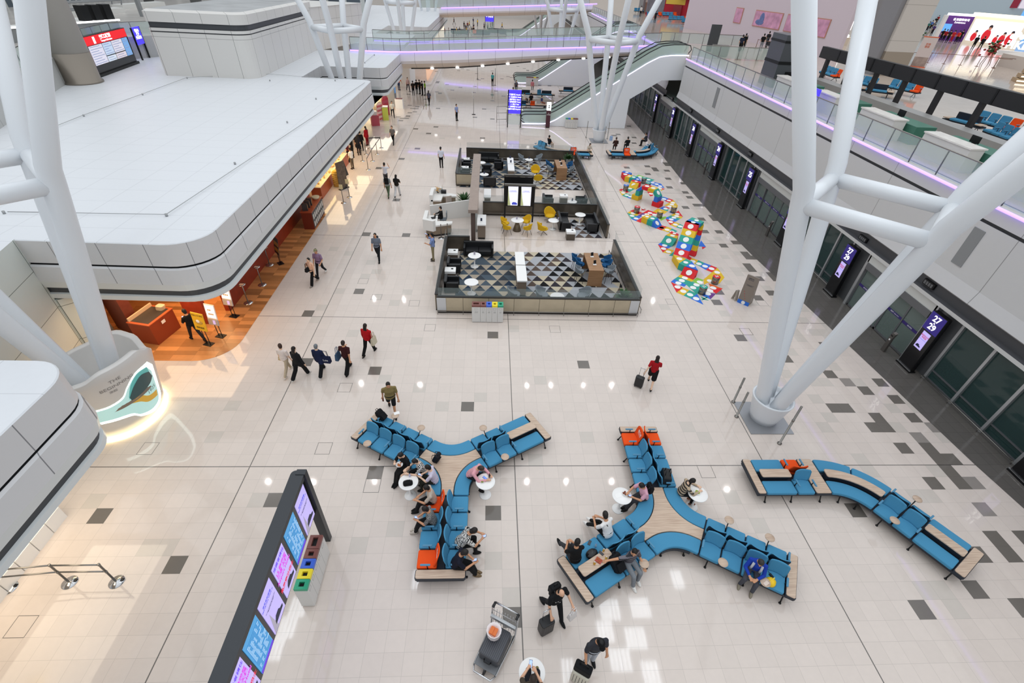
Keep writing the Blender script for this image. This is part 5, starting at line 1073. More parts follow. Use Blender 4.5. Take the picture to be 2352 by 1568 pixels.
# twin screen frame
t=thing('screen_portal','twin white portrait screens in a black frame over the middle wall','display',(1.97,30.35,0)); fr=mat('frame_black','1B1A1C',.4,.3)
for x in (-.93,.97):
    for y in (0,1.75): MB().box(x-.05,x+.05,y-.05,y+.05,0,2.55).build('post',fr,t)
MB().box(-1.0,1.05,-.07,.07,2.48,2.6).box(-1.0,1.05,1.68,1.82,2.48,2.6).build('cross_bar',steel,t); MB().box(-.88,.92,.02,.08,1.08,2.45).box(-.88,.92,1.67,1.73,1.08,2.45).build('panel',fr,t)
for s,x in ((-1,-.42),(1,.44)):
    c=MB().box(x-.33,x+.33,-.0,.018,1.14,2.42).build('screen',screen_w,t); c.location=(0,0,0)
    text('lettering','公共通告及資訊\nTransport information',.06,blue_i,c,frame_T((x,-.004,2.1),(1,0,0),(0,-1,0)),depth=.001); m=MB(); m.prism([V((-.33,0)),V((-.14,0)),V((-.24,.5)),V((-.33,1.2))],0,.003,0,T=frame_T((x,-.002,1.15),(1,0,0),(0,-1,0))); m.build('green_swoosh',mat('swoosh_olive','B9BF8A',.5,emit=.4),c)
    if s<0: m=MB(); m.prism([V((-.05,0)),V((.28,0)),V((.3,.08)),V((.2,.16)),V((.02,.18)),V((-.06,.1))],0,.003,0,T=frame_T((x,-.003,1.2),(1,0,0),(0,-1,0))); m.build('coach_picture',blue_i,c)
# bins in front of the lounge
bins(V((-.79,18.78,0)),(1,0,0),.275,.34,1.0,['large brown topped waste bin at the lounge front wall','small brown topped bin at the lounge front wall','blue topped recycling bin at the lounge front wall','yellow topped recycling bin at the lounge front wall','green topped recycling bin at the lounge front wall'],'recycling bins at the lounge front wall',BC,1.5)
# ---------------------------------------------------------------- colourful play area
PC={'R':'D8232B','Y':'DDB528','T':'2FA08F','B':'2F6FD2','G':'86C24C','O':'E8682A','P':'6C3B86','W':'F2F1EE'}
PK=list(PC); pm=[mat('foam_'+k,PC[k],.6,spec=.3) for k in PK]
def F1(x,y,z=0.): return at(1415+x*.09563,385+y*.09563,z)
def F2(x,y,z=0.): return at(1500+x*.1403,490+y*.1403,z)
def sticker(name,label,F,polys,dots):
    m=MB()
    for i,(c,P) in enumerate(polys):
        Q=[F(*p) for p in P]; z=.003+.0004*(i%5); m.prism([V((q.x,q.y)) for q in Q],.0005,z,PK.index(c))
    for x,y in dots: q=F(x,y); m.prism([V((q.x+.17*math.cos(2*PI*k/20),q.y+.17*math.sin(2*PI*k/20))) for k in range(20)],.001,.007,7)
    return tag(m.build(name,pm),label,'floor graphic')
sticker('floor_graphic','coloured floor graphic squares around the teal and red drum stools, nearest part',F2,[('Y',[(405,1035),(450,995),(680,1075),(630,1120)]),('T',[(345,1075),(405,1035),(630,1120),(545,1168)]),('B',[(290,1120),(345,1075),(545,1168),(510,1200)]),('G',[(640,1110),(720,1050),(830,1090),(740,1160)]),('Y',[(825,1080),(1055,890),(1170,1050),(1085,1150),(905,1130),(835,1165)]),('T',[(545,1168),(640,1115),(740,1165),(835,1165),(760,1320),(700,1310)]),('R',[(290,1120),(490,1215),(385,1295)]),('Y',[(385,1295),(490,1215),(595,1255),(500,1345)]),('T',[(500,1345),(595,1255),(720,1315),(615,1395)]),('B',[(615,1395),(720,1315),(825,1495)]),('O',[(905,1140),(1140,1230),(940,1215)]),('R',[(940,1215),(1140,1230),(1035,1310),(930,1260)]),('P',[(925,1300),(1035,1310),(940,1405),(900,1340)]),('B',[(740,1315),(900,1320),(940,1405)]),('R',[(590,700),(635,730),(605,765),(545,735)]),('Y',[(635,730),(740,765),(690,830),(605,765)]),('T',[(740,765),(840,810),(770,870),(690,830)]),('B',[(840,810),(950,850),(865,925),(770,870)]),('R',[(950,850),(1050,890),(965,965),(865,925)])],
 [(520,1055),(470,1100),(415,1140),(765,1125),(710,1170),(655,1215),(1050,965),(930,1105),(985,1220),(935,1265),(895,1315),(400,1205),(495,1275),(605,1330),(705,1395),(650,785),(750,825),(850,865),(957,905)])
sticker('floor_graphic','coloured floor graphic squares around the tall red yellow arch',F2,[('B',[(78,508),(130,475),(305,540),(245,575)]),('R',[(78,508),(245,575),(160,640)]),('Y',[(160,640),(245,575),(345,605),(290,665)]),('T',[(260,690),(290,665),(345,620),(330,700)]),('B',[(785,440),(868,550),(800,545),(740,540)]),('R',[(868,550),(800,545),(805,590)]),('R',[(130,200),(225,215),(140,275),(55,245)]),('Y',[(225,215),(310,245),(250,310),(140,275)]),('T',[(310,245),(400,290),(350,320),(255,310)])],[(190,525),(172,577),(253,628),(140,235),(230,268),(310,300)])
sticker('floor_graphic','coloured floor graphic squares by the blue topped drum stool, far left part',F1,[('R',[(65,540),(125,505),(320,575),(265,605)]),('Y',[(75,565),(265,610),(145,670)]),('T',[(145,670),(240,615),(365,660),(350,700),(260,715)]),('B',[(260,715),(365,670),(360,750)]),('T',[(330,480),(455,510),(330,580),(250,560)])],[(190,562),(170,607),(255,660),(335,500),(345,695)])
sticker('floor_graphic','coloured floor graphic squares farthest back, behind the low bench',F1,[('G',[(480,195),(535,170),(690,220),(640,250)]),('T',[(690,220),(930,295),(850,330),(740,320)]),('B',[(740,330),(850,330),(1080,385),(1165,490),(1000,450),(840,395)]),('R',[(1000,470),(1175,510),(1130,530),(1080,500)]),('Y',[(1060,520),(1130,535),(1090,560)])],[(575,222),(780,288),(875,362),(975,397),(1060,443),(1050,490)])
sticker('floor_graphic','coloured floor graphic squares under the small arch, with a yellow corner',F1,[('R',[(740,570),(880,600),(890,670),(825,690)]),('T',[(1085,685),(1150,700),(1080,740)]),('B',[(1150,700),(1265,740),(1180,790),(1080,750)]),('R',[(1265,740),(1380,775),(1280,840),(1170,800)]),('Y',[(1380,775),(1490,920),(1440,950),(1150,910),(1280,840)]),('R',[(1150,920),(1300,970),(1250,985)]),('B',[(1040,975),(1150,930),(1200,960),(1130,1010)]),('T',[(1130,1010),(1210,960),(1260,1000),(1240,1050)]),('Y',[(880,1060),(1000,980),(1240,1050),(1160,1110),(990,1090)])],[(835,627),(1155,752),(1270,790),(1365,843),(1340,885),(1290,930),(1190,985)])
sticker('floor_graphic','coloured floor graphic squares around the red topped drum stool, left middle part',F1,[('R',[(330,1040),(420,1005),(650,1090),(540,1120)]),('Y',[(270,1085),(330,1045),(540,1120),(500,1160)]),('T',[(270,1085),(500,1160),(365,1235)]),('B',[(365,1235),(510,1160),(625,1160),(480,1280)]),('R',[(480,1280),(620,1195),(595,1325)]),('P',[(510,1155),(640,1090),(720,1105),(630,1160)]),('R',[(640,1085),(765,1015),(990,1090),(870,1150)]),('G',[(1080,1275),(1040,1210),(1180,1170),(1240,1190)]),('R',[(965,1455),(1100,1385),(1215,1420),(1090,1505)])],[(410,1097),(385,1157),(480,1220),(815,1088),(920,1128),(740,1120),(670,1155),(1095,1442)])
sticker('floor_graphic','coloured floor graphic squares by the yellow topped drum stool, right middle part',F1,[('B',[(1260,1065),(1330,1040),(1420,1080),(1370,1105)]),('R',[(1390,1100),(1500,1030),(1610,1185)]),('Y',[(1315,1140),(1390,1100),(1600,1190),(1560,1225)]),('T',[(1210,1195),(1315,1145),(1545,1225),(1490,1260)]),('B',[(1190,1225),(1225,1180),(1490,1260),(1420,1300)]),('R',[(1185,1225),(1415,1305),(1300,1380)]),('Y',[(1300,1380),(1415,1305),(1530,1350),(1440,1430)]),('T',[(1440,1430),(1530,1350),(1610,1390),(1570,1470)])],[(1470,1110),(1455,1162),(1390,1200),(1325,1243),(1310,1305),(1425,1367),(1540,1410)])
def foam(label,F,segs,name='foam_bench'):
    """segs: (colour,[(px,py,z)...]) tops dropped to the floor"""
    c=F(*segs[0][1][0]); t=thing(name,label,'play block',(c.x,c.y,0))
    for col,P in segs:
        Q=[F(*p)-V((c.x,c.y,0)) for p in P]; A=sum(Q[i-1].x*Q[i].y-Q[i].x*Q[i-1].y for i in range(len(Q)))
        if A<0: Q=Q[::-1]
        n=len(Q); vs=Q+[V((q.x,q.y,.008)) for q in Q]; fs=[tuple(range(n)),tuple(range(2*n-1,n-1,-1))]+[(i,n+i,n+(i+1)%n,(i+1)%n) for i in range(n)]
        o=MB().add(vs,fs).build('foam_segment',pm[PK.index(col)],t)
        if n>=3: dot_on(o,Q)
    return t
def dot_on(o,Q,r=.17):
    ctr=sum(Q,V((0,0,0)))/len(Q); nn=(Q[1]-Q[0]).cross(Q[2]-Q[0]).normalized(); a=(Q[1]-Q[0]).normalized(); b=nn.cross(a); r=min(r,.36*min((Q[i]-Q[i-1]).length for i in range(len(Q))))
    k=24; ring_=[ctr+nn*.004+(a*math.cos(2*PI*j/k)+b*math.sin(2*PI*j/k))*r for j in range(k)]; m=MB(); m.loft([ring_,[p+nn*.004 for p in ring_]]); m.build('white_dot',pm[7],o)
h=.4
foam('low play bench of red, yellow, teal and blue foam at the far end',F1,[('B',[(140,100,h),(190,72,h),(385,128,h),(320,160,h)]),('R',[(135,108,h),(320,160,h),(215,215,h)]),('Y',[(215,215,h),(320,165,h),(415,190,h),(320,240,h)]),('T',[(320,240,h),(415,190,h),(530,215,h),(430,270,h)]),('B',[(430,270,h),(540,230,h),(600,310,h),(500,300,h)])])
foam('foam play wedge with yellow sloping front and red top',F1,[('R',[(360,312,h),(410,285,h),(610,340,h),(550,372,h)]),('Y',[(357,318,h),(550,374,h),(475,515,.02),(300,470,.02)])])
foam('low foam play bench in yellow and teal ending in a blue slope',F1,[('Y',[(625,1175,h),(745,1125,h),(860,1160,h),(755,1235,h)]),('T',[(755,1235,h),(860,1160,h),(1000,1200,h),(880,1285,h)]),('B',[(880,1285,h),(1000,1200,h),(1100,1385,.02),(965,1455,.02)])])
foam('foam play wedge with teal sloping front left of the tall arch',F2,[('R',[(265,320,h),(300,290,h),(420,335,h),(415,368,h)]),('Y',[(210,355,h),(265,322,h),(415,370,h),(390,410,h)]),('T',[(205,358,h),(390,412,h),(305,540,.02),(125,480,.02)])])
foam('foam play block in yellow, teal and blue with a red slope before the tall arch',F2,[('Y',[(330,672,h),(540,742,h),(425,815,h)]),('T',[(425,815,h),(540,745,h),(640,785,h),(535,865,h)]),('B',[(535,865,h),(640,787,h),(735,928,h)]),('R',[(515,868,h),(738,940,h),(655,1080,.02),(450,995,.02)])])
def hexa(t,col,A,B,off,dot=True):
    """A: 4 corners of the outward face, extruded by vector off"""
    n=4; nn=(A[1]-A[0]).cross(A[2]-A[0]); 
    if nn.dot(off)>0: A=A[::-1]
    vs=A+[a+off for a in A]; fs=[(0,1,2,3),(7,6,5,4)]+[(i,4+i,4+(i+1)%4,(i+1)%4) for i in range(4)]
    o=MB().add(vs,fs).build('foam_segment',pm[PK.index(col)],t)
    if dot: dot_on(o,A,.2)
# small arch
A=F1(362,748); B=F1(1022,972); u=(B-A); L=u.length; u.normalize(); v=V((-u.y,u.x,0)); t=thing('foam_arch','small foam play arch with red and yellow top and coloured feet','play arch',A)
for col,P in [('Y',[(0,.0),(.24,.0),(.24,.36),(0,.36)]),('T',[(.11,.36),(.23,.36),(.23,.75),(.11,.75)]),('B',[(.11,.75),(.23,.75),(.30,.95),(.28,1.18)]),('R',[(.28,1.18),(.30,.95),(.5,.95),(.5,1.18)]),('Y',[(.5,1.18),(.5,.95),(.70,.95),(.72,1.18)]),('T',[(.72,1.18),(.70,.95),(.77,.75),(.9,.75)]),('B',[(.77,.75),(.9,.75),(.9,.36),(.77,.36)]),('R',[(.74,.36),(1.0,.36),(1.0,0),(.74,0)])]:
    Q=[u*(x*L)+V((0,0,max(z,.008))) for x,z in P]; w_=v*.62
    n=(Q[1]-Q[0]).cross(Q[2]-Q[0]); Q=Q if n.dot(v)<0 else Q[::-1]
    o=MB().add(Q+[q+w_ for q in Q],[(0,1,2,3),(7,6,5,4)]+[(i,4+i,4+(i+1)%4,(i+1)%4) for i in range(4)]).build('foam_segment',pm[PK.index(col)],t)
    zt=max(z for _,z in P); tp=[i for i in range(4) if Q[i].z>zt-.25]
    if col in 'RY' and zt>1: 
        E=sorted([q for q in Q if q.z>1.1],key=lambda q:q.dot(u)); R4=[E[0],E[1],E[1]+w_,E[0]+w_]; dot_on(o,R4)
    if col=='T' and P[0][0]>.5: R4=[Q[i] for i in range(4)]; a,b=[u*(x*L)+V((0,0,z)) for x,z in ((.72,1.18),(.9,.75))]; dot_on(o,[a,b,b+w_,a+w_])
# tall arch
bl,br,tl,tr=F2(332,668,.42),F2(555,732,.42),F2(530,132,1.75),F2(738,193,1.75); ul,ur=F2(640,62,1.75),F2(836,136,1.75); dl,dr=F2(560,668,.02),F2(690,705,.02)
c0=V((bl.x,bl.y,0)); t=thing('foam_arch','tall foam play arch of red, yellow, teal and blue blocks','play arch',c0); S=lambda p:p-c0
back=(ul-tl).normalized()*.24; back.z=0
for i,col in enumerate('RBTYR'):
    f,g_=i/5,(i+1)/5; A=[S(bl.lerp(tl,f)),S(br.lerp(tr,f)),S(br.lerp(tr,g_)),S(bl.lerp(tl,g_))]; hexa(t,col,A,None,back)
m1,m2=tl.lerp(ul,.5),tr.lerp(ur,.5); dn=V((0,0,-.22))
hexa(t,'B',[S(tl),S(tr),S(m2),S(m1)],None,dn); hexa(t,'T',[S(m1),S(m2),S(ur),S(ul)],None,dn)
tl2,tr2=ul+dn,ur+dn; d2l,d2r=dl+V((-.1,.2,0)),dr+V((-.1,.2,0)); fl,fr_=F2(575,640,.02),F2(690,700,.02); wv=(tr-tl); wv.z=0; 
fr_=V((fr_.x,fr_.y,.02)); fl=fr_-wv*.95
for i,col in enumerate('YRBTYR'):
    f,g_=i/6,(i+1)/6; A=[S((ul+dn).lerp(fl,f)),S((ur+dn).lerp(fr_,f)),S((ur+dn).lerp(fr_,g_)),S((ul+dn).lerp(fl,g_))]; hexa(t,col,[a-back*.4 for a in A],None,back*1.0,False)
# drum stools
def stool(label,p,col,i):
    t=thing('drum_stool',label,'stool',(p.x,p.y,.008),0.4*i,'round drum stools of the play area'); m=MB(); m.lathe([(.2,0),(.205,.43),(.19,.44)],28); m.build('drum',mat('drum_steel','8C857C',.25,.8),t); m=MB(); m.lathe([(.2,.43),(.21,.445),(.2,.455),(.001,.456)],28); tp=m.build('seat_top',pm[PK.index(col)],t)
    m=MB(); 
    for P in ([(-.02,-.13),(.02,-.13),(.025,.1),(0,.15),(-.025,.1)],[(-.14,-.02),(.14,-.02),(.03,.06),(-.03,.06)],[(-.06,-.13),(.06,-.13),(.02,-.08),(-.02,-.08)]): m.prism([V(q) for q in P],.457,.460)
    m.build('plane_emblem',pm[7],tp)
for i,(F,x,y,c,l) in enumerate([(F1,248,415,'B','blue topped steel drum stool at the far left of the play area'),(F1,683,240,'T','teal topped steel drum stool farthest back'),(F1,780,360,'T','teal topped steel drum stool just behind the small arch'),(F1,515,935,'R','red topped steel drum stool at the left middle of the play area'),(F1,1070,1050,'Y','yellow topped steel drum stool in the centre of the play area'),(F1,1405,930,'Y','yellow topped steel drum stool at the right side of the play area'),(F2,1045,1030,'R','red topped steel drum stool at the near right of the play area'),(F2,835,1195,'T','teal topped steel drum stool nearest the camera')]): stool(l,F(x,y,.46),c,i)
for i,(p,c,l) in enumerate([(F1(655,1010),'R','small red plane sticker on the floor beside the red stool'),(F2(840,1395),'T','small teal plane sticker on the floor before the teal stool')]):
    m=MB(TR(p.x,p.y,0,2.2))
    for P in ([(-.03,-.25),(.03,-.25),(.035,.2),(0,.28),(-.035,.2)],[(-.26,-.04),(.26,-.04),(.04,.12),(-.04,.12)],[(-.1,-.25),(.1,-.25),(.03,-.16),(-.03,-.16)]): m.prism([V(q) for q in P],.001,.005)
    tag(m.build('plane_sticker',pm[PK.index(c)]),l,'sticker')
a,b=F2(1372,1448),F2(1553,1524); d=(b-a).normalized(); ang=math.atan2(d.y,d.x); w_=(b-a).length; c=(a+b)/2
t=thing('information_totem','tall grey brown sign panel with a blue foot beside the play area','sign',c,ang); tg=mat('totem_taupe','857A70',.4); hp=MB(); hp.loft([[V((x,y,z)) for x,y in ((-w_/2,0),(w_/2,0),(w_/2,.55*(1-z/1.75)+.06),(-w_/2,.55*(1-z/1.75)+.06))] for z in (.0,1.7)]); hp.build('panel',tg,t); MB().box(-w_/2,w_/2,-.008,-.001,0,.22).build('blue_foot',pm[PK.index('B')],t); m=MB(); m.lathe([(.1,0),(.1,.004)],24,T=frame_T((0,-.012,.11),(1,0,0),(0,-1,0))); m.build('white_dot',pm[7],t)
text('lettering','玩樂天地\nPlay Zone',.07,dark_i,t,frame_T((-.05,-.004,1.5),(1,0,0),(0,-1,0)),depth=.001); text('lettering','Please take care of your children\nNo food or drinks\nTake off shoes before play',.03,dark_i,t,frame_T((0,-.004,1.15),(1,0,0),(0,-1,0)),depth=.001)
m=MB()
for q in range(4): m.prism([V((-.03+.05*q-.12+.018*math.cos(k*PI/4),.75-.13*q+.018*math.sin(k*PI/4))) for k in range(8)],0,.002,0,T=frame_T((0,-.003,0),(1,0,0),(0,-1,0)))
m.build('red_mark',pm[0],t)
p=F2(1330,1410); t=thing('leaflet_stand','small clear leaflet stand left of the grey brown sign panel','stand',p,.3); m=MB(); m.loft([[V((x,y,z)) for x,y in ((-.1,-.12+z*.15),(.1,-.12+z*.15),(.1,-.1+z*.15),(-.1,-.1+z*.15))] for z in (0,.6)]); m.build('front_panel',mat('acrylic','B8B0A6',.2),t); m=MB(); m.loft([[V((x,y,z)) for x,y in ((-.1,.14-z*.2),(.1,.14-z*.2),(.1,.16-z*.2),(-.1,.16-z*.2))] for z in (0,.6)]); m.build('rear_panel',MT['acrylic'],t)
# ---------------------------------------------------------------- escalators
escw=mat('escalator_white','F0F3F6',.35); escg=glassmat('escalator_glass','CFE0D6',.55,.15); rubber=mat('handrail_rubber','1B1B1D',.45); stepm=mat('step_grey','77797D',.4,.5)
def zbase(x):
    P=[(3.3,.18),(6.2,.25),(7.2,.7),(16.2,6.45),(17.4,7.05),(18.6,7.2),(20.4,7.25)]
    for (a,b),(c,d) in zip(P,P[1:]):
        if x<=c: return b+(d-b)*(x-a)/(c-a)
    return 7.25
def escalator(label,ox,oy,wid=2.9):
    t=thing('escalator',label,'escalator',(ox,oy,0)); xs=[3.5+i*(20.3-3.5)/28 for i in range(29)]; ox0=0
    top=[V((x,zbase(x)-.02)) for x in xs]; bot=[V((20.3,5.0)),V((18.0,4.9)),(14.95,3.0),(14.95,0.02),(3.5,0.02)]
    P=top+[V(b) for b in bot]; m=MB(); m.prism([V((p.x,p.y)) for p in P],0,wid,0,T=MX.Translation((0,wid,0))@MX.Rotation(PI/2,4,'X')); m.build('truss',escw,t)
    for y in (.06,wid/2-.05,wid/2+.05,wid-.06):
        vs=[];fs=[]; g=MB()
        R=[[V((x,y-.02,zbase(x))),V((x,y+.02,zbase(x))),V((x,y+.02,zbase(x)+.88)),V((x,y-.02,zbase(x)+.88))] for x in [3.55+i*(20.1-3.55)/28 for i in range(29)]]; g.loft(R); g.build('glass_side',escg,t)
        hp=[V((3.75,y,zbase(4)+.08)),V((3.45,y,zbase(4)+.2)),V((3.3,y,zbase(4)+.5)),V((3.45,y,zbase(4)+.82)),V((3.75,y,zbase(4)+.93))]+[V((x,y,zbase(x)+.94)) for x in [4+i*(19.8-4)/26 for i in range(27)]]+[V((20.25,y,8.1)),V((20.42,y,7.75)),V((20.2,y,7.4))]
        h=MB(); h.tube(hp,.045,8); h.build('handrail',rubber,t)
    for a,b in ((.12,wid/2-.12),(wid/2+.12,wid-.12)):
        m=MB(); n=46
        for i in range(n): x=4.2+i*(19-4.2)/n; z=zbase(x)-.0; m.box(x,x+(19-4.2)/n,a,b,z-.02,zbase(x+.3)+.02)
        m.build('step_band',stepm,t)
    m=MB(); m.tube([V((x,.0,zbase(x)+.0)) for x in xs],.04,6); m.build('light_strip',mat('escalator_light','E9DFFF',.4,emit=2.2,ecol='E4DAFF'),t); return t
escalator('white escalator rising to the right upper floor behind the tree column',0,55.5)
escalator('second escalator farther back, under the first footbridge',.1,78.6)
escalator('distant escalator beyond the second footbridge',.2,137.0)
# glass rail in front of the escalator, direction signs
def dirsign(label,x0,x1,y,z0,z1,lines,size,h=3.7,n=9):
    t=thing('direction_sign',label,'sign',((x0+x1)/2,y,0)); w=(x1-x0)/2
    for s in (-1,1): MB().box(s*w-.05,s*w+.05,-.06,.06,0,z1).build('post',blk,t)
    p=MB().box(-w+.05,w-.05,-.05,.05,z0,z1).build('display',mat('sign_violet','4A3CF0',.4,emit=.75,ecol='4B3DF5'),t); text('lettering',lines,size,white_e,p,frame_T((0,-.056,(z0+z1)/2),(1,0,0),(0,-1,0)),depth=.002,bold=.004,line=1.35)
    MB().box(-w+.05,w-.05,-.015,.015,.3,z0-.05).build('glass_panel',clglass,t); return t
dirsign('tall violet lit direction sign at the foot of the escalator',1.85,3.25,54.5,1.4,3.65,'→ 客運碼頭 Coach 1-4\n↑ 酒店巴士 Hotel\n← 旅遊巴士 Gate 1,4\n↑ 機場快綫 Train 2\n← 的士 Taxi\n← 停車場 Car park\n→ 離港大堂 Departures',.17)
dirsign('distant violet lit direction sign in the far hall',-1.6,.6,146,2.4,5.6,'→ 巴士 Bus\n↑ 的士 Taxi\n← 停車場',.42)
t=thing('fare_totem','maroon totem with white arrow top at the escalator foot','sign',(6.25,54.95,0)); MB().box(-.22,.22,-.2,.2,.08,1.75).build('body',mat('totem_maroon','4A1E2C',.35),t); MB().box(-.22,.22,-.2,.2,1.75,2.5).build('lit_top',white_e,t); text('lettering','▲\n▼',.22,blk,t,frame_T((0,-.205,2.12),(1,0,0),(0,-1,0)),depth=.002); MB().box(-.2,.2,-.18,.18,0,.08).build('foot',blackm,t); text('lettering','8\n升降機',.14,whitep,t,frame_T((0,-.205,1.4),(1,0,0),(0,-1,0)),depth=.002)
bins(V((8.2,55.1,0)),(1,0,0),.27,.3,1.0,['green lid recycling bin at the escalator side wall','blue lid recycling bin at the escalator side wall','yellow lid recycling bin at the escalator side wall','brown lid bin, fourth at the escalator side wall','brown lid bin, fifth at the escalator side wall'],'recycling bins at the escalator side wall',[('green','2CA27C'),('blue','3C66D2'),('yellow','F0DC2C'),('brown','7C4A44'),('brown','7C4A44')],1.0)
bins(V((5.2,78.2,0)),(1,0,0),.36,.3,1.1,['bin at the left end of the row under the footbridge','second bin of the row under the footbridge','third bin of the row under the footbridge','yellow lid bin of the row under the footbridge','brown lid bin at the right end of the row under the footbridge'],'bins under the first footbridge',[('brown','7C4A44'),('brown','7C4A44'),('brown','7C4A44'),('yellow','F0DC2C'),('brown','7C4A44')],1.0)
t=thing('guard_rail','thin steel guard rail beside the violet direction sign','railing',(.7,56.4,0)); m=MB()
for z in (.3,.95,1.6): m.tube([(0,0,z),(1.1,.3,z)],.025,6)
m.build('rail',steel,t)
for x,y in ((0,0),(1.1,.3)): MB().tube([(x,y,0),(x,y,1.65)],.03,6).build('post',steel,t)
gp='steel posts around the tree columns'
for i,(x,y,h) in enumerate([(9.9,12.5,1.35),(10.1,13.3,1.35),(11.0,11.15,2.0),(10.0,51.5,1.6),(11.5,49.6,1.6),(12.2,51.3,1.6)]):
    t=thing('guard_post',['steel guard post left of the near tree column foot','steel guard post behind the near tree column foot','tall steel guard post in front of the near tree column foot','steel guard post left of the escalator column','steel guard post in front of the escalator column','steel guard post right of the escalator column'][i],'post',(x,y,0),0,gp); m=MB(); m.lathe([(.08,0),(.08,.04),(.04,.05),(.04,h),(.01,h+.02)],12); m.build('pole',steel,t); m=MB(); m.lathe([(.05,h*.62),(.05,h*.66)],12); m.build('collar',steel,t)
# thin feather banner pole and queue pole in the far hall
t=thing('flag_pole','tall thin pole with a curved white pennant in the far hall','banner',(-1.95,59.5,0)); MB().tube([(0,0,0),(0,0,2.0)],.03,6).build('pole',steel,t); m=MB(); m.tube([(0,0,1.7),(-.12,0,2.3),(.1,0,3.1),(.2,0,3.9)],[.06,.1,.07,.03],6,flat=.3); m.build('pennant',whitep,t); MB().box(-.2,.2,-.15,.15,0,.03).build('base',blackm,t)
for i,(px,py) in enumerate([(1097,182),(1137,196)]):
    p=at(px,py); t=thing('slim_post',['slim dark post by the far footbridge shadow','slim steel frame post beside the teal shirted man'][i],'post',p); MB().tube([(0,0,0),(0,0,2.2)],.05,6).build('pole',steel,t); MB().box(-.15,.15,-.1,.1,0,.03).build('base',blackm,t)
# benches beyond the escalator foot
def far_bench(label,px,py,rz,seq): p=at(px,py,0); row_bench(label,p,rz,seq,'dark benches in the far hall')
far_bench('dark bench with one orange seat beside the violet sign',1222,250,0,[('S',.6),('S',.6),('W',.5),('O',.6),('W',1.6)])
far_bench('dark bench with white ends farther back, man in pink beside it',1235,222,PI,[('W',.4),('F',1.4),('S',.6),('W',.9),('F',1.2)])
far_bench('dark bench with white end near the escalator underside',1302,214,PI,[('W',.4),('F',1.4),('W',.6)])
for k,(px,py) in enumerate([(1040 ,78),(1090,80),(1125,76),(1150,79),(1178,78),(1212,75)]):
    p=at(px+16,py,0); t=thing('far_seat_block',['farthest left dark seat block past the first footbridge','second dark seat block from the left past the first footbridge','third dark seat block from the left past the first footbridge','fourth dark seat block past the first footbridge','fifth dark seat block past the first footbridge','dark seat block by the distant tree column'][k],'seat',p,0,'distant dark seats'); MB().box(-2.2,2.2,-.3,.4,.25,.5).build('seat',navy,t); MB().box(-2.2,2.2,.3,.4,.5,1.0).build('backrest',navy,t); MB().box(-2,2,-.1,.2,0,.25).build('frame',blackm,t)
    if k==1: MB().box(-2.2,-1.3,-.32,.45,.26,1.02).build('orange_seat',orange,t)
# distant shops under the second block
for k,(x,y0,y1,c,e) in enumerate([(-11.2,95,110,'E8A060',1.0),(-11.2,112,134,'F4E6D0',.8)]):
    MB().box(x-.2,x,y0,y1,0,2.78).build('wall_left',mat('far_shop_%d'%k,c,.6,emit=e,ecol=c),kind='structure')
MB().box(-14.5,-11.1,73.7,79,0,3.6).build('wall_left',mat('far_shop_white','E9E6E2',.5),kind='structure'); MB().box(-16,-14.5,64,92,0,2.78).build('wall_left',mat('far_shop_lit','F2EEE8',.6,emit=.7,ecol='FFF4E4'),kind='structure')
# ---------------------------------------------------------------- upper left: terrace, transport board, grey column
t=thing('round_column','thick round grey column on the roof at upper left','column',(-31.3,41.9,5.35)); m=MB(); m.lathe([(1.3,0),(1.3,.12),(1.18,.14),(1.18,2.0)],36); m.build('steel_foot',mat('column_steel','8A8278',.35,.6),t); m=MB(); m.lathe([(1.17,2.0),(1.17,22)],36); m.build('shaft',mat('column_grey','A8A29A',.45),t)
a,b=V((-31.46,43.11,5.35)),V((-32.44,50.75,5.35)); c=(a+b)/2; d=(b-a); ang=math.atan2(d.y,d.x); L=d.length
t=thing('transport_board','big black display board with red lit header on the roof at upper left','display board',c,ang); MB().box(-L/2,L/2,-.12,.25,0,2.72).build('body',blk,t); MB().box(-L/2,L/2,-.3,-.1,0,.18).build('base',blackm,t)
p=MB().box(-L/2+.1,L/2-.1,-.16,-.12,2.1,2.68).build('red_header',mat('header_red','E01824',.4,emit=.6,ecol='F01524'),t); text('lettering','交通工具資訊',.3,white_e,p,frame_T((.2,-.165,2.47),(1,0,0),(0,-1,0)),depth=.002,bold=.01); text('lettering','Transport Information',.2,white_e,p,frame_T((.25,-.165,2.22),(1,0,0),(0,-1,0)),depth=.002); MB().box(-1.75,-1.45,-.17,-.161,2.15,2.6).build('logo_frame',white_e,p)
for k,(u0,u1,z0,z1,cc) in enumerate([(-3.6,-2.9,.75,2.05,'A9C6F0'),(-2.75,-.75,.75,2.05,'E3E0EE'),(-.65,.75,1.2,2.05,'C8DAF2'),(-.65,.75,.75,1.13,'DCE6F2'),(.85,2.55,1.2,2.05,'E6E2EE'),(.85,2.55,.75,1.13,'E8DCE2'),(2.65,3.6,.75,2.05,'7FB2EA')]):
    s=MB().box(u0,u1,-.145,-.12,z0,z1).build('screen',mat('board_screen_'+cc,cc,.4,emit=.4,ecol=cc),t); m=MB()
    for q in range(int((z1-z0)/.16)): m.box(u0+.1,u1-.1-.3*(q%3),-.148,-.145,z0+.08+.16*q,z0+.12+.16*q)
    m.build('text_line',mat('board_ink','9AA6C6',.5,emit=.3),s)
a,b=V((-32.75,52.3,5.35)),V((-32.95,53.9,5.35)); c=(a+b)/2; t=thing('violet_totem','violet lit sign on black legs beside the red headed board','sign',c,math.atan2((b-a).y,(b-a).x)); 
for s in (-.75,.75): MB().box(s-.06,s+.06,-.06,.06,0,2.55).build('leg',blk,t)
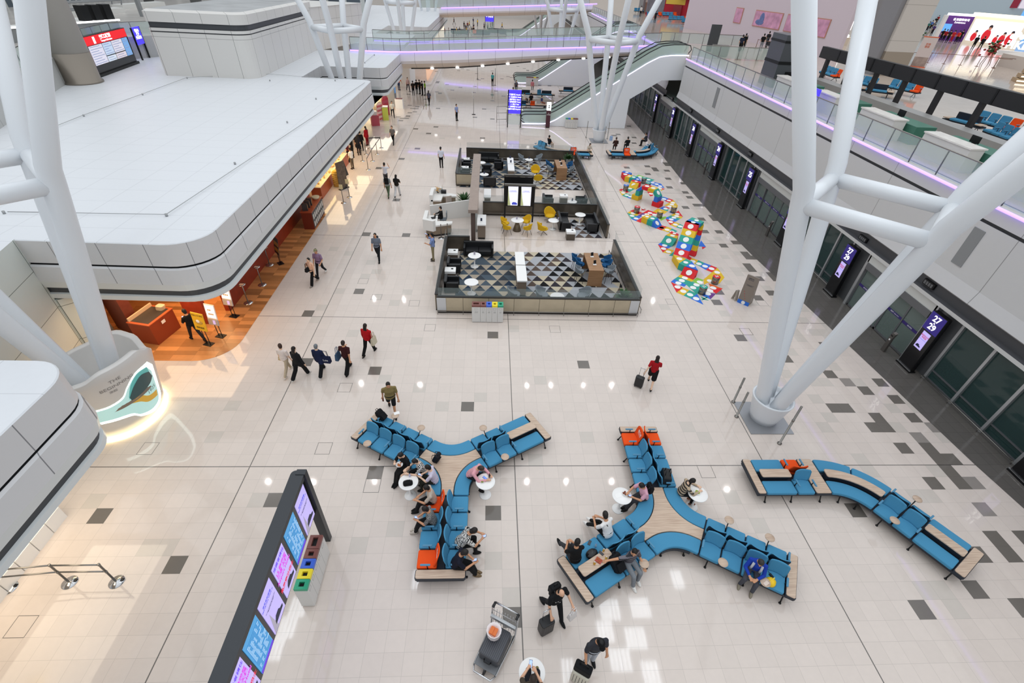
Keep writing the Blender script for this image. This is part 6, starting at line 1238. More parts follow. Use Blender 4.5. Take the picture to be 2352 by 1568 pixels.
p=MB().box(-.7,.7,-.07,.05,1.2,2.55).build('display',MT['sign_violet'],t); text('lettering','請小心\n扶手\n注意安全',.27,white_e,p,frame_T((0,-.075,2.0),(1,0,0),(0,-1,0)),depth=.002,bold=.012)
balustrade('glass_balustrade','glass balustrade on the parapet at upper left behind the red board',[(-27.4,24.5,7.1),(-28,29,7.1),(-32.2,40,7.1),(-33.3,43,7.1),(-34.7,52.5,7.1),(-30.7,58.3,7.1)],1.1,1.6)
tg2=mat('terrace_grey','8F9294',.5); tw=mat('terrace_white','E4E4E0',.5)
t=thing('check_in_desk','long pale desk with a white lit edge on the terrace behind the red board','desk',(-38.5,52,7.0),R_(70)); MB().box(-5,5,-.5,.5,0,1.0).build('body',tg2,t); MB().box(-5.1,5.1,-.65,.65,1.0,1.12).build('top',tw,t); MB().box(-5.1,5.1,-.72,-.65,1.0,1.14).build('lit_edge',mat('lit_edge','FFFFFF',.4,emit=1.6),t)
for k in range(3): MB().box(4.2-1.1*k,4.9-1.1*k,-.4,.4,1.12,2.3).build('machine',blackm,t)
for k,(x,y,rz) in enumerate([(-44,60,80),(-49,72,75),(-50,84,80)]):
    t=thing('terrace_escalator',['nearest pale escalator hood on the far left terrace','second pale escalator hood on the far left terrace','third pale escalator hood on the far left terrace'][k],'escalator',(x,y,7.0),R_(rz)); MB().box(-4,4,-.8,.8,0,.5).build('truss',tw,t); m=MB(); m.tube([(-4,-.7,.5),(-3.6,-.7,1.3),(4,-.7,1.3)],.08,6); m.tube([(-4,.7,.5),(-3.6,.7,1.3),(4,.7,1.3)],.08,6); m.build('handrail',tg2,t)
t=thing('sign_fascia','long white overhead sign with blue wave and black lettering, upper left','sign',(-44,66,12.0),R_(80)); MB().box(-9,7,-.3,.3,-.2,1.5).build('panel',tw,t); text('lettering','旅遊接待處 預先登記\nTour reception / Pre registration',.42,blk,t,frame_T((-4.5,-.32,.7),(1,0,0),(0,-1,0)),depth=.002); m=MB(); m.prism([V((-.9,-.2)),V((2.6,-.2)),V((2.3,1.0)),V((1.2,1.8)),V((.2,1.5)),V((-.3,.5))],0,.05,0,T=frame_T((1,-.35,0),(1,0,0),(0,-1,0))); m.build('blue_wave',mat('wave_blue','3A5F9E',.5),t)
for s in (-8,6): MB().box(s-.2,s+.2,-.2,.2,-5.0,-.2).build('post',tg2,t)
winm=gridmat('window_wall','56616A','C9CCC9',.2,[((.35,.94,0),1.2,.2,.3,1),(2,3.2,8.0,.3,1)])
MB().box(-62,-61.5,30,112,7,22).box(-62,-24,111.5,112,5.4,22).build('wall_left',winm,kind='structure')
MB().box(-60,-55,40,60,7.0,9.5).build('wall_left',tg2,kind='structure')
for k,(x,y,h) in enumerate([(-40,80,14),(-36,96,14),(-52,90,14),(-46,45,14)]):
    t=thing('terrace_pillar',['dark grey pillar on the far left terrace, left of the white upper block','slim dark pillar far behind the white upper block','dark pillar near the left window wall','grey pillar behind the near left column legs'][k],'pillar',(x,y,7.0)); m=MB(); m.lathe([(.7,0),(.7,h)],16); m.build('shaft',mat('pillar_dark','6A6C6C',.5),t)
# ---------------------------------------------------------------- upper right hall
def ztop(b,px,py):
    d=ray(px,py); t_=(d.x*b.x+d.y*b.y)/(d.x*d.x+d.y*d.y); return H0+d.z*t_
pillw=gridmat('pillar_cladding','CDC6BE','8a837b',.4,[(2,2.6,7.3,.03,.7)],.01); pillg=mat('pillar_fin_grey','8E8D90',.45,.2)  # pale cladding for the shafts, plain grey for their side fins
for k,(x,y,w,d) in enumerate([(36.6,49.5,1.3,1.5),(36.5,86.5,1.9,2.6),(80,112,2.2,2.2),(33.2,120,1.6,2)]):
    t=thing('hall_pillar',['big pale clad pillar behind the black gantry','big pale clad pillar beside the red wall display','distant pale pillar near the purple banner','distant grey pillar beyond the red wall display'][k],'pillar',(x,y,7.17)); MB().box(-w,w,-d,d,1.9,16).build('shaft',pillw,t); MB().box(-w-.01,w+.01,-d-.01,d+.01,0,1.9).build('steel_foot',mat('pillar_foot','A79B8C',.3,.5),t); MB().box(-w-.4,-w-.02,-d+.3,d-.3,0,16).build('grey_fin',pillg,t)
t=thing('service_pylon','dark grey banded equipment pylon behind the glass railing by the column leg','pylon',(22.2,40.9,7.17)); 
MB().box(-.75,.75,-1.1,1.1,0,3.4).build('body',mat('pylon_grey','5F6266',.35,.5),t); MB().box(-.78,.78,-1.13,1.13,1.55,1.75).build('band',blackm,t); MB().box(-.78,.78,-1.13,1.13,2.9,3.05).build('band',blackm,t); MB().box(.0,.8,-1.16,-1.0,.3,1.1).build('recess',blk,t)
t=thing('tall_sign_pylon','tall thin dark grey sign slab at the escalator head','sign',(24.3,60.2,7.17)); MB().box(-.55,.55,-.08,.08,.25,2.5).build('panel',mat('slab_grey','4B4D50',.4,.3),t); MB().box(-.5,.5,-.1,.1,0,.25).build('base',blackm,t)
t=thing('waste_station','dark grey waste cabinet at the escalator head','bin',at(1650,129,7.17),R_(-10)) ; MB().box(-.8,.8,-.4,.4,.05,1.0).build('body',mat('cabinet_grey','77746F',.35,.4),t); MB().box(-.7,.7,-.35,.35,0,.05).build('plinth',blackm,t)
pw=mat('rose_wall','D9CBD3',.6); MB().box(28,140,95.0,95.4,7.17,24).build('wall_back',pw,kind='structure') if 0 else None
# angled rear wall carrying the pink posters
A_,B_=V((30.5,84,0)),V((57,64.6,0))
A_=at(1690,90,7.17); B_=at(1815,117,7.17); dd=(B_-A_).normalized(); nn=V((-dd.y,dd.x,0)); ang=math.atan2(dd.y,dd.x); L=(B_-A_).length
Wt=TR(A_.x,A_.y,7.17,ang); m=MB(Wt); m.box(-14,L+7,.0,.4,0,15); m.build('wall_back',pw,kind='structure')
for k,(u,w) in enumerate([(-1.6,1.6),(2.6,5.2),(8.6,2.6),(13,2.4)]):
    t=thing('pink_poster',['narrow pink poster on the pale rear wall, leftmost','wide pink poster with a blue figure shape on the pale rear wall','pink poster behind the white lit arch shape','pink poster at the right on the pale rear wall'][k],'poster',Wt@V((u+w/2,-.03,1.75)),ang); MB().box(-w/2,w/2,-.05,.02,0,1.7).build('frame',mat('poster_frame','C98F7A',.5),t); MB().box(-w/2+.08,w/2-.08,-.07,-.05,.08,1.62).build('print',mat('poster_pink','E3A6C6',.5,noise=.35,nscale=1.3),t)
    if k==1: m=MB(); m.ell((-1.0,-.07,.9),(.45,.02,.6)); m.ell((-1.3,-.07,.5),(.8,.02,.3)); m.build('figure_print',mat('print_blue','6E7FB5',.5,noise=.3,nscale=5),t)
# red and yellow wall display
t=thing('red_wall_display','red and yellow wall display with landscape photo panels, top centre','display',at(1560,40,7.17),R_(-35)); MB().box(-7,6,0,.4,0,7).build('panel',mat('display_red','B3122C',.5),t); MB().box(-7,-3.4,-.05,0,.4,6).build('photo_print',mat('photo_grey','8B8790',.6,noise=.6,nscale=.5),t); MB().box(-3.2,.6,-.06,0,2.0,7).build('yellow_print',mat('display_yellow','E5C24A',.5),t); MB().box(2.6,4.4,-.08,0,0,7).build('light_column',mat('pale_lit','E6E6F2',.5,emit=.7),t); MB().box(-.6,4.0,-.9,-.5,3.0,6.5).build('hanging_screen',mat('screen_off','3A3B38',.4),t); MB().box(-1.4,.2,-.5,-.1,0,1.9).build('red_stand',mat('stand_red','8E2A34',.5),t)
for k,(px,py,n) in enumerate([(1590,56,5),(1555,50,4),(1500,40,3),(1470,30,3),(1535,40,3)]):
    p=at(px,py,7.17); row_bench(['blue row seats with orange seats in front of the red wall display, nearest','blue row seats second from the front before the red display','blue row seats at the top, left of the red display','blue row seats with orange seat at the top edge','blue row seats right behind the nearest pair before the red display'][k],p,R_(195),[('O',.8)]+[('S',.8)]*n,'blue seats before the red wall display')
# lit white arches
def lit_arch(label,px,py,h):
    p=at(px,py,7.17); t=thing('lit_arch',label,'light display',p,R_(-40),'white lit arch displays'); P=[V((-.8,0,0)),V((-.8,0,h-.8))]+[V((.8*-math.cos(PI*i/8),0,h-.8+.8*math.sin(PI*i/8))) for i in range(9)]+[V((.8,0,h-.8)),V((.8,0,h-1.6))]; MB().tube(P,.14,8).build('tube_light',white_e,t); MB().box(-1.3,1.3,-.5,.5,0,.9).build('plinth',mat('plinth_cream','E9DCC8',.5),t); m=MB()
    for q in range(4): m.ell((-.9+.6*q,-.3,1.05),(.22,.2,.2))
    m.build('lit_ball',white_e,t)
lit_arch('white lit arch display left of the column, before the pink posters',1806,92,3.4); lit_arch('white lit arch display between the two column legs, left',1888,92,2.9); lit_arch('white lit arch display between the two column legs, right',1922,102,3.3)
t=thing('photo_banner','orange edged photo banner between the column legs at the back','banner',at(1905,105,7.17),R_(-20)); MB().box(-.55,.55,-.03,.03,.05,2.6).build('print',mat('banner_photo','B9A398',.6,noise=.5,nscale=1.5),t); MB().box(-.6,.6,-.1,.1,0,.05).box(-.58,.58,-.04,.04,2.6,2.68).build('edge',mat('edge_orange','E86A3A',.5),t)
for k,(px,py) in enumerate([(2053,142),(2106,154),(2083,122)]):
    p=at(px,py,7.17); t=thing('photo_banner',['orange edged photo banner left of the two standing before the showroom','orange edged photo banner right of the two standing before the showroom','small orange topped banner beside the big flower stand'][k],'banner',p,R_(-25)); MB().box(-.62,.62,-.03,.03,.9,2.6).build('print',mat('banner_pale','DCCDC8',.6),t); MB().box(-.62,.62,-.031,.031,.06,.9).build('photo_print',mat('banner_photo','B9A398',.6,noise=.5,nscale=1.5),t); MB().box(-.66,.66,-.1,.1,0,.06).box(-.66,.66,-.04,.04,2.6,2.68).build('edge',MT['edge_orange'],t); text('lettering','登機\n體驗',.22,mat('ink_orange','D9622C',.5),t,frame_T((0,-.035,1.9),(1,0,0),(0,-1,0)),depth=.002)
def flower_stand(label,px,py,h,seed):
    p=at(px,py,7.17); t=thing('flower_stand',label,'flowers',p); rr=random.Random(seed); m=MB(); fo=MB()
    for a in range(4): t_=PI/2*a+.3; MB().tube([(.5*math.cos(t_),.5*math.sin(t_),0),(.05*math.cos(t_),.05*math.sin(t_),h)],.03,6).build('leg',mat('stand_wood','8C5A44',.6),t)
    for k in range(60):
        q=V((rr.gauss(0,.35),rr.gauss(0,.28),h+rr.gauss(0,.32))); (m if k%2 else fo).ell(q,(.13,.13,.1),0,7,5)
    m.build('blossom',mat('blossom_red','B23A3A',.7,noise=.4,nscale=6),t); fo.build('foliage',mat('leaf_green','2F5A26',.5,noise=.3,nscale=9),t)
flower_stand('tall red flower stand behind the orange edged banners',2092,112,1.7,2); flower_stand('tall red flower stand in front of the white lit letters',2262,148,1.6,3)
# LED wall, purple booth, lit letters
A_,B_=at(2213,98,7.17),at(2322,112,7.17); c=(A_+B_)/2; d=B_-A_; ang=math.atan2(d.y,d.x); L=d.length
t=thing('led_wall','big bright screen showing people in red uniforms, top right','display',c,ang); MB().box(-L/2-.3,L/2+.3,0,.5,0,3.9).build('frame',mat('frame_cream','E9DFCB',.5,emit=.3),t); MB().box(-L/2,L/2,-.05,0,.35,3.1).build('screen',mat('led_white','F2F2FA',.4,emit=.7,ecol='F4F2FF'),t)
for k,(u,s) in enumerate([(-.36,.75),(-.12,1.1),(.1,.6),(.22,.8),(.36,.9)]):
    m=MB(); m.ell((u*L,-.06,.8*s+.3),(.5*s,.03,.75*s)); m.build('uniform_print',mat('print_red','D3202C',.5,emit=.5,ecol='D3202C'),t); m=MB(); m.ell((u*L+.1,-.07,1.85*s+.1),(.2*s,.03,.28*s)); m.build('face_print',mat('print_skin','C48A72',.5,emit=.4),t); m=MB(); m.ell((u*L+.1,-.068,1.98*s+.1),(.23*s,.03,.25*s)); m.build('hair_print',mat('print_dark','2A2028',.5),t)
MB().box(-L/2-.4,L/2+.4,-.6,-.3,3.5,3.9).build('light_bar',mat('lit_cream','FFF0D0',.5,emit=2),t)
A_,B_=at(2150,92,7.17),at(2212,97,7.17); c=(A_+B_)/2; d=B_-A_; t=thing('purple_booth','purple exhibition booth wall with white lettering','booth',c,math.atan2(d.y,d.x)); L=d.length; MB().box(-L/2,L*.62,1.1,1.4,0,3.3).build('wall_panel',mat('booth_purple','5B2C7C',.5,emit=.25),t); text('lettering','香港國際機場\nExhibition',.36,white_e,t,frame_T((L*.1,1.08,2.6),(1,0,0),(0,-1,0)),depth=.004); MB().box(-L/2-.4,-L/2,-.4,.9,0,3.3).build('side_wall',whitep,t); MB().box(L*.62,L*1.15,.4,.9,0,3.2).build('teal_panel',mat('booth_teal','1E5E7A',.5),t); MB().box(-L/2,L*.6,.3,.9,3.3,3.6).build('fascia',white_e,t); MB().box(-L/2,-L/2+1.2,.5,.58,1.2,2.2).build('screen',mat('booth_screen','5FA0E0',.4,emit=.8),t)
t=thing('showroom_fascia','maroon and white picture band above the showroom, top right','sign',at(2215,60,7.17)+V((1,9,4.3)),math.atan2(d.y,d.x)); 
for k in range(9): MB().box(-9+3.2*k,-9+3.2*k+3.0,0,.3,-.6,1.0).build('picture',[mat('band_maroon','8E2038',.5,emit=.2),mat('band_pale','E2D9E6',.5,emit=.4),mat('band_blue','7FA8D6',.5,emit=.3)][k%3],t)
for s in (-8,18): MB().box(s-.15,s+.15,.05,.25,-4.3,-.6).build('post',whitep,t)
t=thing('lit_letters','white lit letters under balloon shapes, top right','sign',at(2330,124,7.17),R_(-35)); text('letter','HKIA',1.25,white_e,t,frame_T((0,0,.95),(1,0,0),(0,-1,0)),depth=.1,bold=.03)
m=MB()
for k in range(6): m.ell((-1.2+.5*k,0,1.9+.25*(k%2)),(.3,.12,.3))
m.build('balloon',white_e,t); MB().box(-1.8,1.8,-.3,.3,0,.3).build('plinth',whitep,t)
t=thing('blue_booth','light blue lit booth at the top right corner','booth',at(2345,95,7.17)+V((2,2,0)),R_(-35)); MB().box(-2,6,0,.4,0,4.5).build('wall_panel',mat('booth_blue','5FA6E6',.5,emit=.6,ecol='6FB2F0'),t); MB().box(-1.8,-1.2,-.3,0,0,2.2).build('display_panel',mat('booth_teal','1E5E7A',.5),t)
m=MB(); P=[at(2288,150,7.17),at(2352,166,7.17)+V((0,-2,0)),at(2352,166,7.17)+V((6,-2,0)),at(2288,150,7.17)+V((5,2.5,0))]; m.prism([V((p.x,p.y)) for p in P],7.17,8.35); tag(m.build('low_wall',mat('low_wall_white','D8CEC4',.5)),'low white curved wall below the lit letters','wall')
t=thing('tiered_light_stand','tiered warm lit stand at the right edge, above the gantry','light display',at(2350,190,7.17)+V((.6,0,0)),R_(-30))
for k in range(4): MB().box(-1.2+.2*k,1.4,-.8+.2*k,.8,.35*k,.35*k+.3).build('tier',mat('tier_tan','B59A78',.5),t); MB().box(-1.2+.2*k,1.4,-.82+.2*k,-.8+.2*k,.35*k+.1,.35*k+.2).build('tier_light',mat('lit_cream','FFF0D0',.5,emit=2),t)
t=thing('toilet_sign','black and white toilet sign panel by the big pale pillar','sign',at(2015,138,7.17),R_(-35)); MB().box(-.32,.32,-.06,.06,0,.55).build('stand',mat('totem_maroon','4A1E2C',.35),t); MB().box(-.32,.32,-.06,.06,.55,1.35).build('lit_panel',white_e,t); m=MB(); m.prism(rpoly(rect(.44,.36),.05,3),0,.01,0,T=frame_T((0,-.062,1.1),(1,0,0),(0,-1,0))); m.build('pictogram',blk,t); text('lettering','洗手間',.15,blk,t,frame_T((0,-.064,.72),(1,0,0),(0,-1,0)),depth=.002)
bz=mat('bronze_post','8A6450',.35,.7)
def fence(label,pts,group):
    t=thing('rope_fence',label,'rope fence',(pts[0].x,pts[0].y,7.17),0,group); o=V((pts[0].x,pts[0].y,7.17))
    for a,b in zip(pts,pts[1:]):
        n=max(1,round((b-a).length/1.7))
        for k in range(n): p=a.lerp(b,k/n)-o; p.z=0; q=MB(); q.tube([p,p+V((0,0,.98))],.03,6); q.lathe([(.17,0),(.17,.02),(.03,.03)],10,0,p); q.build('post',bz,t)
        r=MB(); r.tube([a-o+V((0,0,.93)),b-o+V((0,0,.93))],.025,6); r.build('rail',bz,t)
fence('bronze rope fence running before the showroom, behind the gantry',[at(2042,142,7.17),at(2130,144,7.17),at(2320,158,7.17)],'bronze rope fences'); fence('bronze rope fence short return at the right end',[at(2282,157,7.17),at(2312,160,7.17)],'bronze rope fences')
fence('dark belt barrier near the two people in dark clothes, upper floor',[at(1712,134,7.17),at(1738,136,7.17)],'dark belt barriers'); fence('dark belt barrier beside the pale pillar on the upper floor',[at(1735,112,7.17),at(1765,118,7.17)],'dark belt barriers')
MB().box(90,200,130,131,7.17,26).build('wall_back',mat('hall_far_blue','BFD0DA',.5),kind='structure')
# ---------------------------------------------------------------- people
BAKE=[]
def fuse(name,mb,m,parent,vox,smooth=2):
    me=mb.mesh(name); me.materials.append(m); o=link(name,me,parent); r=o.modifiers.new('r','REMESH'); r.mode='VOXEL'; r.voxel_size=vox; r.use_smooth_shade=True
    if smooth: s=o.modifiers.new('s','SMOOTH'); s.iterations=smooth; s.factor=.5
    BAKE.append(o); return o
def bake_all():
    bpy.context.view_layer.update(); dg=bpy.context.evaluated_depsgraph_get(); new=[]
    for o in BAKE: new.append((o,bpy.data.meshes.new_from_object(o.evaluated_get(dg))))
    for o,me in new:
        o.modifiers.clear(); o.data=me
        me.polygons.foreach_set('use_smooth',[True]*len(me.polygons)); me.polygons.foreach_set('material_index',[0]*len(me.polygons))
SK={'a':'D9A98A','b':'C9936F','c':'E6BFA2','d':'A8765A'}
def pm_(c,rough=.8): return mat('cloth_'+c,c,rough,noise=.1,nscale=30,spec=.2)
def stripes(name,a,b,sc,dist=0.,dirz=True):
    if name in MT: return MT[name]
    m=bpy.data.materials.new(name); m.use_nodes=True; nt=m.node_tree; bs=nt.nodes['Principled BSDF']; tc=nt.nodes.new('ShaderNodeTexCoord'); w_=nt.nodes.new('ShaderNodeTexWave'); w_.bands_direction='Z' if dirz else 'DIAGONAL'; w_.inputs['Scale'].default_value=sc; w_.inputs['Distortion'].default_value=dist; w_.inputs['Detail Scale'].default_value=3
    cr=nt.nodes.new('ShaderNodeValToRGB'); cr.color_ramp.interpolation='CONSTANT'; cr.color_ramp.elements[0].color=srgb(a); cr.color_ramp.elements[1].position=.5; cr.color_ramp.elements[1].color=srgb(b)
    nt.links.new(tc.outputs['Object'],w_.inputs['Vector']); nt.links.new(w_.outputs['Fac'],cr.inputs[0]); nt.links.new(cr.outputs[0],bs.inputs['Base Color']); bs.inputs['Roughness'].default_value=.8; MT[name]=m; return m
ARMS={'down':(5,9,12,0),'swingf':(28,8,25,5),'swingb':(-25,8,12,0),'phone':(22,8,78,44),'phone2':(30,7,62,40),'eat':(32,16,105,42),'table':(40,12,52,36),'lap':(22,12,62,40),'photo':(75,15,95,35),'strap':(20,18,125,50),'carry':(8,12,30,0),'push':(35,8,25,0),'sideout':(20,82,10,0),'rest':(10,18,55,15),'back':(-28,14,10,-10)}
def person(label,loc,face,pose='stand',top='222222',bottom='1A1A1C',shoes='151515',hair='17120F',skin='a',H=1.7,arms=('down','down'),sleeve='short',lean=0.,nod=0.,turn=0.,wide=1.0,long_hair=False,vox=.013,legs=None,skirt=False,shorts=False,cap=None,fat=1.0,group=None,z=None,top_mat=None,seat=.47,bottom_mat=None,bald=False,coat=False):
    s=H/1.7; far=vox>.02; x,y=loc[0],loc[1]; z0=loc[2] if len(loc)>2 else 0.
    t=thing('person',label,'person',(x,y,z0),R_(face)-PI/2,group)
    sit=pose.startswith('sit'); pz=(seat+.10) if sit else .93*s
    if pose=='walk': pz-=.02
    L=legs or {'stand':((0,0,.09),(2,2,.09)),'walk':((24,6,.08),(-20,18,.08)),'walk2':((-18,22,.08),(22,6,.08)),'sit':((84,84,.10),(84,84,.10)),'sitx':((80,62,.04),(74,55,.05)),'sitw':((80,78,.16),(82,88,.15))}[pose]
    th,sh=.43*s,.43*s; leg=[]
    for i,sd in enumerate((-1,1)):
        f,k,ab=L[i]; hip=V((sd*.095*s,0,pz)); a=R_(f); kn=hip+V((sd*(ab-.09)*.8,math.sin(a)*th,-math.cos(a)*th)); b=R_(f-k); an=kn+V((sd*(ab-.09)*.3,math.sin(b)*sh,-math.cos(b)*sh))
        leg.append([hip,kn,an,b])
    if not sit:
        lo=min(l[2].z for l in leg); d=lo-.075*s; 
        for l in leg:
            for q in l[:3]: q.z-=d
        pz-=d
    else:
        for l in leg:
            if l[2].z<.075: l[2].z=.075
    pel=V((0,0,pz)); la=R_(lean); RX=MX.Rotation(-la,3,'X')
    def up(v): return pel+RX@V(v)
    sp=[up((0,0,-.07*s)),up((0,0,.02*s)),up((0,-.005,.16*s)),up((0,.005,.32*s)),up((0,-.005,.43*s)),up((0,-.005,.485*s)),up((0,.01,.55*s))]
    sr=[(.15*fat,.11*fat),(.165*fat,.118*fat),(.142*fat,.10*fat),(.165*fat,.112*fat),(.145,.085),(.065,.062),(.05,.052)]
    na=R_(nod)+la*.6; ta=R_(turn); HR=MX.Rotation(-ta,3,'Z')@MX.Rotation(-na,3,'X'); hc=sp[6]+HR@V((0,.02,.10*s))
    def tors(mb,g=0.,i0=0,i1=7,gx=0):
        rg=[]
        for i in range(i0,i1):
            c=sp[i]; rx,ry=sr[i]; rx=rx*s+g+(gx if i<2 else 0); ry=ry*s+g; rg.append([c+RX@V((rx*math.cos(2*PI*j/16),ry*math.sin(2*PI*j/16),0)) for j in range(16)])
        mb.loft(rg,0,True)
    def cap_(mb,a,b,r0,r1,n=10):
        d=(b-a); l=max(d.length,1e-4); u=d/l; mb.tube([a-u*r0*.7,a-u*r0*.3,a,b,b+u*r1*.3,b+u*r1*.7],[r0*.55,r0*.92,r0,r1,r1*.92,r1*.55],n)
    arm=[]
    for i,sd in enumerate((-1,1)):
        A=ARMS[arms[i]] if isinstance(arms[i],str) else arms[i]; f,ab,e,iw=[R_(q) for q in A] if A[0]!='to' else (0,0,0,0); S=up((sd*.185*s*min(fat,1.12),0,.40*s)); f0=f+la*.35
        d1=V((sd*math.sin(ab),math.sin(f0)*math.cos(ab),-math.cos(f0)*math.cos(ab))); d2=V((sd*(math.sin(ab)*.6-math.sin(iw)),math.sin(f0+e)*math.cos(iw),-math.cos(f0+e)*math.cos(iw))).normalized(); d1,d2=(d1,d2) if A[0]!='to' else (V(A[1:]).normalized(),V(A[1:]).normalized()); E=S+d1*.285*s; Wd=E+d2*.25*s; arm.append((S,E,Wd,d2,sd))
    mb=MB(); tors(mb)
    if not far or True:
        q=HR.to_4x4(); q.translation=hc; mb.ell((0,0,0),(.074*s,.092*s,.112*s),0,14,10,q); mb.ell((0,.035*s,-.055*s),(.052*s,.055*s,.06*s),0,10,8,q)
        if not far:
            mb.ell((0,.095*s,-.015*s),(.014,.022,.024),0,8,6,q)
            for sd in (-1,1): mb.ell((sd*.076*s,-.005,-.01),(.012,.022,.032),0,8,6,q)
        cap_(mb,sp[5],hc-V((0,0,.03)),.052*s,.05*s)
    for S,E,Wd,d2,sd in arm:
        cap_(mb,S,E,.05*s,.041*s); cap_(mb,E,Wd,.04*s,.028*s); mb.ell(tuple(S),(.058*s,.055*s,.058*s),0,10,8)
        Hd=Wd+d2*.05*s; sx=d2.cross(V((0,0,1))); sx=sx.normalized() if sx.length>.1 else V((0,1,0)); nz=sx.cross(d2).normalized()
        if far: cap_(mb,Wd,Wd+d2*.12*s,.03*s,.02*s,8)
        else:
            cap_(mb,Wd,Wd+d2*.07*s,.034*s,.036*s,10); 
            for k in range(4):
                b0=Wd+d2*.09*s+sx*((k-1.5)*.021*s); l=(.06,.07,.066,.05)[k]*s; b1=b0+d2*l*.55-nz*.008; b2=b1+d2*l*.35-nz*.03*s; mb.tube([b0-d2*.04,b0,b1,b2],[.0115,.0115,.0105,.008],8)
            tb=Wd+d2*.045*s-V((sd,0,0))*0+sx*(-sd*.03*s); mb.tube([tb,tb+d2*.03*s+sx*(-sd*.03*s),tb+d2*.06*s+sx*(-sd*.032*s)-nz*.015],[.013,.0125,.009],8)
    for hip,kn,an,b in leg:
        cap_(mb,hip,kn,.083*s,.058*s); cap_(mb,kn,an,.056*s,.037*s); ft=an+V((0,.06*s,-.045*s)); 
        cap_(mb,an+V((0,-.02,-.03*s)),an+V((0,.13*s,-.05*s)),.036*s,.028*s)
    body=fuse('body',mb,mat('skin_'+skin,SK[skin],.55,noise=.05,nscale=8),t,vox)
    # clothes
    mb=MB(); tors(mb,.016,0,6 if not coat else 6,.006)
    mb.ell(tuple(sp[4]),(.15*s,.08*s,.05*s),0,12,6)
    for S,E,Wd,d2,sd in arm:
        mb.ell(tuple(S),(.068*s,.064*s,.064*s),0,10,8); cap_(mb,sp[4]+V((sd*.06,0,0)),S,.06*s,.06*s)
        if sleeve=='short': cap_(mb,S,S.lerp(E,.72),.061*s,.062*s)
        elif sleeve=='long': cap_(mb,S,E,.06*s,.052*s); cap_(mb,E,E.lerp(Wd,.93),.052*s,.04*s)
        elif sleeve=='none': pass
    if coat:
        for hip,kn,an,b in leg: cap_(mb,hip,hip.lerp(kn,.45),.125*s,.125*s)
    fuse('shirt' if not coat else 'jacket',mb,top_mat or pm_(top),t,vox*1.1,3)
    mb=MB(); rg=[[sp[i]+RX@V(((sr[i][0]*s+g)*math.cos(2*PI*j/16),(sr[i][1]*s+g)*math.sin(2*PI*j/16),0)) for j in range(16)] for i,g in ((0,.012),(1,.012))]; rg.append([p+RX@V((0,0,.07)) for p in rg[-1]]); mb.loft(rg,0,True)
    for hip,kn,an,b in leg:
        if skirt: cap_(mb,hip,hip.lerp(kn,.95),.12*s,.115*s)
        elif shorts: cap_(mb,hip,hip.lerp(kn,.85),.1*s,.085*s)
        else: cap_(mb,hip,kn,.097*s,.07*s*wide); cap_(mb,kn,an.lerp(kn,.06),.07*s*wide,.054*s*wide*wide)
    fuse('trousers' if not (skirt or shorts) else ('skirt' if skirt else 'shorts'),mb,bottom_mat or pm_(bottom),t,vox*1.1,2)
    for hip,kn,an,b in leg:
        mb=MB(); a=an; mb.loft([[V((a.x+rx*math.cos(2*PI*j/14)*s,a.y+.045*s+ry*math.sin(2*PI*j/14)*s,a.z+zz*s)) for j in range(14)] for zz,rx,ry in ((-.075,.042,.125),(-.05,.048,.132),(-.02,.044,.105),(.012,.04,.06),(.03,.034,.045))],0,True); mb.build('shoe',pm_(shoes,.5),t)
    q=HR.to_4x4(); q.translation=hc; mb=MB()
    if not bald:
        mb.ell((0,-.018*s,.022*s),(.084*s,.094*s,.108*s),0,14,9,q); mb.ell((0,-.045*s,-.03*s),(.076*s,.062*s,.085*s),0,12,8,q)
        if long_hair: hb=HR@V((0,-.062*s,0)); mb.loft([[hc+hb+V((rx*s*math.cos(2*PI*j/12),yy*s+.035*s*math.sin(2*PI*j/12)-la*.2*max(0,-zz),zz*s)) for j in range(12)] for zz,rx,yy in ((.03,.07,0),(-.1,.085,-.012),(-.22,.09,-.03),(-.36,.06,-.045))],0,True)
    else: mb.ell((0,-.03*s,-.0*s),(.081*s,.074*s,.07*s),0,14,8,q)
    mb.build('hair',mat('hair_'+hair,hair,.55,spec=.4),t)
    if cap: mb=MB(); mb.ell((0,-.005,.05*s),(.088*s,.1*s,.075*s),0,14,8,q); mb.ell((0,.1*s,.03*s),(.07*s,.06*s,.012*s),0,12,6,q); mb.build('cap',pm_(cap),t)
    if not far:
        for sd in (-1,1): mb=MB(); mb.ell((sd*.03*s,.083*s,.012*s),(.012,.008,.008),0,8,6,q); mb.build('eye',mat('eye_dark','1B1412',.3),t)
        mb=MB(); mb.ell((0,.088*s,-.062*s),(.022,.008,.007),0,8,6,q); mb.build('mouth',mat('lip','A85F52',.5),t)
    M=MX.Translation((x,y,z0))@MX.Rotation(R_(face)-PI/2,4,'Z')
    return {'t':t,'M':M,'hand':[M@(a[2]+a[3]*.09*s) for a in arm],'hdir':[(M.to_3x3()@a[3]) for a in arm],'sh':[M@a[0] for a in arm],'chest':M@sp[3],'back':M@(sp[3]+RX@V((0,-.13*s,0))),'lap':M@V((0,.28*s,pz+.09)),'pel':M@pel,'face':R_(face),'lean':la}
def G2(px,py,z=0.): return at(px,py,z)
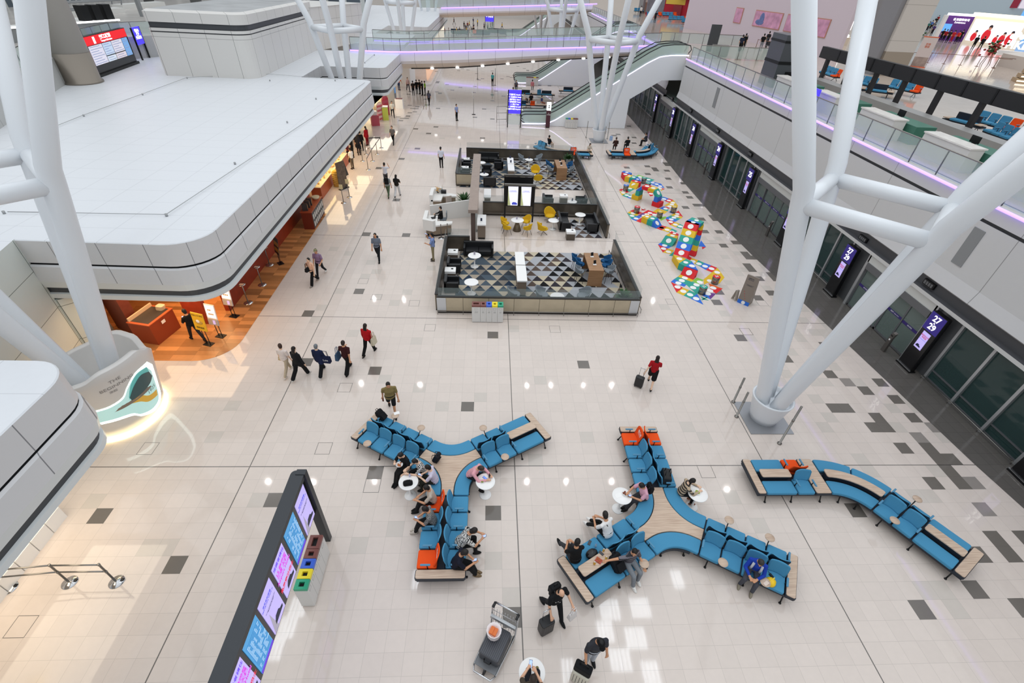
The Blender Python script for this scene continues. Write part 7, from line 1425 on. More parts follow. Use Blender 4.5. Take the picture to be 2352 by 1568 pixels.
# ---- bags and hand held things
def backpack(label,p,rz,col='17181A',s=1.,tilt=0.):
    t=thing('backpack',label,'bag',p,rz); T=MX.Rotation(tilt,4,'X'); m=MB(T); m.prism(rpoly(rect(.3*s,.17*s),.06*s,4),-.22*s,.24*s,0,.06*s,None,None,.04*s); m.build('bag_body',pm_(col,.7),t); m=MB(T); m.prism(rpoly(rect(.24*s,.07*s,0,-.11*s),.03*s,3),-.18*s,.05*s,0,.02*s); m.build('pocket',pm_(col,.7),t); m=MB(T); m.tube([(-.05*s,.0,.22*s),(-.04*s,0,.3*s),(.04*s,0,.3*s),(.05*s,0,.22*s)],.012,6); m.build('handle',blackm,t)
    for sd in (-1,1): m=MB(T); m.tube([(sd*.09*s,.085*s,.2*s),(sd*.1*s,.16*s,.1*s),(sd*.1*s,.11*s,-.16*s)],.018*s,6,flat=.5); m.build('strap',blackm,t)
    return t
def phone(label,p,rz,g=None,lit='9DB4E8',tilt=.5):
    t=thing('phone',label,'phone',p,rz,g); T=MX.Rotation(tilt,4,'X'); MB(T).box(-.038,.038,-.078,.078,-.005,.005).build('case',blk,t); MB(T).box(-.033,.033,-.072,.072,.0051,.007).build('screen',mat('phone_screen_'+lit,lit,.3,emit=.8,ecol=lit),t); return t
def tote(label,p,rz,col,w=.36,h=.36,mark=None):
    t=thing('shoulder_bag',label,'bag',p,rz); m=MB(); m.loft([[V((x*w/2*f,y*d,z)) for x,y in ((-1,-1),(1,-1),(1,1),(-1,1))] for z,f,d in ((-h,.9,.06),(-h+.03,1,.07),(-.02,1,.035),(0,.98,.02))]); m.build('bag_body',pm_(col),t)
    for sd in (-1,1): m=MB(); m.tube([(-w*.28,sd*.025,-.02),(-w*.2,sd*.02,.25),(w*.2,sd*.02,.25),(w*.28,sd*.025,-.02)],.01,6); m.build('handle',pm_(col),t)
    if mark: text('lettering',mark,.14,whitep,t,frame_T((0,-.072,-h*.5),(1,0,0),(0,-1,0)),depth=.001)
    return t
def suitcase(label,p,rz,w=.4,d=.25,h=.55,col='17181A',handle=.4,tilt=0.):
    t=thing('suitcase',label,'suitcase',p,rz); T=MX.Rotation(tilt,4,'X'); m=MB(T); m.prism(rpoly(rect(w,d),.06,4),.05,.05+h,0,.03,None,None,.03); m.build('shell',mat('case_'+col,col,.45),t)
    if handle:
        m=MB(T)
        for sd in (-1,1): m.tube([(sd*.09,d/2-.05,.05+h),(sd*.09,d/2-.05,.05+h+handle)],.011,6)
        m.tube([(-.1,d/2-.05,.05+h+handle),(.1,d/2-.05,.05+h+handle)],.016,6); m.build('pull_handle',chrome,t)
    for sx in (-1,1):
        for sy in (-1,1): m=MB(T@TR(sx*(w/2-.05),sy*(d/2-.05),.03)); m.lathe([(.03,-.012),(.03,.012)],10,0,(0,0,0),MX.Rotation(PI/2,4,'Y')); m.build('wheel',blackm,t)
    m=MB(T)
    for k in range(5): m.box(-w/2*.7+k*w*.175-.006,-w/2*.7+k*w*.175+.006,-d/2-.004,-d/2+.002,.12,h-.05)
    m.build('rib',mat('rib_dark','2A2B2E',.4),t); return t
def bowl(label,p,fc='A5562A',r=.1):
    t=thing('food_bowl',label,'food',p); m=MB(); m.lathe([(r*.6,0),(r,.045),(r*.93,.045),(r*.55,.012),(.001,.01)],20); m.build('dish',whitep,t); m=MB(); rr=random.Random(int(p.x*100)); 
    for k in range(9): m.ell((rr.gauss(0,r*.3),rr.gauss(0,r*.3),.035),(.03,.025,.018),0,7,5)
    m.build('food',mat('food_'+fc,fc,.6),t); return t
def bottle(label,p,col,h=.2,r=.032,capc='222222',g=None):
    t=thing('bottle',label,'bottle',p,0,g); m=MB(); m.lathe([(r*.9,0),(r,.01),(r,h*.62),(r*.45,h*.82),(r*.42,h*.9)],14); m.build('bottle_body',mat('bottle_'+col,col,.25),t); m=MB(); m.lathe([(r*.48,h*.88),(r*.48,h)],12); m.build('cap',mat('cap_'+capc,capc,.4),t); return t
def at_hand(P,i,dz=0.): return P['hand'][i]+V((0,0,dz))
Rz=lambda P:P['face']-PI/2
# ---- walkers in the open hall
P=person('person in khaki polo and black shorts walking behind the left Y bench with a bottle',G2(902,946),-75,'walk','84744A','191A1C','2A2422','14100E','b',1.72,('down','swingb'),lean=4,nod=14,shorts=True,fat=1.15)
bottle('brown bottle held by the person in the khaki polo',at_hand(P,1,-.17),'6A2E12',.22)
P=person('person in pale patterned top and beige trousers, leftmost of the group of four walking away',G2(664,857),78,'walk','E4D6CF','B9A890','D8CFC2','3A241A','c',1.62,turn=-40); tote('small tan handbag at the hip of the person in beige trousers',P['hand'][0]+V((0,0,.12)),Rz(P),'C9B08A',.18,.16)
P=person('person all in black with long hair, second from left of the walking group',G2(694,866),65,'walk2','17181B','141416','D8D4CE','1A100C','c',1.66,sleeve='long',long_hair=True,wide=1.25,coat=True)
P=person('grey haired person in a long navy jacket with a navy tote bag',G2(742,857),82,'walk','1B2342','15161A','CFCBC8','70757A','c',1.6,('down','carry'),sleeve='long',wide=1.25,coat=True); tote('navy tote bag with white script on the shoulder of the navy jacket person',P['sh'][1]+MX.Rotation(P['face'],3,'Z')@V((.0,-.13,-.22)),Rz(P),'1A2140',.38,.34,'Lou')
P=person('person in maroon top and wide black trousers, walking away alone beside the group',G2(802,851),80,'walk','3A181A','121214','141416','2A211E','b',1.66,('strap','swingb'),wide=1.35); tote('slate blue shoulder bag of the person in the maroon top',P['sh'][0]+MX.Rotation(P['face'],3,'Z')@V((-.05,.14,-.25)),P['face'],'3D5672',.32,.36)
P=person('person in red sweater and black trousers with a long ponytail, walking away',G2(850,812),72,'walk2','B5121B','121214','161618','1F1310','c',1.68,sleeve='long',long_hair=True,wide=1.1); tote('cream tote bag on the right shoulder of the person in the red sweater',P['sh'][1]+MX.Rotation(P['face'],3,'Z')@V((-.02,-.13,-.25)),P['face'],'C9BFA8',.32,.38)
P=person('person in peach top and black trousers walking with a companion in a cap',G2(723,652),-115,'walk','E2B59A','151517','8C867E','17120F','c',1.62,('down','strap'),wide=1.25); tote('small black bag on the shoulder of the person in the peach top',P['hand'][1]+V((0,0,-.1)),P['face'],'17181A',.22,.22)
person('person in lilac shirt, black trousers and olive cap, half behind the peach top',G2(739,633),-100,'walk2','8C7390','1C1D22','DAD6D2','2A211E','b',1.68,('rest','down'),cap='8C8A68')
P=person('person in grey shirt and dark trousers walking toward the camera near the lounge',G2(870,597),-88,'walk','6E7684','1B1D22','1A1A1C','17120F','b',1.75); backpack('dark navy backpack on the person in the grey shirt',P['back'],Rz(P)+PI,'222A38',.9) if 0 else backpack('dark navy backpack on the person in the grey shirt',P['back']-V((0,0,-.02)),Rz(P),'222A38',.9)
P=person('person in blue polo and khaki trousers holding up a phone by the lounge corner',G2(996,598),182,'stand','7E93C4','8A8266','4A453E','17120F','b',1.74,('phone2','photo')); phone('phone held out by the person in the blue polo',at_hand(P,1,.02),Rz(P)); tote('black sling pouch at the waist of the person in the blue polo',P['chest']+V((.08,.1,-.06)),PI/2,'17181A',.2,.14)
person('person in white shirt and black trousers standing alone left of the far lounge',G2(1014,385),80,'stand','D8DEEE','141518','141518','14100E','b',1.72,vox=.022)
person('person in pale blue shirt raising a phone, behind the one with green trousers',G2(888,425),75,'stand','D6D8E2','4A4B52','1A1A1C','14100E','b',1.72,('photo','photo'),vox=.022)
P=person('person with black backpack and green trousers looking away',G2(893,452),86,'walk','8E9494','55654E','22211F','14100E','b',1.72,vox=.02); backpack('black backpack on the person in green trousers',P['back'],Rz(P)+0,'131416',1.0)
P=person('person with long hair, black top and pale trousers beside the backpacker',G2(914,451),80,'walk2','2A241E','CFCFD0','17181A','17110E','b',1.66,('lap','lap'),long_hair=True,vox=.02,wide=1.2); backpack('black backpack on the person in pale trousers',P['back'],Rz(P),'1A1A1A',.85)
P=person('person in red top and black skirt pulling a black suitcase right of the lounge',G2(1492,884),68,'walk','A8151F','151517','1B1B1D','1F1310','c',1.66,('back','swingf'),skirt=True,long_hair=True,sleeve='short'); h=P['hand'][0]; suitcase('black cabin suitcase pulled by the person in the black skirt',V((h.x-.12,h.y-.02,0)),P['face']-PI/2-.2,.36,.22,.5,'18191B',.42)
p=G2(1268,1408); P=person('person in black graphic tee with backpack pulling a black suitcase at bottom centre',p,-62,'walk','16171A','17181C','1A1A1C','1B1410','a',1.74,('rest','carry'),lean=8,nod=22,fat=1.12,bald=True); backpack('black backpack on the person in the graphic tee',P['back']+V((0,0,.02)),Rz(P),'131418',1.0)
c=P['chest']; fdir=V((math.cos(P['face']),math.sin(P['face']),0)); m=MB(); rr=random.Random(2)
for k in range(16): m.ell((rr.gauss(0,.05),0,rr.gauss(0,.06)),(.016,.006,.016),0,7,5)
o=m.build('chest_print',whitep,P['t']); o.matrix_parent_inverse=MX.Identity(4); o.location=(0,.16,1.17); 
h=P['hand'][0]; q=G2(1252,1447); suitcase('black cabin suitcase of the person in the graphic tee',V((q.x,q.y,0)),R_(25),.38,.26,.56,'16171A',.42,0.); tote('thin white plastic bag in the left hand of the person in the graphic tee',P['hand'][0]+V((0,0,-.22)),.6,'E6E2E0',.24,.3)
p=G2(1352,1520); P=person('person in charcoal tee and black cap at the bottom edge with a beige suitcase',p,-78,'stand','33343A','B9BEC8','1A1A1C','121212','b',1.76,('down','carry'),lean=6,nod=22,fat=1.1,cap='121214')
q=G2(1330,1560); t=suitcase('beige suitcase at the bottom edge beside the person in the black cap',V((q.x,q.y,0)),R_(-30),.42,.28,.6,'C6C2B2',0); t2=thing('work_bag','black zipped bag resting on top of the beige suitcase','bag',(q.x,q.y,.655),R_(-30)); m=MB(); m.prism(rpoly(rect(.42,.2),.05,4),0,.27,0,.05); m.build('bag_body',pm_('16171A',.6),t2); m=MB(); m.tube([(-.1,0,.26),(-.08,0,.38),(.08,0,.38),(.1,0,.26)],.014,6); m.build('handle',blackm,t2)
# luggage trolley at the bottom
p=G2(1138,1490); TS=1.15
t=thing('luggage_trolley','steel airport luggage trolley at the bottom, left of the round table','trolley',(p.x,p.y,0),R_(-28)); t.scale=(TS,TS,TS)
m=MB()
for sd in (-1,1): m.tube([(sd*.26,-.5,.16),(sd*.3,.35,.2),(sd*.31,.42,.95),(sd*.28,.5,1.0)],.02,8)
m.tube([(-.28,.5,1.0),(.28,.5,1.0)],.022,8); m.tube([(-.26,-.5,.16),(-.2,-.62,.16),(.2,-.62,.16),(.26,-.5,.16)],.02,8); m.build('frame',chrome,t)
m=MB()
for k in range(9): x=-.26+.065*k; m.tube([(x,.36,.3),(x,.42,.92)],.006,5)
for z in (.4,.6,.8): m.tube([(-.3,.38+.06*(z-.3),z),(.3,.38+.06*(z-.3),z)],.006,5)
m.build('wire_basket',chrome,t); MB().box(-.3,.3,.3,.36,.62,.72).build('sign_bar',alu,t)
for sd in (-1,1): m=MB(); m.tube([(sd*.28,.5,1.0),(sd*.28,.38,1.0)],.03,8); m.build('grip',rubber,t)
for x,y in ((-.28,.32),(.28,.32),(0,-.5)): m=MB(TR(x,y,.08,0,0,PI/2)); m.lathe([(.08,-.02),(.08,.02)],14); m.build('wheel',rubber,t); MB().box(x-.01,x+.01,y-.01,y+.01,.08,.18).build('fork',alud,t)
MB().box(-.25,.25,-.5,.34,.17,.19).build('deck',alud,t)
t=thing('suitcase','dark grey ribbed suitcase lying on the luggage trolley','suitcase',(p.x,p.y,.195*TS),R_(-28)); t.scale=(TS*1.05,TS,TS); m=MB(); m.prism(rpoly(rect(.46,.66,0,-.03),.06,4),0,.27,0,.03,None,None,.03); m.build('shell',mat('case_grey','3A3C42',.4),t); m=MB()
for k in range(11): x=-.19+.038*k; m.box(x,x+.012,-.33,.27,.268,.276)
m.build('rib',mat('case_rib','565860',.4),t); m=MB(); m.tube([(-.08,-.37,.14),(-.06,-.42,.14),(.06,-.42,.14),(.08,-.37,.14)],.014,6); m.build('handle',blackm,t)
t=thing('shopping_bag','white plastic bag with red and yellow packets on the grey suitcase','bag',(p.x-.05,p.y+.12,.475*TS),R_(-28)); m=MB(); m.lathe([(.12,0),(.17,.1),(.15,.25),(.19,.33),(.18,.33),(.13,.22),(.01,.2)],12,0,(0,0,0)); m.build('bag_body',mat('plastic_white','EDE6E6',.4),t); m=MB(); rr=random.Random(9)
for k in range(6): m.box(-.1+.03*k,-.07+.03*k,-.09,.08,.2,.29+.01*(k%3))
m.build('packet',mat('packet_orange','D9702A',.4),t)
# person at the bottom table
P=person('person cut by the bottom edge, seated at the round table with a phone',G2(1216,1608,.5),80,'sit','4A4238','22232A','1A1A1C','2A1E16','a',1.7,('table','phone2'),nod=25); phone('phone held by the person cut by the bottom edge',at_hand(P,0,.03),Rz(P)); t=thing('plant_pot','tiny succulent pot on the bottom round table','plant',(T5.x+.12,T5.y+.06,.741)); m=MB(); m.lathe([(.03,0),(.045,.06),(.01,.055)],12); m.build('pot',mat('pot_glass','B9B4A8',.3),t); m=MB()
for k in range(12): m.ell((.025*math.cos(k*2.4),.025*math.sin(k*2.4),.075),(.016,.016,.012),0,6,4)
m.build('foliage',mat('succulent','8A8458',.6),t)
# seated on the left Y bench
st=lambda px,py,z=.62:(lambda p:(p.x,p.y))(at(px,py,z))
P=person('person in black top eating from a white bowl on the left Y bench',st(932,1062),-125,'sitx','17181A','131416','131416','17120F','c',1.66,('rest','eat'),nod=24,lean=10); bowl('white bowl of food held by the person in black top',P['lap']+V((0,0,.12)),'B5662E',.12)
P=person('person in black and white patterned blouse at the left round table',st(972,1076),-155,'sit','222222','17181A','151515','17120F','c',1.62,('table','table'),nod=26,lean=18,top_mat=stripes('pattern_dots','E8E6E2','16171A',9,6,False)); bottle('small clear bottle in the hands of the person in the patterned blouse',V((T1.x+.02,T1.y+.2,.741)),'C9C6E0',.16)
P=person('person in pale lilac shirt with a black strap, left side of the first Y bench',st(998,1098),178,'sit','CFC9DC','2A2C26','151515','17120F','c',1.66,('phone2','phone'),nod=22,lean=12); phone('phone in the hands of the person in the pale lilac shirt',at_hand(P,1,.02),Rz(P)); o=MB(); o.tube([V(P['M'].inverted()@P['sh'][0])+V((.0,.06,.05)),V((0,.15,.85)),V((.16,.05,.62))],.012,6); o.build('strap',blackm,P['t'])
P=person('person in beige shirt on the orange seat of the first Y bench',st(994,1143),190,'sitx','BDB0A2','151618','151515','17120F','b',1.68,('table','lap'),nod=20,lean=10)
P=person('person in dark print shirt with a phone, left side of the first Y bench',st(994,1192),186,'sitx','222222','151618','C9C0B4','14100E','b',1.7,('phone2','phone'),nod=24,lean=12,top_mat=stripes('pattern_wave','9A9A98','1A1B1D',14,5,False)); phone('phone held by the person in the print shirt',at_hand(P,1,.02),Rz(P))
P=person('person in zebra striped shirt leaning over a phone, first Y bench',st(1056,1243),8,'sit','222222','151618','151515','1B1512','b',1.74,('phone2','phone2'),nod=30,lean=34,fat=1.12,top_mat=stripes('pattern_zebra','E6E4DF','141416',7,9,False)); phone('phone held by the person in the zebra striped shirt',at_hand(P,1,.02),Rz(P))
P=person('person in navy tee and tan boots, bottom right end of the first Y bench',st(1046,1290),-5,'sitx','1A1C2A','151618','7E6A50','1B1512','b',1.74,('phone','phone2'),nod=26,lean=20); phone('phone held by the person in tan boots',at_hand(P,0,.02),Rz(P))
P=person('person in pink shirt leaning over the right round table of the first Y bench',st(1081,1085),-28,'sit','E3A5AE','1F2024','151515','3A2A22','a',1.72,('table','table'),nod=34,lean=32,sleeve='long'); bowl('green snack packet on the table before the person in pink shirt',V((T2.x-.1,T2.y-.02,.741)),'7C8A3A',.07); phone('phone with a blue screen on the right round table of the first Y bench',V((T2.x-.02,T2.y+.12,.747)),.8,None,'5A7AC8',0); bottle('dark bottle on the right round table of the first Y bench',V((T2.x+.13,T2.y+.15,.741)),'15161A',.2)
t=thing('waist_bag','black handbag lying on the left round table','bag',(T1.x+.0,T1.y-.08,.741),R_(10)); m=MB(); m.prism(rpoly(rect(.3,.17),.07,5),0,.13,0,.05); m.build('bag_body',pm_('141416',.5),t); m=MB(); m.tube([(-.1,.02,.12),(-.05,.05,.16),(.08,.04,.16),(.12,.0,.12)],.008,6); m.build('handle',chrome,t)
p=at(1010,1052,.6); backpack('black backpack with red trim on the wooden centre of the first Y bench',(p.x-.1,p.y-.02,.68),R_(60),'1B1C22',.9,.4)
p=at(876,956,.6); backpack('round black rucksack on the far left seat of the first Y bench',(p.x,p.y+.02,.66),R_(60),'131315',.95,-.8)
p=at(911,948,.7); o=MB(TR(p.x,p.y,.69,.4)).box(-.1,.1,-.07,.07,0,.006).build('paper',whitep); tag(o,'white paper lying on a tray table of the first Y bench','paper')
# seated on the right Y bench
P=person('person in pink tee at the left round table of the second Y bench',st(1480,1135),195,'sitx','D9A6B8','3A3A3E','151515','1B1512','b',1.72,('phone2','table'),nod=26,lean=16); phone('lit phone at the edge of the left round table, second Y bench',at_hand(P,0,.03),Rz(P)); bowl('dish of brown food on the left round table of the second Y bench',V((T3.x+.12,T3.y+.06,.741)),'7A3A1C',.11); p=at(1492,1118,.75); backpack('black backpack behind the person in the pink tee',P['back']+V((.08,.02,.0)),Rz(P),'141518',.85); o=MB(TR(T3.x-.12,T3.y+.0,.741,.3)).box(-.1,.1,-.07,.07,0,.004).build('paper',whitep); tag(o,'white paper sheet on the left round table of the second Y bench','paper')
P=person('person with long hair in a striped beige cardigan at the right round table',st(1566,1126),-5,'sit','A39078','17181A','8C5A44','17110E','c',1.62,('table','table'),nod=24,lean=14,sleeve='long',long_hair=True,top_mat=stripes('pattern_cardigan','B5A086','2A2624',3.2)); bowl('salad plate on the table of the person in the striped cardigan',V((T4.x-.02,T4.y+.03,.741)),'9DB04A',.1); o=MB(TR(T4.x+.1,T4.y+.12,.741,.5)).box(-.11,.11,-.08,.08,0,.004).build('paper',whitep); tag(o,'white paper on the table of the person in the striped cardigan','paper')
p=at(1530,1092,.6); t=thing('handbag','large black woven handbag on the up arm of the second Y bench','bag',(p.x-.02,p.y-.05,.475),R_(80)); m=MB(); m.loft([[V((x*.24*f,y*.14*f,z)) for x,y in ((-1,-1),(1,-1),(1,1),(-1,1))] for z,f in ((0,.9),(.05,1),(.3,.92),(.33,.8))]); m.build('bag_body',mat('woven_black','18181A',.6,noise=.5,nscale=60,bump=.5),t)
for sd in (-1,1): m=MB(); m.tube([(-.1,sd*.08,.3),(-.07,sd*.08,.5),(.07,sd*.08,.5),(.1,sd*.08,.3)],.012,6); m.build('handle',blackm,t)
P=person('person in white tee with black strap, left arm of the second Y bench',st(1397,1222),125,'sit','ECEAE8','17181A','EDEAE6','1F1814','b',1.72,('lap','phone'),nod=20,lean=22,turn=30,legs=((86,48,.1),(84,40,.06))); o=MB(); o.tube([V((-.13,.0,1.08)),V((0,.14,.9)),V((.17,.06,.64))],.014,6); o.build('strap',blackm,P['t'])
P=person('person in black tee leaning on the wooden shelf of the second Y bench',st(1322,1280),105,'sit','141517','3A3C40','17181A','14100E','b',1.72,('lap','phone'),nod=14,lean=10,turn=50,legs=((84,40,.14),(82,60,.12)))
P=person('person in striped dark tee reaching over the shelf of the second Y bench',st(1444,1283),-66,'sit','2A2B33','7F848A','E8E6E2','17120F','b',1.74,('rest',('to',.92,-.3,-.12)),nod=10,lean=8,turn=50,legs=((84,84,.1),(78,66,.1)),top_mat=stripes('pattern_stripe_tee','25262E','6E6A72',4.5))
P=person('person in blue work jacket with grey bands, dozing on the second Y bench',st(1733,1300),-122,'sitw','1D3FA8','4A4C55','8C8474','2E2A28','b',1.72,('lap','lap'),nod=34,lean=12,sleeve='long'); 
for sd in (-1,1): o=MB(); o.tube([V((sd*.11,.17,.99)),V((sd*.12,.20,.84)),V((sd*.12,.17,.7))],.035,6); o.build('grey_band',mat('reflective_grey','B9BCC4',.4),P['t'])
p=at(1418,1296,.6); backpack('big black backpack on the lower left seats of the second Y bench',(p.x-.02,p.y,.69),R_(35),'131418',1.15,-.7)
p=at(1359,1272,.55); t=thing('handbag','shiny black bag beside the person in black tee','bag',(p.x,p.y,.47),R_(30)); m=MB(); m.ell((0,0,.1),(.2,.14,.1)); m.build('bag_body',mat('shiny_black','101114',.25),t)
p=at(1354,1246,.47); phone('phone lying on the blue seat near the shelf of the second Y bench',(p.x,p.y,.474),R_(-30),None,'22242A',0); 
p=at(1368,1254,.5); bottle('clear water bottle standing on the upper left seat of the second Y bench',(p.x,p.y,.47),'A9C4DC',.2,.03,'4A86C8')
for i,(x,y,c) in enumerate([(1386,1262,'C9A24A'),(1392,1280,'D9B24A'),(1365,1292,'C9962E')]): p=at(x,y+3,.64); bottle(['yellow drink can farthest on the wooden shelf','yellow drink can on the right of the wooden shelf','yellow drink can nearest on the wooden shelf'][i],(p.x,p.y,.636),c,.13,.032,'D8D8D8','drink cans on the wooden shelf')
p=at(1375,1287,.64); t=thing('snack_tray','paper tray of snacks on the wooden shelf of the second Y bench','food',(p.x,p.y,.636),R_(50)); MB().box(-.07,.07,-.09,.09,0,.03).build('tray',mat('tray_red','B5463A',.5),t); m=MB(); rr=random.Random(5)
for k in range(10): m.ell((rr.uniform(-.05,.05),rr.uniform(-.07,.07),.035),(.02,.02,.014),0,6,4)
m.build('food',mat('food_B5662E','B5662E',.6),t)
p=at(1381,1270,.64); phone('phone lying on the wooden shelf of the second Y bench',(p.x,p.y,.642),R_(40),None,'22242A',0)
p=at(1770,1336,.5); t=thing('hard_hat','yellow safety helmet on the blue seat of the second Y bench','helmet',(p.x,p.y,.467),R_(-60)); m=MB(); m.lathe([(.14,0),(.135,.05),(.11,.1),(.06,.135),(.001,.145)],24); m.build('shell',mat('helmet_yellow','F0C818',.35),t); m=MB(); m.ell((0,.1,.008),(.11,.09,.01)); m.build('brim',MT['helmet_yellow'],t); MB().box(-.012,.012,-.13,.12,.11,.152).build('ridge',MT['helmet_yellow'],t)
p=at(1760,1339,.7); t=thing('face_mask','pale face mask lying on the tray table by the helmet','mask',(p.x,p.y,.69),.5); MB().box(-.08,.08,-.045,.045,0,.012).build('mask_cloth',mat('mask_pale','D9C9BC',.7),t)
p=at(1772,1321,.5); t=thing('radio','small black two way radio on the seat by the helmet','radio',(p.x,p.y,.467),.4); MB().box(-.03,.03,-.06,.06,0,.04).build('case',blackm,t); m=MB(); m.tube([(.02,.06,.02),(.02,.13,.02)],.006,6); m.build('antenna',blackm,t)
# back benches
V2=.02
P=person('person lying along the back left bench in black, hood down',st(1262,328),35,'sit','17181B','C9B8A8','BDB0A4','14100E','b',1.7,('lap','lap'),lean=-8,vox=V2)
P=person('person with long hair and olive trousers beside a dark suitcase at the back bench',st(1352,344),-75,'sit','CFC4B4','6E6852','DAD4CC','14100E','c',1.64,('lap','lap'),nod=22,lean=14,long_hair=True,vox=V2); p=G2(1337,360); suitcase('dark grey suitcase standing before the back left bench',V((p.x,p.y,0)),.2,.32,.22,.5,'3A3A40',0)
P=person('hooded person in dark brown at the left end of the back right bench',st(1414,333),85,'sit','3A2420','1A1A1C','17181A','3A2420','b',1.68,('lap','lap'),sleeve='long',lean=10,vox=V2); p=G2(1404,336); t=backpack('pale blue backpack beside the hooded person',(p.x-.1,p.y+.2,.7),0,'9DB4D4',1.0)
person('person in black behind the orange seat of the back right bench',st(1441,332),95,'sit','17181B','1A1A1C','17181A','14100E','b',1.7,('lap','lap'),lean=6,vox=V2)
person('person in dark grey at the right part of the back right bench',st(1484,322),140,'sit','3A3B42','1A1A1C','17181A','14100E','b',1.72,('lap','lap'),lean=8,vox=V2)
P=person('person in black seated behind the nearer white reception desk',st(1013,492,.75),185,'sit','131416','1A1A1C','17181A','1F1418','c',1.62,('table','table'),sleeve='long',vox=V2); t=thing('office_chair','grey office chair under the person at the reception desk','chair',(P['t'].location.x+.12,P['t'].location.y,0),R_(-90)); m=MB(); m.prism(rpoly(rect(.46,.44),.06,3),.4,.46,0,.02); m.build('seat',greym,t); m=MB(); m.prism(rpoly(rect(.42,.05,0,.24),.02,3),.5,.95,0,.01); m.build('backrest',greym,t); m=MB(); m.lathe([(.25,0),(.25,.05),(.03,.1),(.03,.4)],10); m.build('base',fleg,t)
# restaurant and shops
P=person('person in black reading a phone beside the yellow poster stand',(-12.95,17.0,.006),150,'walk','131315','2A2A2E','131315','0F0D0C','b',1.72,('phone','phone2'),nod=18)
phone('phone held by the person in black at the restaurant',at_hand(P,1,.02),Rz(P))
FR=.03
def fp(label,px,py,face,top,bottom,pose='stand',z=0.,**k): return person(label,at(px,py,z),face,pose,top,bottom,vox=k.pop('vox',FR),**k)
fp('person in white tee and khaki trousers nearest in the bakery queue',811,388,150,'EDEAE4','6E6050')
fp('person in dark red top at the bakery counter',803,372,170,'5A1E20','17181A'); fp('person in black apron at the bakery counter beside the dark red top',812,362,170,'17181A','17181A')
fp('person in dark dress inside the bakery queue',824,351,110,'1A1B22','1A1B22',skirt=True); fp('person in black suit in the bakery queue',832,346,100,'141518','141518',sleeve='long'); fp('person in long red coat at the head of the bakery queue',845,334,150,'9A1420','7A1018',sleeve='long',coat=True,long_hair=True)
fp('person with dark handbag at the middle of the bakery queue',826,356,120,'22232A','22232A',long_hair=True)
P=fp('person in grey top and black trousers walking by the bakery queue',904,331,-95,'6E6A68','17181A','walk',vox=.022)
fp('person in cream shirt by the far gift shop pillar',903,269,-70,'E6E0D2','1C1C20','walk'); fp('person in orange vest bending by the far corner',917,207,60,'E0622A','2A3A5C','stand',lean=30)
fp('person in pale plaid shirt, left of the dark group in the far hall',938,209,-60,'C9A9A6','22232A','walk')
for i,(x,y,c) in enumerate([(950,219,'2A211E'),(958,216,'17181A'),(965,216,'26211E'),(971,219,'17181A'),(977,219,'1C1D22')]): fp(['person in dark brown at the left of the far standing group','person in black second in the far standing group','person in dark brown third in the far standing group','person in black fourth in the far standing group','person with green vest at the right of the far standing group'][i],x,y,100+20*i,c if i<4 else '8CC43A','141518')
fp('person with long hair walking alone near the far group',986,242,80,'4A4A58','17181A','walk',long_hair=True); fp('person in blue shirt with a shoulder bag standing in the open far hall',1049,277,-40,'8E9CC4','17181A'); fp('person in dark jacket just under the left end of the footbridge',949,176,80,'4A3A30','2A2A2E'); fp('person in teal shirt under the footbridge',1131,197,60,'4FA5A5','17181A')
fp('person in grey seated behind the violet direction sign',1185,208,-90,'6E6A70','22232A','sit'); fp('person in dark clothes seated beside the one behind the violet sign',1178,226,180,'22232A','22232A','sit'); fp('person in pink seated on the farther dark bench',1222,207,80,'D98C94','2A2A30','sit'); fp('person in white seated on the nearer dark bench by the violet sign',1204,238,40,'D8D4CC','2A2A30','sit'); fp('person in black seated beside the orange seat near the violet sign',1219,240,100,'17181A','17181A','sit'); fp('person in blue print seated at the end of the nearer dark bench',1243,246,-30,'3A4478','8C5A4A','sit')
# crowd beyond the first footbridge
rr=random.Random(21); cc=['17181A','4A4A55','D8D4CC','2A3A5C','C9A227','7A3A3A','8C8C90']; crowd=[(1043,56),(1022,84),(1031,83),(1049,81),(1056,80),(1066,66),(1070,72),(1074,66),(1078,64),(1072,80),(1079,82),(1084,80),(1088,79),(1087,56),(1097,60),(1088,70),(1112,68),(1120,70),(1127,66),(1131,64),(1153,68),(1217,70),(1268,60)]
for i,(x,y) in enumerate(crowd):
    c='D9B52A' if i==14 else cc[rr.randint(0,6)]; fp('person in yellow among the distant crowd beyond the first footbridge' if i==14 else 'distant person standing or walking in the hall beyond the first footbridge',x,y,rr.uniform(0,360),c,'1C1D22',rr.choice(['stand','walk']),group=None if i==14 else 'distant crowd beyond the footbridge',vox=.05)
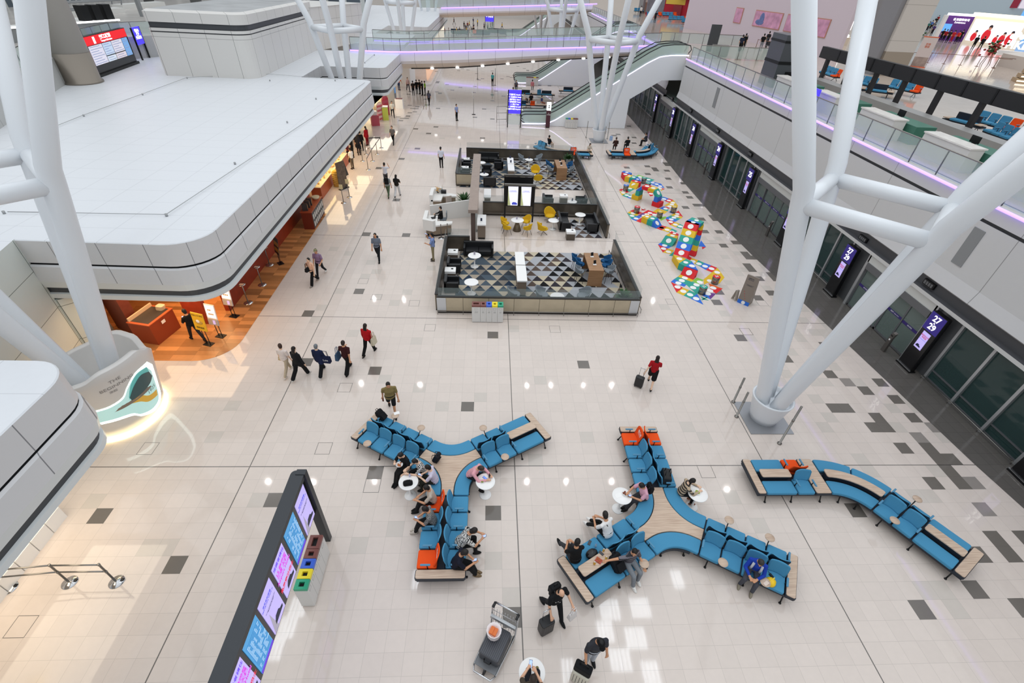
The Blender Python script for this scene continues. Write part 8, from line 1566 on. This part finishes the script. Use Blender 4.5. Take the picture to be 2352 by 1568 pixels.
# upper floor people
Z7=7.17
for l,x,y,f,tp,bt,po,kw in [('person in dark blue with a backpack, upper floor, front of the dark pair',1697,119,60,'262C40','17181A','walk',{'wide':1.3}),('person in black beside the dark blue backpacker, upper floor',1704,117,70,'17181A','17181A','stand',{}),('person in black long coat just behind the dark pair, upper floor',1713,92,40,'131316','131316','stand',{'coat':True}),('person in black top by the belt barriers, upper floor',1745,117,60,'17181A','8A8C92','stand',{}),('person in white shirt beside a trolley, upper floor',1766,104,50,'E2DFDA','22232A','stand',{}),('person in white shirt farthest by the lit arch, upper floor',1774,75,50,'E2DFDA','22232A','walk',{}),('person with a dark trolley bag at the left of the lit arch, upper floor',1758,108,50,'2A2A2E','22232A','walk',{}),('person in white shirt and black trousers by the orange banners',2072,146,45,'E4E0DA','17181A','walk2',{}),('person in black before the big bright screen, left one',2232,113,60,'17181A','17181A','stand',{}),('person in black before the big bright screen, right one',2247,115,60,'17181A','17181A','walk',{}),('person in pale jumper leaning by the orange seats at top centre',1593,62,-60,'CFC6B8','2A2A30','stand',{'lean':25}),('person in white shirt before the red wall display',1583,44,-60,'E2DFDA','4A4038','stand',{}),('person in dark clothes with a violet case by the top seats',1503,52,60,'22232A','22232A','stand',{}),('person in white shirt at the top left seats of the upper floor',1470,38,100,'E2DFDA','22232A','stand',{})]: fp(l,x,y,f,tp,bt,po,Z7,**kw)
for i,(x,y,c) in enumerate([(2157,95,'17181A'),(2163,97,'9A1C24'),(2172,98,'2A2A2E'),(2181,99,'C02A30'),(2192,100,'C8302E'),(2200,97,'17181A')]): fp(['person in black at the left of the queue at the purple booth','person in dark red second in the queue at the purple booth','person in charcoal third in the queue at the purple booth','person in red skirt suit fourth at the purple booth','person in bright red coat fifth at the purple booth','person in black at the right end of the purple booth queue'][i],x,y,60,c,'17181A' if i!=3 else 'A8202A','stand',Z7,vox=.045)
for i,(x,y,c) in enumerate([(2126,74,'3A6E6A'),(2133,70,'4A6EB0'),(2138,66,'D8D4CC'),(2144,60,'17181A'),(2149,55,'A82A30'),(2137,82,'4A3A6E')]): fp('person in the small crowd behind the distant pillar at top right',x,y,60,c,'1C1D22','stand',Z7,group='crowd behind the distant pillar',vox=.06)
t=thing('luggage_cart','dark luggage cart beside the white shirted person, upper floor','trolley',at(1768,111,Z7)); MB().box(-.35,.35,-.5,.5,.2,.3).build('deck',alud,t); MB().box(-.3,.3,-.4,.4,.3,.7).build('case',blackm,t); m=MB(); m.tube([(-.35,.5,.2),(-.35,.55,1.0),(.35,.55,1.0),(.35,.5,.2)],.03,6); m.build('handle',alud,t)
for x in (-.3,.3):
    for y in (-.4,.4): m=MB(TR(x,y,.1,0,0,PI/2)); m.lathe([(.1,-.03),(.1,.03)],10); m.build('wheel',rubber,t)
bake_all()
